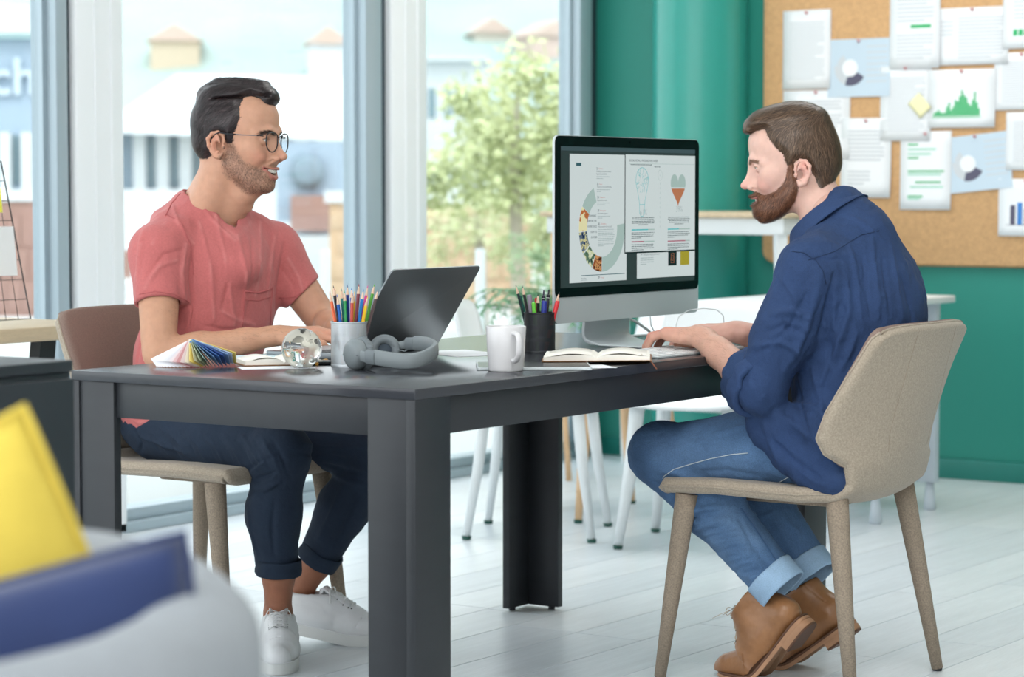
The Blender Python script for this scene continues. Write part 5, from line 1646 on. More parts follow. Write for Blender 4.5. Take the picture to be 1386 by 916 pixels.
def head_field(neck, smile=0.5, open_mouth=False, chin=0.0, ear_dx=-.008, h=.0017, nose=1.0, slit=.0026, occ=0.0, ear_dz=-.006, ear_k=.92, brow_dz=-.004):
    S = SDF((-.125, -.102, -.235), (.142, .102, .140), h)
    S.ell((-.008 - occ / 2, 0, .035), (.097 + occ / 2, .077, .083), 0)
    S.ell((-.045, 0, -.015), (.052, .060, .052), .03)
    S.ell((.038, 0, .045), (.057, .063, .057), .02)
    S.ell((.036, 0, -.028), (.055, .060, .076), .03)
    S.ell((.045, 0, -.088), (.042, .040, .026), .02)
    for s in (-1, 1):
        S.cone((-.002, s * .048, -.058), (.066, s * .018, -.103), .017, .014, .028)
        S.ell((.058, s * .047, -.024), (.020, .016, .016), .022)
        S.ell((.072, s * .036, -.046 + .004 * smile), (.017, .015 + .002 * smile, .015), .016)
        S.chain([(.091, 0, .015 + brow_dz), (.088, s * .024, .021 + brow_dz), (.070, s * .049, .014 + brow_dz)], [.0075, .0085, .006], .014)
    S.ell((.080 + chin, 0, -.107), (.0155, .020, .0145), .014)
    S.ell((.080, 0, -.074), (.019, .029, .025), .014)
    for s in (-1, 1):
        S.ell((.103, s * .032, -.001), (.018, .0155, .0115), .013, op='s')
        S.ell((.0775, s * .031, -.001), (.0142, .0142, .0142), .004)
    # nose
    S.cone((.083, 0, .002), (.090, 0, -.036), .012, .0175, .012)
    S.chain([(.089, 0, .013), (.096, 0, -.006), (.108 + .003 * nose, 0, -.030)], [.0075, .0062, .0082], .009)
    S.ell((.1135 + .003 * nose, 0, -.0375), (.0110, .0100, .0095), .006)
    for s in (-1, 1):
        S.ell((.1035, s * .0125, -.0425), (.0105, .0062, .0075), .005)
        S.ell((.0895, s * .017, -.046), (.012, .008, .010), .010)
    for s in (-1, 1): S.ell((.1085, s * .0065, -.0495), (.0058, .0030, .0038), .0025, op='s')
    # mouth
    cz = -.0700 + .0035 * smile; cw_ = .0235 + .004 * smile; cx = .0865 - .004 * smile
    lipU = [(cx, -cw_, cz), (.0985, -.012, -.0690), (.1035, -.003, -.0665), (.1035, .003, -.0665), (.0985, .012, -.0690), (cx, cw_, cz)]
    dz = -.0085 if open_mouth else 0
    lipL = [(cx, -cw_, cz), (.0955, -.013, -.0775 + dz), (.0995, 0, -.0795 + dz), (.0955, .013, -.0775 + dz), (cx, cw_, cz)]
    S.chain(lipU, [.0022, .0036, .0036, .0036, .0036, .0022], .005, k2=.004)
    S.chain(lipL, [.0020, .0036, .0040, .0036, .0020], .005, k2=.004)
    if open_mouth:
        for t in np.linspace(-1, 1, 9):
            y = t * (cw_ - .003); hgt = .0062 * (1 - t * t) + .0012
            S.ell((.100 - .016 * t * t, y, (-.0735 + .5 * dz * .2) * (1 - t * t) + cz * t * t - .001 * (1 - t * t)), (.016, .004, hgt), .0015, op='s')
    else:
        S.chain([(cx + .004, -cw_, cz), (.1015, -.011, -.0735), (.1055, 0, -.0735), (.1015, .011, -.0735), (cx + .004, cw_, cz)], .0010 + .0012 * smile, .002, op='s')
    # smile creases
    for s in (-1, 1):
        S.chain([(.1005, s * .0175, -.046), (.094, s * .0275, -.056), (.087, s * .0335, -.069), (.083, s * .0335, -.078)], [.0010, .0022, .0024, .0008], .006, op='s')
        S.chain([(.091, s * .018, -.012), (.086, s * .031, -.0165), (.077, s * .043, -.012)], [.0005, .0012, .0006], .004, op='s')
    # eyelid slit
    for s in (-1, 1):
        S.ell((.0915, s * .0315, -.0015 - .0015 * smile), (.009, .0125, slit), .0012, op='s')
    a, b, r1, r2 = neck
    S.cone(a, b, r1, r2, .022)
    S.pre = S.f.copy()
    # ears
    for s in (-1, 1):
        ex = ear_dx
        E = lambda x, z: (ex + x * ear_k, s * (.0755 + .42 * ear_k * max(0, .010 - x) - .004 * (z > .02)), z * ear_k - .012 + ear_dz)
        S.ell(E(-.006, .001), (.016 * ear_k, .0045, .026 * ear_k), .003, R=Matrix.Rotation(s * .42, 3, 'Z'))
        S.chain([E(.010, -.002), E(.0115, .010), E(.008, .023), E(-.004, .0315), E(-.017, .028), E(-.0245, .014), E(-.0225, -.003), E(-.0145, -.017)], [.0030, .0036, .0038, .0040, .0042, .0042, .0038, .0034], .003)
        S.chain([E(-.0145, -.017), E(-.006, -.027), E(.003, -.029), E(.009, -.020)], [.0040, .0058, .0062, .004], .004)
        S.chain([E(-.003, .020), E(-.013, .012), E(-.0155, -.001), E(-.009, -.013), E(.001, -.016)], .0026, .003)
        c = E(-.001, -.003); S.ell((c[0], s * (abs(c[1]) + .006), c[2]), (.0080, .0085, .0105), .0035, op='s')
        c = E(-.019, .010); S.chain([(c[0] + .010, s * (abs(c[1]) + .003), c[2] + .010), (c[0] + .001, s * (abs(c[1]) + .004), c[2]), (c[0] + .003, s * (abs(c[1]) + .002), c[2] - .014)], .0017, .002, op='s')
        S.ell((ex + .0135 * ear_k, s * .079, -.016 + ear_dz), (.0045, .0035, .006), .003)     # tragus
    return S, lipU, lipL, (cx, cw_, cz)

def head_colors(V, base, lip, lipU, lipL, flush, stubble=None, brow=(60, 44, 36), region=None, bz=-.005):
    base = np.array(lin(base)); C = np.tile(base, (len(V), 1))
    def blend(w, c): 
        nonlocal C
        w = np.clip(w, 0, 1)[:, None]; C = C * (1 - w) + np.array(lin(c)) * w
    for s in (-1, 1):
        blend(.55 * np.exp(-(np.linalg.norm(V - (.078, s * .042, -.040), axis=1) / .020) ** 2), flush)
        blend(.50 * np.exp(-(np.linalg.norm((V - (-.014, s * .085, -.018)) / (1, .6, 1.5), axis=1) / .017) ** 2), flush)
    blend(.45 * np.exp(-(np.linalg.norm(V - (.118, 0, -.042), axis=1) / .014) ** 2), flush)
    if stubble is not None and region is not None:
        n = np.array([mnoise.noise(Vector(p) * 260) for p in V]) ; n2 = np.array([mnoise.noise(Vector(p) * 45) for p in V])
        d = poly_sd(V[:, 0], V[:, 2], region)
        w = smooth01(-d / .016) * (.50 + .35 * n + .22 * n2)
        # not on the lips, less on the upper cheek
        blend(w, stubble)
    dl, _ = seg_dist(V, lipU); blend(.75 * (1 - smooth01((dl - .0034) / .0022)), lip)
    dl, _ = seg_dist(V, lipL); blend(.80 * (1 - smooth01((dl - .0042) / .0022)), lip)
    for s in (-1, 1):
        d, t = seg_dist(V, [(.101, s * .012, .0165 + bz), (.097, s * .028, .0225 + bz), (.083, s * .047, .0165 + bz)])
        blend(.75 * (1 - smooth01((d - .0020) / .0035)), brow)
        d, t = seg_dist(V, [(.0905, s * .019, -.0005), (.0925, s * .031, .0020), (.086, s * .043, -.001)])
        blend(.6 * (1 - smooth01((d - .0006) / .0018)), brow)
    # inside of the mouth, nostrils
    blend((1 - smooth01((np.linalg.norm((V - (.088, 0, -.0745)) / (1.0, 1.7, .62), axis=1) - .008) / .004)) * (V[:, 0] < .0945), (96, 36, 34))
    return C

def eye_parts(H, parent, s, look):
    c = Vector((.0772, s * .0312, -.001))
    f = (Vector((1, look[0], look[1]))).normalized()
    fr = disc_frame(c, f)
    MB().lathe([(0, -.0122)] + [(.0122 * math.cos(a), .0122 * math.sin(a)) for a in [math.radians(k) for k in range(-75, 90, 15)]] + [(0, .0122)], n=24, M=H @ fr).build('eyeball', mat('eye_white', (232, 226, 222), rough=.25), parent, smooth=True)
    e = MB().lathe([(0, .0128), (.0030, .01275), (.0056, .0117)], n=24, M=H @ fr).lathe([(0, .01285), (.0024, .01278)], n=16, mi=1, M=H @ fr)
    e.build('iris', [mat('iris_brown', (74, 52, 38), rough=.2), mat('pupil', (10, 8, 8), rough=.1)], parent, smooth=True)

def hair_shell(S, poly, thick, taper=.010, extra=None, y_shift=None):
    """offset of the head field inside a side-view region; thick(X, Y, Z) in metres"""
    X = S.ax[0][:, None, None]; Y = S.ax[1][None, :, None]; Z = S.ax[2][None, None, :]
    sd = poly_sd(S.ax[0][:, None], S.ax[2][None, :], poly)[:, None, :]
    T = thick(X, Y, Z) * smooth01(-sd / taper) - .004 * (sd > -.0006)
    H = SDF.__new__(SDF); H.lo, H.h, H.n, H.ax = S.lo, S.h, S.n, S.ax
    H.f = (S.pre - T).astype(np.float32)
    H.f = np.where(sd > .001, np.maximum(H.f, .002), H.f).astype(np.float32)
    if extra: extra(H)
    return H

def strands(name, S, V, Q, n, flow, length, steps, width, color, mat_, parent, H, lift=(.0002, .0016), seed=1, jitter=.25, region=None, cvar=.25, curl=0.0, min_nz=None):
    """thin tapered blades of hair that run over the surface of field S along flow(P)"""
    rs = np.random.RandomState(seed)
    a = V[Q[:, 0]]; area = np.linalg.norm(np.cross(V[Q[:, 2]] - a, V[Q[:, 3]] - V[Q[:, 1]]), axis=1)
    cen = V[Q].mean(1)
    if region is not None: area = area * region(cen)
    idx = rs.choice(len(Q), n, p=area / area.sum())
    w = rs.rand(n, 4); w /= w.sum(1)[:, None]
    P = (V[Q[idx]] * w[:, :, None]).sum(1)
    L = length * (0.55 + .9 * rs.rand(n)) if not callable(length) else length(P) * (.6 + .8 * rs.rand(n))
    lf = lift[0] + (lift[1] - lift[0]) * rs.rand(n)
    eps = S.h
    def grad(P):
        g = np.stack([S.sample(P + d) - S.sample(P - d) for d in np.eye(3) * eps], 1)
        return g / np.maximum(np.linalg.norm(g, axis=1), 1e-9)[:, None]
    jit = rs.randn(n, 3) * jitter
    pts = []; nrm = []
    N = grad(P)
    for k in range(steps + 1):
        pts.append(P + N * (lf * (.2 + .8 * min(1, k / 2)))[:, None] ); nrm.append(N)
        d = flow(P) + jit + (curl * np.sin(k * 1.1 + jit[:, :1] * 20) * jit if curl else 0)
        d = d - N * (d * N).sum(1)[:, None]
        d /= np.maximum(np.linalg.norm(d, axis=1), 1e-9)[:, None]
        P = P + d * (L / steps)[:, None]
        f = S.sample(P); N = grad(P)
        P = P - N * np.clip(f, -.004, .004)[:, None]
    pts = np.array(pts); nrm = np.array(nrm)      # steps+1, n, 3
    T = np.gradient(pts, axis=0); T /= np.maximum(np.linalg.norm(T, axis=2), 1e-9)[:, :, None]
    B = np.cross(T, nrm)
    prof = np.sin(np.pi * (np.linspace(.12, 1.0, steps + 1))) ** .6 ; prof[-1] = .08
    wv = width * (.7 + .6 * rs.rand(n))
    A = pts - B * (prof[:, None] * wv[None])[:, :, None]; Bp = pts + B * (prof[:, None] * wv[None])[:, :, None]
    VV = np.stack([A, Bp], 2).transpose(1, 0, 2, 3).reshape(-1, 3)
    base = (np.arange(n) * (steps + 1) * 2)[:, None]; k = np.arange(steps)[None]
    q = np.stack([base + 2 * k, base + 2 * k + 1, base + 2 * k + 3, base + 2 * k + 2], 2).reshape(-1, 4)
    c = np.array(lin(color)); cc = np.clip(c[None] * (1 + cvar * rs.randn(n, 1)), 0.002, 1)
    cc = np.repeat(cc, (steps + 1) * 2, axis=0)
    Hm = np.array(H); VV = VV @ Hm[:3, :3].T + Hm[:3, 3]
    o = np_mesh(name, VV, q, mat_, parent, col=cc); o['kind'] = 'stuff'; return o

def xf(V, H):
    Hm = np.array(H); return V @ Hm[:3, :3].T + Hm[:3, 3]

def frame(o, x, z=(0, 0, 1), s=1.0):
    """matrix with local x along x, local z near z"""
    x = Vector(x).normalized(); z = Vector(z); y = z.cross(x).normalized(); z = x.cross(y)
    M = Matrix((x, y, z)).transposed().to_4x4()
    M = M @ Matrix.Scale(s, 4); M.translation = Vector(o)
    return M

def hand_prims(S, M, s, curl, spread=1.0, scale=1.0, thumb=0.0):
    """palm-down hand, fingers along local x, thumb side = s * y. curl: per finger (mcp, pip, dip) in degrees downward"""
    P = lambda x, y, z: tuple(M @ Vector((x * scale, y * scale, z * scale)))
    r = lambda v: v * scale
    K = [(.086, s * .027, .001), (.090, s * .009, .003), (.085, -s * .010, .001), (.076, -s * .027, -.003)]
    zax = tuple((M.to_3x3() @ Vector((0, 0, 1))).normalized())
    S.cone(P(-.02, 0, 0), P(.02, 0, -.001), r(.0265), r(.0275), .012, sc=(zax, .74))
    for i, k in enumerate(K):
        S.cone(P(.018, k[1] * .55, -.002), P(*k), r(.0165), r(.0118), .012, sc=(zax, .86))
    S.cone(P(.030, -s * .024, -.008), P(.066, -s * .026, -.008), r(.013), r(.011), .012)      # heel of the hand
    Ls = [(.041, .025, .020), (.045, .029, .021), (.041, .027, .021), (.032, .020, .018)]
    for i, k in enumerate(K):
        c = curl[i] if isinstance(curl, list) else curl
        p = Vector(k); a = 0; pts = [Vector(k)]; az = s * math.radians([5, 1, -3, -8][i]) * spread
        for L, dg in zip(Ls[i], c):
            a += math.radians(dg)
            p = p + Vector((math.cos(a) * math.cos(az), math.cos(a) * math.sin(az), -math.sin(a))) * L
            pts.append(p)
        rr = [r(q) for q in ((.0100, .0092, .0082, .0070) if i < 3 else (.0088, .0080, .0071, .0062))]
        F = [P(*q) for q in pts]
        for j in range(3): S.cone(F[j], F[j + 1], rr[j], rr[j + 1], .0022 if j else .005)
        S.ell(F[1], (rr[1] * 1.06,) * 3, .002)
    t = thumb
    T = [(.014, s * .020, -.006), (.044, s * (.042 + t), -.014), (.070, s * (.050 + t), -.021), (.094, s * (.047 + t), -.026)]
    for j in range(3): S.cone(P(*T[j]), P(*T[j + 1]), r([.0155, .0125, .0102][j]), r([.0125, .0102, .0078][j]), [.014, .005, .003][j])
    # tendons
    for i, k in enumerate(K): S.cone(P(.035, k[1] * .6, .0125), P(k[0], k[1], .0090), r(.0022), r(.003), .006)

def cuff_ring(name, p, ax, r, hgt, th_, m, parent, ell=(1, 1), up=(1, 0, 0), wob=.003, seed=0, nseg=48, lip=.002):
    """turned-up cloth band around axis ax with centre p"""
    F = frame(p, up, ax); F = Matrix.Translation(Vector(p)) @ Vector(ax).to_track_quat('Z', 'Y').to_matrix().to_4x4()
    prof = [(-th_, 0), (-th_ * .3, -lip), (th_ * .6, -lip), (th_, .002), (th_ * 1.05, hgt * .3), (th_ * .9, hgt * .6), (th_, hgt - .002), (th_ * .5, hgt + lip), (-th_ * .5, hgt), (-th_, hgt * .5)]
    P = []
    for k in range(nseg):
        a = 2 * math.pi * k / nseg; row = []
        for (dr, z) in prof:
            w = mnoise.noise(Vector((math.cos(a) * 1.6, math.sin(a) * 1.6, z * 18 + seed))) * wob + mnoise.noise(Vector((math.cos(a) * 5, math.sin(a) * 5, z * 30 + seed * 2))) * wob * .4
            rr = r + dr + w
            row.append(F @ Vector((math.cos(a) * rr * ell[0], math.sin(a) * rr * ell[1], z + w * .8)))
        P.append(row)
    P.append(P[0])
    b = MB().grid(P, closed_u=True)
    return b.build(name, m, parent, smooth=True, weld=True)
# ---------------------------------------------------------------- materials
M_skin1 = mat('skin_tan', (216, 172, 146), rough=.52, vcol='tone', sss=.18, bump=.10, bscale=900, bdist=.0006, var=.05, vscale=60, spec=.35)
M_skin2 = mat('skin_fair', (226, 186, 172), rough=.52, vcol='tone', sss=.18, bump=.10, bscale=900, bdist=.0006, var=.05, vscale=60, spec=.35)
M_hair = mat('hair', (40, 34, 34), rough=.34, vcol='tone', spec=.5)
M_tooth = mat('teeth', (240, 236, 226), rough=.25)
M_pink = mat('faded_pink_jersey', (190, 106, 104), rough=.92, var=.05, vscale=9, var2=.06, vscale2=220, bump=.45, bscale=55, bdist=.004, sheen=.15, vcol='tone')
M_chino = mat('dark_navy_chino', (30, 44, 62), rough=.88, var=.07, vscale=18, var2=.10, vscale2=500, bump=.5, bscale=60, bdist=.004)
M_denimshirt = mat('indigo_linen', (40, 68, 118), rough=.9, var=.06, vscale=12, var2=.14, vscale2=500, bump=.6, bscale=60, bdist=.005, vcol='tone')
M_jeans = mat('blue_denim', (74, 112, 156), rough=.9, var=.05, vscale=14, var2=.16, vscale2=420, bump=.6, bscale=70, bdist=.004, vcol='tone')
M_denimlight = mat('denim_inside', (150, 180, 208), rough=.9, var=.06, vscale=40, var2=.10, vscale2=500, bump=.2, bscale=700)
M_thread = mat('pale_thread', (190, 200, 206), rough=.8)
M_threador = mat('ochre_thread', (190, 150, 96), rough=.8)
M_pinkrib = mat('pink_rib', (182, 98, 98), rough=.92, bump=.2, bscale=500)
M_sneak = mat('white_leather', (232, 234, 236), rough=.42, bump=.08, bscale=120)
M_sneaksole = mat('white_rubber', (222, 224, 222), rough=.5)
M_lace = mat('white_lace', (224, 226, 226), rough=.85, bump=.3, bscale=900)
M_inner = mat('shoe_lining', (150, 152, 154), rough=.9)
M_boot = mat('tan_leather', (146, 102, 66), rough=.40, var=.16, vscale=18, var2=.05, vscale2=120, bump=.12, bscale=140, coat=.15)
M_bootsole = mat('leather_sole', (164, 124, 94), rough=.6, var=.12, vscale=30)
M_bootwelt = mat('dark_welt', (92, 62, 44), rough=.6)
M_bootlace = mat('waxed_lace', (188, 172, 152), rough=.8)
M_frame = mat('black_spectacle_frame', (26, 28, 34), rough=.25)
M_lens = glass_mat('spectacle_lens', (.985, .985, .995), .12)

def cat2(*args):
    """join (V, Q, C) islands"""
    V = []; Q = []; C = []; n = 0
    for v, q, c in args:
        V.append(v); Q.append(q + n); C.append(c); n += len(v)
    return np.concatenate(V), np.concatenate(Q), np.concatenate(C)

def skin_tone(V, base, dark, seed=0):
    b = np.array(lin(base)); d = np.array(lin(dark))
    return np.tile(b, (len(V), 1))

def tone(V, base, spots=(), noise=0.0, scale=30, seed=0):
    C = np.tile(np.array(lin(base)), (len(V), 1))
    if noise:
        C = C * (1 + noise * fbm(V, scale, 2, seed))[:, None]
    for pts, w, c, a in spots:
        d, t = seg_dist(V, pts)
        k = a * np.exp(-(d / w) ** 2); C = C * (1 - k[:, None]) + np.array(lin(c)) * k[:, None]
    return np.clip(C, 0.001, 1)

_bvh_cache = {}
def trace(V, Q, px_pts):
    """where the sight lines through these picture points meet the cloth: used to lay creases on it"""
    key = id(V)
    if key not in _bvh_cache:
        _bvh_cache.clear(); _bvh_cache[key] = BVHTree.FromPolygons([tuple(p) for p in V], [tuple(int(i) for i in q) for q in Q])
    t = _bvh_cache[key]; out = []
    for (px, py) in px_pts:
        h = t.ray_cast(CAM, cray(px, py).normalized())
        if h[0] is not None: out.append(tuple(h[0]))
    return out
def crease(V, Q, specs):
    """specs: (picture polyline, height, half width)"""
    sp = []
    for pl, amp, w in specs:
        # resample so the line follows the surface
        pts = []
        for (a, b) in zip(pl[:-1], pl[1:]):
            n = max(2, int(math.hypot(b[0] - a[0], b[1] - a[1]) / 9))
            pts += [(a[0] + (b[0] - a[0]) * i / n, a[1] + (b[1] - a[1]) * i / n) for i in range(n)]
        pts.append(pl[-1]); q = trace(V, Q, pts)
        if len(q) >= 2: sp.append((q, amp, w))
    _bvh_cache.clear()
    return folds(V, Q, sp)
def thread(name, V, Q, pl, r, m, parent, lift=.0012):
    q = []
    for (a, b) in zip(pl[:-1], pl[1:]):
        n = max(2, int(math.hypot(b[0] - a[0], b[1] - a[1]) / 6))
        q += [(a[0] + (b[0] - a[0]) * i / n, a[1] + (b[1] - a[1]) * i / n) for i in range(n)]
    q.append(pl[-1]); pts = trace(V, Q, q)
    if len(pts) < 2: return None
    pts = [Vector(p) + (CAM - Vector(p)).normalized() * lift for p in pts]
    return MB().tube(pts, r, n=5).build(name, m, parent, smooth=True)

# ================================================================= man in the pink t-shirt
man1 = empty('person', (.86, 1.30, 0), label='smiling man with glasses, pink t-shirt and navy trousers, typing on the laptop', cat='person')
M1 = Matrix.Translation((-.86, -1.30, 0))
f1 = Vector((.2425, -.970, -.035))
H1 = frame((.86, 1.172, 1.259), f1, (.03, -.02, 1), 1.07)
H1i = H1.inverted()
nb1 = H1i @ Vector((.862, 1.262, 1.045)); 
S, lu, ll, mc3 = head_field(((-.022, 0, -.075), tuple(nb1), .050, .060), smile=1.0, open_mouth=True)
nbv = Vector(nb1)
for s in (-1, 1):    # neck muscles, larynx
    S.cone((-.018, s * .046, -.060), tuple(nbv + Vector((.050, -s * .030, .01))), .012, .009, .020)
S.cone((-.040, 0, -.075), tuple(nbv + Vector((-.030, 0, .02))), .042, .055, .03)
for s in (-1, 1): S.cone((-.035, s * .030, -.095), tuple(nbv + Vector((-.015, s * .062, -.015))), .030, .040, .03)
S.cone((.022, 0, -.125), tuple(nbv + Vector((.045, 0, .02))), .030, .030, .03)
q_ = Vector((.030, 0, -.115)).lerp(nbv + Vector((.052, 0, .0)), .45); S.ell(tuple(q_ + Vector((.022, 0, 0))), (.009, .009, .012), .012)
S.plane_cut((0, 0, -.232), (0, 0, -1))
Vh, Qh = S.mesh()
stub = [(.004, -.004), (.026, -.006), (.040, -.030), (.052, -.050), (.078, -.058), (.095, -.052), (.14, -.052), (.14, -.14), (.040, -.135), (-.006, -.090), (-.012, -.05)]
Ch = head_colors(Vh, (200, 152, 126), (176, 108, 98), lu, ll, (198, 126, 106), stubble=(104, 78, 66), region=stub, brow=(56, 42, 36))
Sh1 = S

body = []
body.append((xf(Vh, H1), Qh, Ch))
# torso under the shirt, shows in the neckline
e1 = Vector((.979, -.204, 0)); e2 = Vector((-.204, -.979, 0)); R1_ = Matrix((e1, e2, Vector((0, 0, 1)))).transposed()
T1 = SDF((.55, .98, .84), (1.20, 1.50, 1.16), .006)
T1.ell((.86, 1.255, .88), (.165, .110, .19), 0, R=R1_)
T1.cone((.862, 1.262, 1.02), (.862, 1.235, 1.10), .070, .062, .03)
T1.cone((.862, 1.262, 1.00), (.70, 1.275, .985), .055, .050, .04); T1.cone((.862, 1.262, 1.00), (1.03, 1.205, .985), .055, .050, .04)
for s in (-1, 1): T1.cone(tuple(Vector((.86, 1.255, 1.01)) + e2 * .065 + e1 * s * .012), tuple(Vector((.86, 1.26, 1.02)) + e2 * .05 + e1 * s * .12), .010, .009, .014)
Vt, Qt = T1.mesh(); body.append((Vt, Qt, tone(Vt, (200, 152, 126))))
# arms with hands
SHR, ELR, WRR = Vector((.685, 1.275, .975)), Vector((.622, 1.222, .738)), Vector((.792, .985, .783))
SHL, ELL, WRL = Vector((1.035, 1.200, .975)), Vector((1.075, 1.075, .800)), Vector((.935, .90, .785))
hres = .0024
def arm(sh, el, wr, tipdir, side, lo, hi, curl, thumb=0.0, sc=1.0, zt=(0, 0, 1)):
    A = SDF(lo, hi, hres)
    A.cone(sh, el.lerp(sh, .15), .049, .039, .01); A.cone(el.lerp(sh, .5), el, .044, .034, .02)
    A.cone(el, el.lerp(wr, .35), .034, .0375, .02)
    A.cone(el.lerp(wr, .3), el.lerp(wr, .72), .0375, .0285, .015); A.cone(el.lerp(wr, .7), wr, .0285, .0235, .015)
    M = frame(wr, tipdir, zt)
    hand_prims(A, M, side, curl, thumb=thumb, scale=sc)
    return A.mesh() + (A,)
cv = [(14, 34, 22), (12, 36, 24), (14, 38, 24), (16, 36, 24)]
V_, Q_, A1R = arm(SHR, ELR, WRR, (.48, -.86, .02), 1, (.54, .77, .68), (.98, 1.36, 1.05), cv, zt=(-.25, -.1, 1), sc=1.03)
A1RV, A1RQ = V_, Q_
body.append((V_, Q_, tone(V_, (198, 150, 122), [([tuple(WRR + Vector((.035, -.07, .02))), tuple(WRR + Vector((.06, -.12, .01)))], .03, (208, 142, 122), .45), ([tuple(ELR)], .05, (196, 140, 112), .5)])))
V_, Q_, A1L = arm(SHL, ELL, WRL, (-.35, -.93, .02), -1, (.79, .71, .69), (1.16, 1.30, 1.05), cv, zt=(.1, -.1, 1), sc=1.03)
body.append((V_, Q_, tone(V_, (194, 146, 120), [([tuple(WRL)], .06, (208, 150, 128), .4)])))
# lower legs and ankles
KR, AR = Vector((.762, .962, .500)), Vector((.785, .990, .105))
KL, AL = Vector((1.045, .865, .487)), Vector((.985, 1.10, .105))
for K_, A_, fd in ((KR, AR, Vector((-.78, -.62, 0))), (KL, AL, Vector((.42, -.90, 0)))):
    a = K_.lerp(A_, .45); lo = [min(a[i], A_[i]) - .10 for i in range(3)]; hi = [max(a[i], A_[i]) + .10 for i in range(3)]; lo[2] = .02
    L = SDF(lo, hi, .0035)
    bk = (K_ - A_).cross(Vector((1, 0, 0))).normalized()
    a = K_.lerp(A_, .64); L.cone(a, K_.lerp(A_, .75), .038, .037, .02); L.cone(K_.lerp(A_, .70), A_, .039, .031, .02)
    L.cone(A_, A_ - fd * .012 + Vector((0, 0, -.045)), .027, .023, .02)
    L.ell(A_ + Vector((.030, .0, .0)), (.013, .014, .016), .010); L.ell(A_ + Vector((-.030, .0, .005)), (.013, .014, .016), .010)
    L.cone(A_ + fd * .01, A_ + fd * .07 + Vector((0, 0, -.04)), .028, .026, .02)
    v, q = L.mesh(); body.append((v, q, tone(v, (160, 108, 84), noise=.06, scale=50)))
def core(lo, hi, hips, legs):
    Cc = SDF(lo, hi, .010)
    Cc.ell(hips, (.13, .09, .08), 0); Cc.cone(hips, (hips[0], hips[1] - .04 * (1 if hips[1] > 0 else -1) * 0, .90), .09, .10, .04)
    for h_, k_, a_ in legs:
        Cc.cone(h_, k_, .062, .046, .02); Cc.cone(k_, k_.lerp(a_, .75), .044, .030, .02)
    return Cc.mesh()
v, q = core((.62, .76, .12), (1.16, 1.50, .92), (.86, 1.33, .56), ((Vector((.775, 1.345, .545)), KR, AR), (Vector((.950, 1.335, .545)), KL, AL)))
body.append((v, q, tone(v, (200, 152, 126))))
V_, Q_, C_ = cat2(*body)
b1 = np_mesh('body', V_, Q_, M_skin1, man1, C_); b1.matrix_parent_inverse = M1
def keep(o): o.matrix_parent_inverse = M1; return o
def eyes(H, parent, Mi, look):
    for s in (-1, 1):
        n0 = len(parent.children)
        eye_parts(H, parent, s, look)
    for c in parent.children:
        if c.name.startswith(('eyeball', 'iris')): c.matrix_parent_inverse = Mi
eyes(H1, man1, M1, (.12, -.03))
# teeth
b = MB(); n = 11
for i in range(n):
    t = -1 + 2 * (i + .5) / n; t2 = 1.7 / n
    y0, y1 = (t - t2 / 2) * .0205, (t + t2 / 2) * .0205
    xx = .0985 - .0115 * t * t
    b.box(xx - .005, xx, y0 + .0002, y1 - .0002, -.0765 + .0030 * t * t, -.0685 + .001 * t * t, M=H1)
keep(b.build('teeth', M_tooth, man1, bevel=.0007))
b = MB()
for i in range(9):
    t = -1 + 2 * (i + .5) / 9; xx = .0945 - .010 * t * t
    b.box(xx - .004, xx, (t - .1) * .017, (t + .1) * .017, -.0868, -.0828 + .002 * t * t, M=H1)
keep(b.build('lower_teeth', M_tooth, man1, bevel=.0006))
# hair
hp1 = [(.004, -.014), (.022, -.014), (.025, .008), (.034, .026), (.040, .048), (.036, .072), (.038, .090), (.052, .097), (.066, .092), (.078, .080), (.10, .074), (.15, .14), (-.15, .17), (-.15, -.04), (-.062, -.066), (-.042, -.058), (-.030, -.034), (-.027, -.006), (-.014, .009), (.001, .006), (.004, -.014)][:-1]
def th1(X, Y, Z):
    top = smooth01((Z - .070) / .045)
    front = smooth01((X - .02) / .07)
    t = .0055 + .0120 * top - .004 * top * front + .003 * smooth01((-X - .03) / .05) * smooth01((Z - .0) / .05)
    t = t - .0035 * smooth01((-.02 - Z) / .03)
    # parting on his right side
    g = np.exp(-((Z - .0905 - .10 * X) / .0030) ** 2) * (Y < -.015) * smooth01((X + .045) / .02)
    side = smooth01((Y + .046) / .02) * top
    return t + .004 * side - .0135 * g
def quiff(Hs):
    Hs.ell((.056, .010, .106), (.028, .042, .012), .016, R=Matrix.Rotation(.30, 3, 'Y'))
    Hs.ell((.079, .008, .091), (.012, .030, .011), .010)
    Hs.ell((.008, .012, .124), (.050, .046, .012), .03)
Hs1 = hair_shell(S, hp1, th1, .018, quiff)
Vq, Qq = Hs1.mesh(2)
keep(np_mesh('hair', xf(Vq, H1), Qq, M_hair, man1, np.tile(np.array(lin((46, 38, 38))), (len(Vq), 1))))
def flow1(P):
    x, y, z = P[:, 0], P[:, 1], P[:, 2]
    top = smooth01((z - .075) / .02) * (y > -.046)
    d_top = np.stack([-.45 + 1.0 * smooth01((x - .03) / .05) * 0, .9 + 0 * y, .25 + 0 * z], 1)
    d_front = np.stack([.35 + 0 * x, .55 + 0 * y, .8 + 0 * z], 1)
    fr = smooth01((x - .045) / .03)[:, None]
    d_top = d_top * (1 - fr) + d_front * fr
    d_side = np.stack([-.80 + 0 * x, 0 * y, -.62 - .5 * smooth01((-x - .03) / .05)], 1)
    return d_top * top[:, None] + d_side * (1 - top[:, None])
keep(strands('hair_strands', Hs1, Vq, Qq, 11000, flow1, .026, 7, .00050, (50, 41, 42), M_hair, man1, H1, lift=(.0001, .0022), seed=2, jitter=.20, cvar=.60))
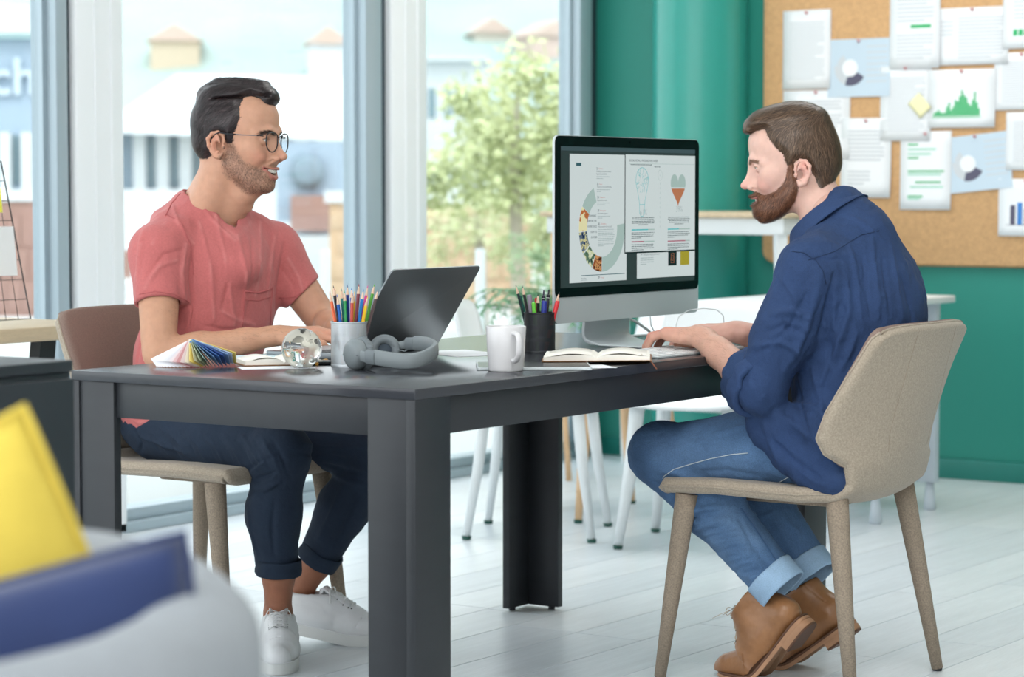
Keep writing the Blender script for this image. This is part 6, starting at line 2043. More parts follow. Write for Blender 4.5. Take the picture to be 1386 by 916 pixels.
def arm_hair(name, A, V, Q, el, wr, n, col, parent, seed):
    ax = np.array((wr - el).normalized())
    def reg(P):
        t = (P - np.array(el)) @ ax / (wr - el).length
        return smooth01((t - .05) / .2) * (1 - smooth01((t - 1.05) / .15)) * (.25 + (P[:, 2] > (el.z + (wr.z - el.z) * t))) + 1e-9
    fl = lambda P: np.tile(ax + np.array([.0, .0, -.35]), (len(P), 1))
    return strands(name, A, V, Q, n, fl, .010, 3, .00008, col, M_hair, parent, Matrix.Identity(4), lift=(.0002, .0016), seed=seed, jitter=.3, region=reg, cvar=.3)
keep(arm_hair('arm_hair', A1R, A1RV, A1RQ, ELR, WRR, 1500, (84, 58, 44), man1, 21))
# brows
def brow_region(P):
    w = np.zeros(len(P))
    for s in (-1, 1):
        d, t = seg_dist(P, [(.101, s * .012, .0115), (.097, s * .028, .0175), (.083, s * .047, .0115)])
        w = np.maximum(w, (d < .0034) * 1.0)
    return w + 1e-9
def flow_brow(P): return np.stack([-.4 + 0 * P[:, 0], np.sign(P[:, 1]) * .9, .25 + 0 * P[:, 2]], 1)
keep(strands('eyebrows', S, Vh, Qh, 300, flow_brow, .008, 3, .00028, (48, 36, 32), M_hair, man1, H1, lift=(.0002, .0010), seed=3, region=brow_region, cvar=.3))
def stub_region(P):
    d = poly_sd(P[:, 0], P[:, 2], stub); dl, _ = seg_dist(P, lu); d2, _ = seg_dist(P, ll)
    return smooth01(-d / .012) * (dl > .006) * (d2 > .0065) * (P[:, 2] > -.125) + 1e-9
def flow_beard(P): return np.stack([.25 + 0 * P[:, 0], 0 * P[:, 1], -1 + 0 * P[:, 2]], 1)
keep(strands('stubble', S, Vh, Qh, 5200, flow_beard, .0032, 2, .00017, (74, 54, 46), M_hair, man1, H1, lift=(.0001, .0006), seed=4, region=stub_region, cvar=.4))
# glasses
gl = empty('glasses_frame', (0, 0, 0)); gl.parent = man1; gl.matrix_parent_inverse = M1
gl.name = 'glasses'
def lens_ring(s):
    pts = []
    for k in range(33):
        a = 2 * math.pi * k / 32
        yy = math.cos(a) * .0245; zz = math.sin(a) * (.0205 if math.sin(a) > 0 else .0235)
        if math.sin(a) > 0: zz = .0205 * min(1, abs(math.sin(a)) ** .55); yy = math.copysign(.0245 * abs(math.cos(a)) ** .75, math.cos(a))
        y = s * .0335 + yy; x = .1065 - .35 * max(0, abs(y) - .012) ** 1.35
        pts.append(Vector((x, y, zz - .0055)))
    return pts
for s in (-1, 1):
    p = lens_ring(s)
    MB().tube([H1 @ q for q in p], .0016, n=8, cap=False).build('rim', M_frame, gl, smooth=True)
    cc = sum(p[:-1], Vector()) / 32
    MB().add([H1 @ q for q in p[:-1]] + [H1 @ (cc + Vector((.0015, 0, 0)))], [(i, (i + 1) % 32, 32) for i in range(32)]).build('lens', M_lens, gl, smooth=True)
    MB().tube([H1 @ Vector(q) for q in ((.0925, s * .057, .006), (.089, s * .0665, .007), (.083, s * .0705, .0065))], .0018, n=8).build('hinge', M_frame, gl, smooth=True)
    MB().tube([H1 @ Vector(q) for q in ((.083, s * .0705, .0065), (.05, s * .0755, .0065), (.02, s * .0785, .0075), (.008, s * .0795, .0080))], [.0011, .0011, .0012, .0014], n=8).build('temple', mat('steel_temple', (120, 124, 134), rough=.3, metal=.6), gl, smooth=True)
    MB().tube([H1 @ Vector(q) for q in ((.034, s * .0775, .0070), (.008, s * .0795, .0080), (-.006, s * .0800, .0105), (-.016, s * .0820, .006), (-.024, s * .0815, -.006))], [.0015, .0019, .0019, .0018, .0016], n=8).build('temple_tip', M_frame, gl, smooth=True)
MB().tube([H1 @ Vector(q) for q in ((.1075, -.0105, .004), (.1125, -.005, .0085), (.1130, 0, .0095), (.1125, .005, .0085), (.1075, .0105, .004))], .0013, n=8).build('bridge', M_frame, gl, smooth=True)

# t-shirt
W1 = SDF((.50, .98, .50), (1.22, 1.56, 1.16), .0042)
W1.ell((.86, 1.262, .865), (.182, .128, .21), 0, R=R1_)
W1.ell(tuple(Vector((.86, 1.25, .93)) + e2 * .045), (.130, .070, .10), .04, R=R1_)
W1.ell((.86, 1.315, .70), (.165, .135, .17), .05, R=R1_)
W1.ell((.855, 1.345, .565), (.175, .135, .10), .04, R=R1_)
W1.cone((.862, 1.285, 1.015), (.700, 1.285, .975), .070, .064, .04); W1.cone((.862, 1.275, 1.015), (1.030, 1.205, .975), .070, .064, .04)
W1.cone((.843, 1.298, 1.062), (.715, 1.290, .992), .048, .060, .03); W1.cone((.872, 1.285, 1.062), (1.020, 1.215, .990), .048, .058, .03)
W1.cone((.858, 1.275, 1.03), (.852, 1.262, 1.08), .078, .076, .03); W1.cone((.850, 1.280, 1.05), (.848, 1.284, 1.085), .062, .052, .03)
NK = Vector((.862, 1.255, 1.08))
slR = ELR.lerp(SHR, .46); slL = ELL.lerp(SHL, .38)
W1.cone(tuple(SHR), tuple(slR), .066, .060, .045); W1.cone(tuple(SHL), tuple(slL), .064, .056, .045)
# sleeve ends, hollow towards the arm
dR = (ELR - SHR).normalized(); dL = (ELL - SHL).normalized()
hemR = ELR.lerp(SHR, .50); hemL = ELL.lerp(SHL, .42)
def cut_local(S, p, n, rad, xmax=9, xmin=-9):
    X = S.ax[0][:, None, None] - p[0]; Y = S.ax[1][None, :, None] - p[1]; Z = S.ax[2][None, None, :] - p[2]
    d = X * n[0] + Y * n[1] + Z * n[2]; r = np.sqrt(X * X + Y * Y + Z * Z) - rad
    S.f = np.where((d > -.03) & (r < 0) & (X + p[0] < xmax) & (X + p[0] > xmin), np.maximum(S.f, d), S.f).astype(np.float32)
cut_local(W1, hemR, (dR + Vector((-.05, -.10, -.02))).normalized(), .115, xmax=.712); cut_local(W1, hemL, (dL + Vector((.25, 0, .05))).normalized(), .10)
W1.cone(tuple(hemR - dR * .035), tuple(hemR + dR * .06), .049, .053, .0, op='s'); W1.cone(tuple(hemL - dL * .03), tuple(hemL + dL * .06), .044, .049, .0, op='s')
# neck opening: an ellipse round the neck, high at the back, plus the V
CN = np.array([.852, 1.248]); _e1 = np.array(e1[:2]) / np.linalg.norm(e1[:2]); _e2 = np.array(e2[:2]) / np.linalg.norm(e2[:2])
NB = []
for (a_, t_, z_) in [(0, -.076, 1.116), (.030, -.070, 1.114), (.053, -.048, 1.108), (.065, -.018, 1.100), (.066, .012, 1.090), (.055, .038, 1.078), (.034, .058, 1.054), (.014, .080, 1.031), (0, .092, 1.018)]:
    NB.append((a_, t_, z_))
NB = NB + [(-a_, t_, z_) for a_, t_, z_ in reversed(NB[1:-1])]
def nb_world(q): p = CN + _e1 * q[0] + _e2 * q[1]; return Vector((p[0], p[1], q[2]))
band_ = [nb_world(q) for q in NB]
ne = []
nB = len(band_)
for i in range(nB):
    p0, p1, p2, p3 = [band_[(i + d) % nB] for d in (-1, 0, 1, 2)]
    for j in range(5):
        t = j / 5
        if NB[i][1] > .085 or NB[(i + 1) % nB][1] > .085: ne.append(p1.lerp(p2, t))
        else: ne.append(.5 * ((2 * p1) + (-p0 + p2) * t + (2 * p0 - 5 * p1 + 4 * p2 - p3) * t * t + (-p0 + 3 * p1 - 3 * p2 + p3) * t ** 3))
for i in range(nB): W1.cone(band_[i] - Vector((0, 0, .010)), band_[(i + 1) % nB] - Vector((0, 0, .010)), .011, .011, .022)
nbp = np.array([[(p.x - CN[0]) * _e1[0] + (p.y - CN[1]) * _e1[1], (p.x - CN[0]) * _e2[0] + (p.y - CN[1]) * _e2[1]] for p in ne])
def neck_cut(X, Y, Z, f):
    a = (X - CN[0]) * _e1[0] + (Y - CN[1]) * _e1[1]; t = (X - CN[0]) * _e2[0] + (Y - CN[1]) * _e2[1]
    d = poly_sd(a[:, :, 0], t[:, :, 0], nbp)[:, :, None]
    return np.maximum(f, -np.maximum(d, 1.0 - Z))
for i in range(nB):
    p = band_[i]; dd = Vector((p.x - CN[0], p.y - CN[1], 0)).normalized()
    fr_ = NB[i][1] > .03
    W1.cone(p - Vector((0, 0, .020)) + dd * (-.006 if fr_ else .004), p + dd * (.020 if fr_ else .050) - Vector((0, 0, .080 if fr_ else .052)), .014 if fr_ else .017, .030, .04)
W1.func(neck_cut)
Vs, Qs = W1.mesh()
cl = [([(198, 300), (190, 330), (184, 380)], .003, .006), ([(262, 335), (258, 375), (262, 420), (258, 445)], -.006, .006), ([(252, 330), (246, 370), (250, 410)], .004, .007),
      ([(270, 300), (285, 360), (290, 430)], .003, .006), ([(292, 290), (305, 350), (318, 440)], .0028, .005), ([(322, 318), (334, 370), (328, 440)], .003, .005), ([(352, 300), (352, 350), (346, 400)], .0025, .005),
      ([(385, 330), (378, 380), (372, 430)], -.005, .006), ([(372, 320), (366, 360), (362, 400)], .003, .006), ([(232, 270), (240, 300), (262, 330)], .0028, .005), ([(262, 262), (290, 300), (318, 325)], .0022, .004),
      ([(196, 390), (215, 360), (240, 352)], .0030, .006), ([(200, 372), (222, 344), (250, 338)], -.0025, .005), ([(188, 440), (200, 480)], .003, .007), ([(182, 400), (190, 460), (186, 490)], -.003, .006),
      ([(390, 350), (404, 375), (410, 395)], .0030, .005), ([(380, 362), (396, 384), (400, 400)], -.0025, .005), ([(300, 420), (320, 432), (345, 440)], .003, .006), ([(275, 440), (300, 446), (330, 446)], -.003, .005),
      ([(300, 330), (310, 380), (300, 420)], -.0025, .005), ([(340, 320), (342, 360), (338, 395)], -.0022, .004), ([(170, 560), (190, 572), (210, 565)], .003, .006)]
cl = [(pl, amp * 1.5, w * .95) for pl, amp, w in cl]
Vs = crease(Vs, Qs, cl)
Nn = normals(Vs, Qs); Vs = Vs + Nn * (.0016 * fbm(Vs * np.array([1, 1, .45]), 26, 3, 3.0))[:, None]
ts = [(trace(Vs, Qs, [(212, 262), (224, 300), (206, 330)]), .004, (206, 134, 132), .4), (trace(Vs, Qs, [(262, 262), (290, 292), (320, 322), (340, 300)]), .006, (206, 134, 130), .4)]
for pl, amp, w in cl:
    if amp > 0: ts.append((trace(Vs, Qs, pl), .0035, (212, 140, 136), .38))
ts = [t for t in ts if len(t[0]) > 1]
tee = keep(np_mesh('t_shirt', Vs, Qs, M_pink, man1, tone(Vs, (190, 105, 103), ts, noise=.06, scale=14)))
# collar band, hems, pocket, shoulder seams
def px_tube(name, pl, r, m, lift=.0015, flat=1.0, V=None, Q=None, parent=None, Mi=None, n=8):
    V = Vs if V is None else V; Q = Qs if Q is None else Q
    q = []
    for (a, b_) in zip(pl[:-1], pl[1:]):
        k = max(2, int(math.hypot(b_[0] - a[0], b_[1] - a[1]) / 7)); q += [(a[0] + (b_[0] - a[0]) * i / k, a[1] + (b_[1] - a[1]) * i / k) for i in range(k)]
    q.append(pl[-1]); pts = [Vector(p) + (CAM - Vector(p)).normalized() * lift for p in trace(V, Q, q)]
    if len(pts) < 3: return None
    o = MB().tube(pts, r, n=n).build(name, m, parent or man1, smooth=True); o.matrix_parent_inverse = Mi or M1
    return o
bt = BVHTree.FromPolygons([tuple(p) for p in Vs], [tuple(int(i) for i in q) for q in Qs])
nb_pts = []
for p in ne:
    c = Vector((CN[0], CN[1], p.z)); q = p + (p - c).normalized() * .004
    nb_pts.append(q.lerp(bt.find_nearest(q)[0], .35) + Vector((0, 0, .0015)))
for _ in range(1): nb_pts = [(nb_pts[i - 1] + nb_pts[i] * 2 + nb_pts[(i + 1) % len(nb_pts)]) / 4 for i in range(len(nb_pts))]
keep(MB().tube(nb_pts + [nb_pts[0]], .0050, n=12, flat=2.0, cap=False, up=(0, 0, 1)).build('neck_band', M_pinkrib, man1, smooth=True))
pk = [(330, 396), (368, 393), (366, 436), (350, 444), (329, 442)]
px_tube('pocket_seam', [(331, 393), (330, 420), (328, 446)], .0012, M_pinkrib); px_tube('pocket_seam', [(369, 388), (367, 415), (366, 440)], .0013, M_pinkrib)
px_tube('pocket_hem', [(331, 394), (350, 396), (368, 391)], .0022, M_pinkrib); px_tube('pocket_hem', [(331, 405), (350, 407), (367, 402)], .0010, M_pinkrib)
px_tube('shoulder_seam', [(244, 262), (232, 275), (224, 292)], .0016, M_pinkrib); px_tube('sleeve_seam', [(226, 290), (244, 300), (258, 330), (262, 372)], .0012, M_pinkrib)
px_tube('sleeve_hem_stitch', [(188, 398), (210, 394), (236, 398), (256, 409)], .0010, M_pinkrib)
px_tube('sleeve_hem_stitch', [(377, 403), (398, 402), (422, 388)], .0010, M_pinkrib)

# trousers
P1 = SDF((.62, .73, .17), (1.16, 1.56, .68), .0045)
HR, HL = Vector((.775, 1.345, .545)), Vector((.950, 1.335, .545))
P1.ell((.86, 1.385, .555), (.165, .12, .095), 0)
for K_, Hh_, A_ in ((KR, HR, AR), (KL, HL, AL)):
    P1.cone(Hh_, Hh_.lerp(K_, .5), .092, .082, .03); P1.cone(Hh_.lerp(K_, .45), K_, .082, .066, .03)
    P1.ell(K_ + Vector((0, -.010, .006)), (.060, .060, .060), .03)
    mid = K_.lerp(A_, .38) + Vector((0, .018, 0)); end = K_.lerp(A_, .72) + Vector((0, .004, 0))
    P1.cone(K_, mid, .066, .063, .03); P1.cone(mid, end, .063, .050, .03)
    nn = (A_ - K_).normalized(); cut_local(P1, K_.lerp(A_, .72), nn, .12)
    P1.cone(K_.lerp(A_, .70), K_.lerp(A_, .8), .042, .046, 0, op='s')
P1.plane_cut((0, 0, .648), (0, 0, 1), .01)
Vp, Qp = P1.mesh()
cl = [([(188, 590), (215, 600), (250, 612)], .004, .006)]
for k in range(15):      # the fan of creases over the near thigh
    x = 205 + k * 12.5; cl.append(([(x - 14, 583 + k * .6), (x + 2, 598 + k * 1.5), (x + 12, 612 + k * 2.3)], .0028 if k % 2 else -.0022, .0042))
cl += [([(325, 662), (345, 650), (372, 640)], -.006, .006), ([(318, 652), (340, 640), (362, 620)], .004, .006), ([(330, 640), (352, 625), (380, 615)], -.004, .005), ([(326, 672), (350, 668), (378, 652)], .004, .006),
       ([(335, 690), (340, 720), (348, 750)], .003, .006), ([(372, 680), (368, 715), (372, 755)], -.003, .006), ([(450, 640), (470, 650), (492, 655)], .004, .006), ([(440, 628), (465, 636), (492, 640)], -.004, .006),
       ([(462, 660), (450, 690), (430, 730)], .0035, .006), ([(485, 665), (470, 700), (458, 730)], -.003, .006), ([(412, 600), (440, 604), (490, 606)], .004, .006), ([(400, 612), (440, 618), (490, 622)], -.003, .006),
       ([(175, 600), (200, 620), (240, 640)], .0025, .007), ([(190, 640), (240, 652), (300, 650)], -.0025, .006), ([(184, 585), (192, 600), (190, 612)], -.004, .004)]
cl = [(pl, amp * 1.5, w) for pl, amp, w in cl]
Vp = crease(Vp, Qp, cl)
Nn = normals(Vp, Qp); Vp = Vp + Nn * (.0018 * fbm(Vp, 22, 3, 7.0))[:, None]
keep(np_mesh('trousers', Vp, Qp, M_chino, man1))
for K_, A_, r_ in ((KR, AR, .0515), (KL, AL, .0515)):
    p = K_.lerp(A_, .745); keep(cuff_ring('trouser_cuff', p, (K_ - A_).normalized(), r_, .036, .0045, M_chino, man1, wob=.005, seed=p.x * 9))

# ---------------------------------------------------------------- shoes
def shoe_base(S, kind):
    if kind == 'sneaker':
        S.cone((-.088, 0, .052), (-.02, 0, .052), .034, .036, .02); S.cone((-.02, .002, .050), (.060, .004, .040), .036, .041, .03)
        S.cone((.060, .004, .040), (.120, .0, .030), .041, .031, .02)
        S.cone((-.080, 0, .05), (-.078, 0, .088), .036, .034, .02); S.cone((-.055, 0, .06), (-.045, 0, .092), .038, .034, .02)
        S.cone((-.02, 0, .055), (-.012, 0, .092), .030, .024, .025); S.cone((-.012, 0, .088), (.060, 0, .060), .022, .024, .02)
    else:
        S.cone((-.095, 0, .045), (-.02, 0, .050), .033, .034, .02); S.cone((-.02, .002, .046), (.065, .003, .036), .034, .040, .03)
        S.cone((.065, .003, .034), (.128, .0, .025), .037, .026, .02); S.cone((.10, 0, .028), (.150, -.002, .019), .026, .015, .02)
        S.cone((-.092, 0, .05), (-.078, 0, .125), .030, .032, .025); S.cone((-.05, 0, .055), (-.054, 0, .130), .034, .033, .025)
        S.cone((-.022, 0, .052), (-.034, 0, .124), .028, .025, .025); S.cone((-.020, 0, .092), (.055, 0, .050), .021, .021, .03)
def foot_outline(k=1.0, o=0.0):
    P = [(-.125, 0), (-.118, .020), (-.095, .031), (-.05, .031), (0, .033), (.05, .041), (.09, .041), (.125, .031), (.148, .012), (.151, 0)]
    P = P + [(x, -y * (.96 if x > 0 else 1)) for x, y in reversed(P[1:-1])]
    out = []
    for i in range(len(P)):
        p0, p1, p2, p3 = [Vector(P[(i + d) % len(P)]) for d in (-1, 0, 1, 2)]
        for j in range(3):
            t = j / 3; out.append(.5 * ((2 * p1) + (-p0 + p2) * t + (2 * p0 - 5 * p1 + 4 * p2 - p3) * t * t + (-p0 + 3 * p1 - 3 * p2 + p3) * t ** 3))
    return [(p.x + math.copysign(o, p.x) * (abs(p.x) / .15), p.y + math.copysign(o, p.y) * min(1, abs(p.y) / .02)) for p in out]
def bender(ang, xb=.055, w=.05):
    """toe part flat on the floor, the rest of the shoe rotated up around the ball of the foot"""
    def f(p):
        x, y, z = p
        t = max(0, min(1, (xb + w / 2 - x) / w)); a = ang * t * t * (3 - 2 * t)
        # centre line position by arc
        if x >= xb + w / 2: cx, cz_ = x, 0
        else:
            n = 14; L = xb + w / 2 - x; cx, cz_ = xb + w / 2, 0.0
            for i in range(n):
                xx = xb + w / 2 - L * (i + .5) / n; tt = max(0, min(1, (xb + w / 2 - xx) / w)); aa = ang * tt * tt * (3 - 2 * tt)
                cx -= math.cos(aa) * L / n; cz_ += math.sin(aa) * L / n
        return Vector((cx + math.sin(a) * z, y, cz_ + math.cos(a) * z))
    return f
def shoe(name, label_m, kind, loc, fwd, bend, person, Mi, roll=0.0, pit=0.0, side=1, sc=1.08):
    X = Vector((fwd[0], fwd[1], 0)).normalized()
    M = frame(loc, X, s=sc) @ Matrix.Rotation(pit, 4, 'Y') @ Matrix.Rotation(roll, 4, 'X')
    bf = bender(bend) if bend else (lambda p: Vector(p))
    o = empty(name, (0, 0, 0)); o.parent = person; o.matrix_parent_inverse = Mi
    sneaker = kind == 'sneaker'
    S = SDF((-.145, -.062, .0), (.185, .062, .20), .0026)
    shoe_base(S, kind)
    S.plane_cut((0, 0, .020 if sneaker else .012), (0, 0, -1))
    if sneaker:
        S.plane_cut((-.06, 0, .098), (-.15, 0, 1), .006)
        S.cone((-.066, 0, .075), (-.062, 0, .14), .026, .031, .004, op='s')
        S.cone((-.04, 0, .085), (-.03, 0, .14), .020, .028, .006, op='s')
        S.cone((.0, 0, .118), (.062, 0, .0875), .010, .004, .006, op='s')
        # toe cap seam
        for k in range(8):
            a = -1.2 + 2.4 * k / 7
        S.chain([(.072, -.042, .035), (.088, -.03, .06), (.094, 0, .074), (.088, .03, .06), (.072, .042, .035)], .0012, .002, op='s')
        S.chain([(-.12, 0, .085), (-.105, .033, .055), (-.095, .036, .025)], .001, .002, op='s')
        for s in (-1, 1): S.chain([(-.035, s * .037, .092), (.01, s * .042, .060), (.060, s * .047, .030)], .0011, .002, op='s')
    else:
        S.plane_cut((-.06, 0, .134), (-.05, 0, 1), .006)
        S.cone((-.058, 0, .10), (-.058, 0, .17), .030, .033, .004, op='s')
        for s in (-1, 1):
            S.chain([(.030, s * .020, .094), (.022, s * .040, .060), (.020, s * .046, .016)], .0012, .002, op='s')
            S.chain([(-.088, s * .030, .135), (-.104, s * .026, .08), (-.112, s * .024, .03)], .0010, .002, op='s')
        S.chain([(.078, -.030, .052), (.085, -.01, .062), (.085, .01, .062), (.078, .030, .052)], .0022, .006, op='s')
        S.chain([(.062, -.034, .055), (.068, 0, .068), (.062, .034, .055)], .0018, .006, op='s')
    V, Q = S.mesh()
    V = V + normals(V, Q) * (.0010 * fbm(V, 40, 2, loc[0] * 9))[:, None]
    V = np.array([tuple(M @ bf(p)) for p in V])
    up_ = np_mesh('upper', V, Q, M_sneak if sneaker else M_boot, o)
    fo = foot_outline(1, .004 if sneaker else .003)
    def layer(nm, z0, z1, m, poly=None, inset=0.0):
        poly = poly or fo; b = MB(); n = len(poly); P = []
        for z, k in ((z0, .985), (z0 + .002, 1.0), (z1 - .002, 1.0), (z1, .985)):
            P.append([M @ bf((x * k, y * k, z)) for x, y in poly])
        P.reverse(); b.grid(P, closed_u=True)
        b.f.append(tuple(range(n))); b.m.append(0); b.f.append(tuple(range(4 * n - 1, 3 * n - 1, -1))); b.m.append(0)
        return b.build(nm, m, o, smooth='auto')
    if sneaker:
        layer('sole', 0.0, .0265, M_sneaksole)
        MB().tube([M @ bf((x * .998, y * .998, .0268)) for x, y in fo] + [M @ bf((fo[0][0] * .998, fo[0][1] * .998, .0268))], .0012, n=5, cap=False).build('sole_stitch', M_sneak, o, smooth=True)
    else:
        layer('sole', .0, .0085, M_bootsole)
        layer('welt', .0085, .0135, M_bootwelt)
        heel = [(x, y) for x, y in fo if x < -.045]; heel = sorted(heel, key=lambda p: math.atan2(p[1], p[0] + .08))
        layer('heel_stack', -.014, .0, M_bootsole, heel)
        layer('heel_pad', -.018, -.0135, M_bootwelt, heel)
    # tongue, eyelets and laces
    bt_ = BVHTree.FromPolygons([tuple(p) for p in V], [tuple(int(i) for i in q) for q in Q])
    def on(x, y, z0=.17, lift=.0022):
        a = M @ bf((x, y, z0)); b_ = M @ bf((x, y, 0)); h = bt_.ray_cast(a, (b_ - a).normalized())
        if h[0] is None: h = bt_.find_nearest(M @ bf((x, y, .07)))
        return h[0] + (a - b_).normalized() * lift
    rows = [(-.004, .016), (.012, .017), (.028, .0175), (.044, .0175), (.058, .017)] if sneaker else [(-.012, .015), (.003, .016), (.020, .017), (.036, .017)]
    ml = M_lace if sneaker else M_bootlace; rl = .0024 if sneaker else .0013
    if sneaker:
        tg = [[on(x, y, lift=.0018 if x > -.01 else .004) + (M.to_3x3() @ Vector((-.004, 0, .010)) if x < -.015 else Vector()) for y in (-.020, -.010, 0, .010, .020)] for x in (-.026, -.018, -.006, .01, .03, .05)]
        t_ = MB().grid([list(reversed(r)) for r in tg]).build('tongue', M_sneak, o, smooth=True); md = t_.modifiers.new('thickness', 'SOLIDIFY'); md.thickness = .004; md.offset = 0
    for (x, y) in rows:
        for s in (-1, 1):
            p = on(x, s * (y + .003), lift=.0004); MB().lathe([(0, .0004), (.0016, .0004), (.0021, 0), (.0024, -.0006)], n=10, M=disc_frame(p, M.to_3x3() @ Vector((0, s * .6, .8)))).build('eyelet', M_blackmetal if sneaker else M_bootwelt, o, smooth=True)
    lb = MB()
    for i, (x, y) in enumerate(rows):
        lb.tube([on(x, -y - .002, lift=.0008), on(x + .001, -y * .5, lift=.0048), on(x + .001, 0, lift=.0060), on(x + .001, y * .5, lift=.0048), on(x, y + .002, lift=.0008)], rl, n=8, flat=.55)
        if i < len(rows) - 1:
            for s in (-1, 1):
                lb.tube([on(x, s * y, lift=.003), on(x * .5 + rows[i + 1][0] * .5, 0, lift=.0070 if s > 0 else .0052), on(rows[i + 1][0], -s * y, lift=.003)], rl, n=8, flat=.55)
    lb.build('lacing', ml, o, smooth=True)
    k0 = on(rows[0][0] - .008, 0, lift=.008)
    L3 = M.to_3x3()
    dn = Vector((0, 0, -1))
    for s in (-1, 1):
        sd = L3 @ Vector((.25, s, 0)); sd.normalize()
        w1 = .030 if sneaker else .022
        lp_ = [k0, k0 + sd * w1 * .8 + Vector((0, 0, .006)), k0 + sd * w1 * 1.15 + dn * (.022 if sneaker else .004), k0 + sd * w1 * .95 + dn * (.040 if sneaker else .012), k0 + sd * w1 * .55 + dn * (.026 if sneaker else .010), k0 + sd * .006 + dn * .004]
        q = []
        for i in range(len(lp_) - 1):
            p0, p1, p2, p3 = lp_[max(0, i - 1)], lp_[i], lp_[i + 1], lp_[min(len(lp_) - 1, i + 2)]
            for j in range(5):
                t = j / 5; q.append(.5 * ((2 * p1) + (-p0 + p2) * t + (2 * p0 - 5 * p1 + 4 * p2 - p3) * t * t + (-p0 + 3 * p1 - 3 * p2 + p3) * t ** 3))
        q.append(lp_[-1])
        MB().tube(q, rl, n=8, flat=.5).build('lace_loop', ml, o, smooth=True)
        e_ = [k0, k0 + sd * .018 + L3 @ Vector((.018, 0, .0)) + dn * .012, k0 + sd * .026 + L3 @ Vector((.032, 0, 0)) + dn * (.045 if sneaker else .022)]
        MB().tube(e_, [rl, rl, rl * .8], n=8, flat=.5).build('lace_end', ml, o, smooth=True)
    MB().lathe([(0, .004), (.0045, .002), (.005, 0), (.0045, -.002), (0, -.003)], n=12, M=disc_frame(k0, L3 @ Vector((0, 0, 1)))).build('knot', ml, o, smooth=True)
    return o
shoe('sneaker', '', 'sneaker', (.738, .950, 0), (-.78, -.62), .0, man1, M1, side=1)
shoe('sneaker', '', 'sneaker', (1.005, 1.015, 0), (.42, -.90), .18, man1, M1, side=-1)
# ================================================================= man in the blue shirt
man2 = empty('person', (1.30, -.27, 0), label='bearded man in dark blue shirt and jeans, seated at the big monitor', cat='person')
M2 = Matrix.Translation((-1.30, .27, 0))
def keep2(o):
    if o is not None: o.matrix_parent_inverse = M2
    return o
H2m = frame((1.300, -.136, 1.199), (-.50, .84, -.145), (-.08, .14, 1), 1.03)
H2i = H2m.inverted()
nb2_ = H2i @ Vector((1.300, -.285, 1.000))
S2, lu2, ll2, mc2 = head_field(((-.028, 0, -.070), tuple(nb2_), .052, .064), smile=.6, open_mouth=False, ear_dx=-.006, nose=.7, slit=.0014, occ=-.012, ear_dz=-.016, ear_k=.86, brow_dz=-.006)
S2.ell((.102, 0, -.0745), (.014, .023, .0042), .001, op='s')
for s in (-1, 1): S2.cone((-.022, s * .050, -.050), (.0, s * .030, -.17), .012, .010, .018)
S2.plane_cut((0, 0, -.232), (0, 0, -1))
Vg, Qg = S2.mesh()
brd = [(.002, .004), (.016, .004), (.024, -.022), (.036, -.046), (.056, -.060), (.078, -.064), (.094, -.053), (.15, -.052), (.15, -.16), (.045, -.126), (.014, -.092), (.004, -.068), (.001, -.035)]
Cg = head_colors(Vg, (220, 180, 165), (194, 122, 116), lu2, ll2, (214, 138, 126), stubble=(110, 74, 56), region=brd, brow=(150, 112, 90), bz=-.008)
body2 = [(xf(Vg, H2m), Qg, Cg)]
T2 = SDF((1.02, -.52, .84), (1.60, .02, 1.16), .007)
T2.ell((1.30, -.275, .90), (.16, .105, .15), 0); T2.cone((1.30, -.29, .98), (1.30, -.24, 1.07), .072, .060, .03)
T2.cone((1.30, -.28, .99), (1.14, -.27, .95), .05, .045, .04); T2.cone((1.30, -.28, .99), (1.47, -.25, .95), .05, .045, .04)
Vt, Qt = T2.mesh(); body2.append((Vt, Qt, tone(Vt, (214, 172, 156))))
S_L, E_L, W_L = Vector((1.120, -.272, .950)), Vector((1.085, -.165, .690)), Vector((1.192, .052, .792))
S_R, E_R, W_R = Vector((1.480, -.235, .950)), Vector((1.535, -.060, .735)), Vector((1.405, .075, .792))
hres = .0022
cvL = [(20, 42, 24), (16, 46, 26), (18, 46, 26), (22, 42, 24)]
def arm2(sh, el, wr, tipdir, side, lo, hi, curl, thumb=0.0, zt=(0, 0, 1)):
    A = SDF(lo, hi, hres)
    A.cone(sh, el, .044, .038, .02)
    A.cone(el, el.lerp(wr, .30), .038, .0415, .02)
    A.cone(el.lerp(wr, .25), el.lerp(wr, .70), .0415, .0310, .02); A.cone(el.lerp(wr, .65), wr, .0310, .0255, .02)
    A.ell(wr + Vector((-.015 if side < 0 else .015, -.006, .012)), (.012, .013, .010), .010)
    hand_prims(A, frame(wr, tipdir, zt), side, curl, thumb=thumb, scale=1.04)
    return A.mesh() + (A,)
V_, Q_, A2_ = arm2(S_L, E_L, W_L, (.10, .99, .05), -1, (1.03, -.33, .640), (1.32, .262, 1.01), cvL, zt=(.12, -.05, 1))
body2.append((V_, Q_, tone(V_, (208, 162, 142), [([tuple(W_L + Vector((0, .07, .02))), tuple(W_L + Vector((.0, .14, .0)))], .035, (226, 150, 136), .5), ([tuple(E_L)], .06, (214, 150, 128), .5)])))
A2V, A2Q = V_, Q_
V_, Q_, _x = arm2(S_R, E_R, W_R, (-.25, .96, .02), 1, (1.24, -.30, .66), (1.60, .28, 1.01), cvL, zt=(-.1, -.05, 1))
body2.append((V_, Q_, tone(V_, (214, 166, 150), [([tuple(W_R + Vector((0, .07, .02)))], .05, (230, 150, 138), .5)])))
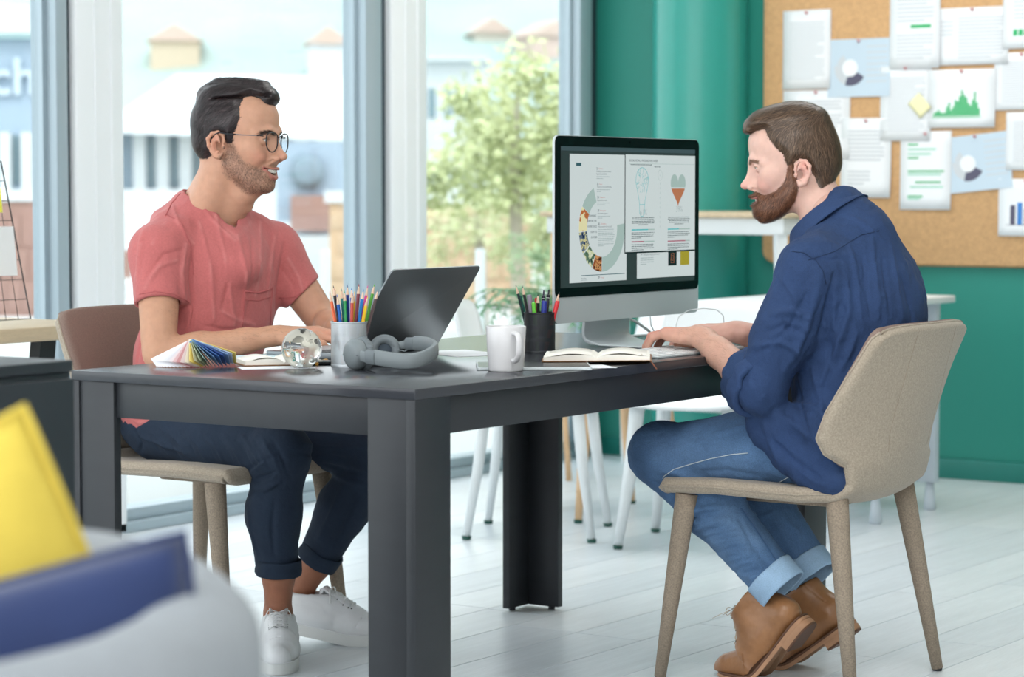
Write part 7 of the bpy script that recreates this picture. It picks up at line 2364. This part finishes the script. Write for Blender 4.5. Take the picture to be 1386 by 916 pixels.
v, q = core((1.02, -.46, .12), (1.54, .26, .92), (1.30, -.30, .56), ((Vector((1.21, -.27, .548)), Vector((1.155, .142, .512)), Vector((1.2, -.18, .205))), (Vector((1.395, -.27, .548)), Vector((1.4, .12, .505)), Vector((1.385, -.165, .205)))))
body2.append((v, q, tone(v, (214, 172, 156))))
V_, Q_, C_ = cat2(*body2)
keep2(np_mesh('body', V_, Q_, M_skin2, man2, C_))
eyes(H2m, man2, M2, (0, -.35))
keep2(arm_hair('arm_hair', A2_, A2V, A2Q, E_L, W_L, 1700, (140, 104, 82), man2, 22))
b = MB()
for i in range(9):
    t = -1 + 2 * (i + .5) / 9; xx = .0985 - .011 * t * t
    b.box(xx - .004, xx, (t - .1) * .018, (t + .1) * .018, -.0768 + .002 * t * t, -.0705, M=H2m)
keep2(b.build('teeth', M_tooth, man2, bevel=.0006))
# hair
hp2 = [(.006, -.010), (.021, -.008), (.027, .018), (.040, .034), (.052, .056), (.058, .078), (.075, .079), (.105, .076), (.16, .14), (-.16, .18), (-.16, -.035), (-.070, -.062), (-.048, -.072), (-.034, -.060), (-.030, -.034), (-.027, -.012), (-.014, .001), (.001, .000)]
def th2(X, Y, Z):
    top = smooth01((Z - .060) / .05)
    front = smooth01((X - .01) / .08)
    return .0070 + .0095 * top + .0065 * top * front + .003 * smooth01((-X - .02) / .06) * smooth01((Z + .01) / .04) - .0035 * smooth01((-.02 - Z) / .04)
def fringe(Hs):
    Hs.ell((.074, .004, .096), (.026, .044, .012), .012, R=Matrix.Rotation(.38, 3, 'Y'))
    Hs.ell((.092, .004, .084), (.010, .036, .007), .008)
Hs2 = hair_shell(S2, hp2, th2, .018, fringe)
Vq, Qq = Hs2.mesh(2)
keep2(np_mesh('hair', xf(Vq, H2m), Qq, M_hair, man2, np.tile(np.array(lin((82, 64, 52))), (len(Vq), 1))))
def flow2(P):
    x, y, z = P[:, 0], P[:, 1], P[:, 2]
    crown = np.array([-.062, .005, .105])
    d = P - crown; r = np.linalg.norm(d, axis=1)[:, None] + 1e-6; rad = d / r
    sw = np.stack([rad[:, 1], -rad[:, 0], 0 * x], 1) * np.exp(-(r / .03) ** 2)
    top = smooth01((z - .055) / .03)[:, None]
    dn = np.stack([.45 + .25 * smooth01((x - .0) / .05), 0 * y, -1 + 0 * z], 1)
    bk = smooth01((-x - .02) / .04)[:, None]
    dnb = np.stack([-.05 + 0 * x, 0 * y, -1 + 0 * z], 1)
    return top * (rad + sw * .8 + np.array([.35, 0, 0])) + (1 - top) * (dn * (1 - bk) + dnb * bk)
keep2(strands('hair_strands', Hs2, Vq, Qq, 11000, flow2, .020, 6, .00048, (100, 80, 64), M_hair, man2, H2m, lift=(.0001, .0024), seed=12, jitter=.24, cvar=.38))
# beard
def thb(X, Y, Z):
    ch = smooth01((X - .055) / .03) * smooth01((-.082 - Z) / .02) * smooth01((Z + .118) / .01)
    jaw = smooth01((-.045 - Z) / .03)
    lipz = 1 - smooth01((np.sqrt(((Z + .0735) / .85) ** 2 + np.maximum(0, np.abs(Y) - .021) ** 2) - .0075) / .004) * 1.0
    keepm = 1 - lipz * smooth01((X - .078) / .01)
    return (.0026 + .0038 * jaw + .0036 * ch) * keepm - .003 * (1 - keepm)
Hb = hair_shell(S2, brd, thb, .016)
Hb.f = np.where((S2.ax[2][None, None, :] < -.136), .01, Hb.f).astype(np.float32)
Vb, Qb = Hb.mesh(2)
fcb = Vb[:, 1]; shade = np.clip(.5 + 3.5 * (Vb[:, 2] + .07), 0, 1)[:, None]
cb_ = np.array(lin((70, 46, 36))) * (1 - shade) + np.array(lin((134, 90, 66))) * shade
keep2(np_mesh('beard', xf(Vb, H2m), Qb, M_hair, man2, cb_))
def beard_region(P):
    d = poly_sd(P[:, 0], P[:, 2], brd); return (d < .004) * 1.0 + 1e-9
def flow_b2(P):
    x, y, z = P[:, 0], P[:, 1], P[:, 2]
    return np.stack([.55 * smooth01((x - .0) / .05) + .1, 0 * y, -1 + 0 * z], 1)
keep2(strands('beard_strands', Hb, Vb, Qb, 8000, flow_b2, .0105, 4, .00036, (122, 82, 60), M_hair, man2, H2m, lift=(.0003, .0034), seed=13, jitter=.50, region=beard_region, cvar=.45))
keep2(strands('eyebrows', S2, Vg, Qg, 200, flow_brow, .007, 3, .00024, (132, 98, 76), M_hair, man2, H2m, lift=(.0002, .0010), seed=14, region=lambda P: brow_region(P + np.array([0, 0, .003])), cvar=.3))

# shirt
W2 = SDF((.96, -.60, .42), (1.64, .08, 1.18), .0044)
W2.ell((1.30, -.275, .905), (.185, .128, .165), 0, R=Matrix.Rotation(-.22, 3, 'X'))
W2.ell((1.30, -.335, .86), (.178, .115, .17), .04, R=Matrix.Rotation(-.1, 3, 'X'))
W2.ell((1.30, -.300, .70), (.170, .140, .17), .06)
W2.ell((1.30, -.300, .575), (.175, .135, .12), .05)
W2.cone((1.30, -.300, 1.005), (1.135, -.272, .955), .072, .066, .05); W2.cone((1.30, -.300, 1.005), (1.465, -.235, .955), .072, .066, .05)
W2.cone((1.30, -.300, 1.03), (1.30, -.262, 1.075), .074, .066, .03)
for sh, el in ((S_L, E_L), (S_R, E_R)):
    W2.cone(sh, sh.lerp(el, .55), .070, .066, .045); W2.cone(sh.lerp(el, .5), el, .066, .056, .03)
# side of the sleeve runs down to the rolled cuffs; shirt tail over the hip
fL = (W_L - E_L).normalized(); fR = (W_R - E_R).normalized()
W2.cone(E_L, E_L + fL * .035, .055, .050, .03); W2.cone(E_R, E_R + fR * .03, .055, .050, .03)
W2.cone((1.135, -.300, .60), (1.118, -.335, .500), .050, .030, .05); W2.cone((1.13, -.20, .60), (1.12, -.16, .60), .05, .03, .04)
W2.cone((1.47, -.300, .60), (1.48, -.335, .500), .050, .030, .05)
W2.chain([(1.150, -.13, .640), (1.140, -.165, .580), (1.130, -.225, .530), (1.122, -.285, .498), (1.120, -.330, .480)], [.034, .030, .030, .030, .026], .045)
cut_local(W2, E_L + fL * .040, fL, .10); cut_local(W2, E_R + fR * .035, fR, .10)
W2.cone(E_L + fL * .0, E_L + fL * .1, .046, .048, 0, op='s'); W2.cone(E_R + fR * .0, E_R + fR * .1, .046, .048, 0, op='s')
_cc = Vector((1.296, -.205, 1.078)); _n = Vector((0, .60, .80))
W2.cone(_cc - _n * .055, _cc + _n * .1, .050, .085, .004, op='s')
W2.plane_cut((0, 0, .450), (0, 0, -1), .01)
Vs2, Qs2 = W2.mesh()
cl = [([(1110, 372), (1098, 420), (1080, 470), (1062, 500)], .006, .010), ([(1128, 372), (1120, 410), (1108, 455)], -.006, .008), ([(1145, 370), (1150, 420), (1130, 480), (1110, 520)], .005, .008), ([(1150, 330), (1160, 380), (1168, 440)], .0035, .007),
      ([(1180, 320), (1185, 370), (1190, 430)], .0030, .007), ([(1205, 330), (1214, 380), (1222, 430)], .0030, .007), ([(1225, 380), (1232, 410), (1236, 436)], -.003, .006), ([(1090, 345), (1120, 352), (1150, 350)], -.003, .006),
      ([(1045, 425), (1070, 420), (1095, 430)], .005, .007), ([(1035, 450), (1060, 440), (1092, 452)], -.005, .007), ([(1020, 470), (1055, 462), (1085, 478)], .005, .007), ([(1060, 380), (1075, 400), (1082, 430)], .003, .006), ([(1090, 400), (1070, 440), (1040, 470)], -.004, .006),
      ([(1052, 560), (1085, 580), (1120, 610)], .005, .008), ([(1040, 590), (1070, 620), (1110, 650)], -.005, .008), ([(1060, 540), (1100, 550), (1130, 580)], .004, .007), ([(1030, 560), (1045, 600), (1060, 640)], .004, .007),
      ([(1100, 500), (1110, 540), (1120, 580)], .004, .007), ([(1080, 520), (1085, 560), (1100, 600)], -.004, .006), ([(1120, 450), (1125, 490), (1115, 530)], -.004, .006), ([(1075, 630), (1100, 650), (1128, 660)], .003, .006), ([(1140, 290), (1165, 300), (1195, 325)], .002, .005),
      ([(1130, 400), (1128, 440), (1140, 480)], .003, .006), ([(1160, 450), (1150, 480), (1140, 500)], .004, .007), ([(1195, 345), (1200, 390), (1205, 425)], -.0028, .005), ([(1168, 345), (1172, 390), (1180, 430)], -.0028, .005)]
cl = [(pl, amp * 1.7, w) for pl, amp, w in cl]
Vs2 = crease(Vs2, Qs2, cl)
Nn = normals(Vs2, Qs2); Vs2 = Vs2 + Nn * (.0040 * fbm(Vs2 * np.array([1, 1, .7]), 16, 3, 5.0) + .0012 * fbm(Vs2, 55, 2, 9.0))[:, None]
keep2(np_mesh('shirt', Vs2, Qs2, M_denimshirt, man2, tone(Vs2, (40, 62, 100), [], noise=.10, scale=12)))
px_tube('yoke_seam', [(1094, 352), (1130, 340), (1165, 318), (1190, 312)], .0008, M_denimshirt, V=Vs2, Q=Qs2, parent=man2, Mi=M2)
px_tube('armhole_seam', [(1072, 340), (1088, 342), (1104, 352), (1114, 366), (1118, 384)], .0009, M_denimshirt, V=Vs2, Q=Qs2, parent=man2, Mi=M2)
# collar: a folded band standing around the neck
cc = Vector((1.296, -.205, 1.078)); ef = Vector((-.10, .80, -.60)).normalized(); es = Vector((1, .12, 0)).normalized(); en = es.cross(ef).normalized()
P = []; NC = 48
for k in range(NC + 1):
    a = math.radians(24 + 312 * k / NC)      # opening in front
    d = ef * math.cos(a) * .080 + es * math.sin(a) * .068
    back = .5 - .5 * math.cos(a); out = d.normalized()
    top = cc + d + en * .006 * back
    h_ = .050 + .014 * (1 - back) ** 2
    row = [top - en * h_ * .9 - out * .004, top - en * h_ * .4 - out * .003, top - out * .0015, top + out * .002 + en * .001, top + out * .012 - en * h_ * .20, top + out * .023 - en * h_ * .48, top + out * .034 - en * h_ * .74 + ef * .010 * (1 - back) ** 3]
    P.append(row)
c_ = MB().grid(P).build('collar', M_denimshirt, man2, smooth=True, sub=1); keep2(c_)
md = c_.modifiers.new('thickness', 'SOLIDIFY'); md.thickness = .0022; md.offset = 0
for k_, o_ in enumerate([c_]):
    at_ = o_.data.color_attributes.new('tone', 'FLOAT_COLOR', 'POINT'); n_ = len(o_.data.vertices)
    at_.data.foreach_set('color', np.tile(np.array([*lin((42, 64, 103)), 1], np.float32), (n_, 1)).ravel())
def give_tone(o, rgb):
    at_ = o.data.color_attributes.new('tone', 'FLOAT_COLOR', 'POINT'); n_ = len(o.data.vertices)
    at_.data.foreach_set('color', np.tile(np.array([*lin(rgb), 1], np.float32), (n_, 1)).ravel()); return o
for nm in ('yoke_seam', 'armhole_seam'):
    for c in man2.children:
        if c.name.startswith(nm): give_tone(c, (30, 48, 80))
for el, fd in ((E_L, fL), (E_R, fR)):
    o = cuff_ring('sleeve_cuff', el + fd * .014, fd, .0640, .048, .0065, M_denimshirt, man2, wob=.008, seed=el.x * 5); keep2(give_tone(o, (40, 62, 99)))
    o = cuff_ring('sleeve_roll', el + fd * -.010, fd, .0690, .032, .008, M_denimshirt, man2, wob=.010, seed=el.x * 7); keep2(give_tone(o, (43, 65, 104)))

# jeans
K2L, A2L = Vector((1.166, .142, .512)), Vector((1.200, -.180, .205))
K2R, A2R = Vector((1.400, .120, .505)), Vector((1.385, -.165, .205))
H2L, H2R = Vector((1.210, -.270, .548)), Vector((1.395, -.270, .548))
J = SDF((1.02, -.50, .17), (1.54, .26, .68), .0045)
J.ell((1.30, -.315, .555), (.170, .12, .092), 0)
for Hh_, K_, A_ in ((H2L, K2L, A2L), (H2R, K2R, A2R)):
    J.cone(Hh_, Hh_.lerp(K_, .5), .096, .086, .03); J.cone(Hh_.lerp(K_, .45), K_ + Vector((0, -.01, .0)), .086, .071, .03)
    J.ell(K_ + Vector((0, .004, .004)), (.062, .062, .064), .03)
    mid = K_.lerp(A_, .35) + Vector((0, -.020, -.006)); 
    J.cone(K_, mid, .066, .069, .03); J.cone(mid, K_.lerp(A_, .93), .069, .054, .03)
    nn = (A_ - K_).normalized(); cut_local(J, K_.lerp(A_, .905), nn, .12)
    J.cone(K_.lerp(A_, .88), K_.lerp(A_, 1.05), .046, .048, 0, op='s')
J.plane_cut((0, 0, .640), (0, 0, 1), .01)
Vj, Qj = J.mesh()
cl = [([(960, 590), (990, 582), (1010, 575)], .003, .006), ([(880, 650), (905, 660), (925, 672)], -.005, .006), ([(885, 635), (915, 640), (940, 652)], .004, .006), ([(890, 665), (915, 680), (940, 700)], .004, .006), ([(900, 690), (925, 700), (955, 706)], -.004, .005),
      ([(905, 610), (950, 598), (1000, 600)], .003, .008), ([(940, 640), (980, 636), (1030, 644)], -.0025, .007)]
rj = random.Random(4)
for k in range(16):      # stacked creases down the near shin
    x = 950 + k * 6.5; y = 690 + k * 8.2
    cl.append(([(x - 26, y + 8 + rj.uniform(-4, 4)), (x, y + rj.uniform(-3, 3)), (x + 26, y - 4 + rj.uniform(-6, 6))], rj.choice([.0048, -.0048, .0036]), .0055))
cl += [([(1000, 700), (1020, 740), (1045, 775)], -.004, .006), ([(1040, 690), (1062, 730), (1085, 765)], .004, .007), ([(1060, 700), (1080, 720), (1084, 740)], .003, .006), ([(1010, 690), (1030, 700), (1055, 690)], .003, .006)]
cl = [(pl, amp * 1.5, w) for pl, amp, w in cl]
Vj = crease(Vj, Qj, cl)
Nn = normals(Vj, Qj); Vj = Vj + Nn * (.0020 * fbm(Vj, 20, 3, 2.0) + .0010 * fbm(Vj, 60, 2, 8.0))[:, None]
fade = []
for pl, w, c, a in (([(900, 610), (940, 620), (990, 625)], .05, (96, 126, 162), .5), ([(960, 730), (1000, 780), (1025, 800)], .035, (104, 134, 168), .5), ([(985, 700), (1020, 730)], .03, (110, 140, 174), .45), ([(865, 620), (872, 650)], .03, (44, 68, 98), .5), ([(1000, 655), (1060, 655)], .03, (50, 76, 108), .3)):
    q = trace(Vj, Qj, pl)
    if len(q) > 1: fade.append((q, w, c, a))
_bvh_cache.clear()
keep2(np_mesh('jeans', Vj, Qj, M_jeans, man2, tone(Vj, (74, 104, 140), fade, noise=.14, scale=25)))
for pl in ([(893, 662), (898, 645), (912, 635), (935, 628), (960, 621), (990, 615), (1012, 613)],): px_tube('outer_seam', pl, .0010, M_thread, V=Vj, Q=Qj, parent=man2, Mi=M2)
px_tube('inner_seam', [(1003, 688), (1020, 712), (1040, 742), (1062, 778)], .0016, mat('denim_seam', (58, 88, 124), rough=.9), V=Vj, Q=Qj, parent=man2, Mi=M2)
px_tube('pocket_stitch', [(1041, 660), (1056, 652), (1068, 645)], .0010, M_thread, V=Vj, Q=Qj, parent=man2, Mi=M2)
for K_, A_ in ((K2L, A2L), (K2R, A2R)):
    p = K_.lerp(A_, .965); keep2(cuff_ring('jeans_cuff', p, (K_ - A_).normalized(), .0595, .050, .0035, M_denimlight, man2, wob=.0025, seed=p.x * 3))

shoe('leather_boot', '', 'boot', (1.195, -.172, 0), (-.02, 1), .92, man2, M2, side=-1)
shoe('leather_boot', '', 'boot', (1.375, -.165, 0), (-.10, 1), .66, man2, M2, side=1)
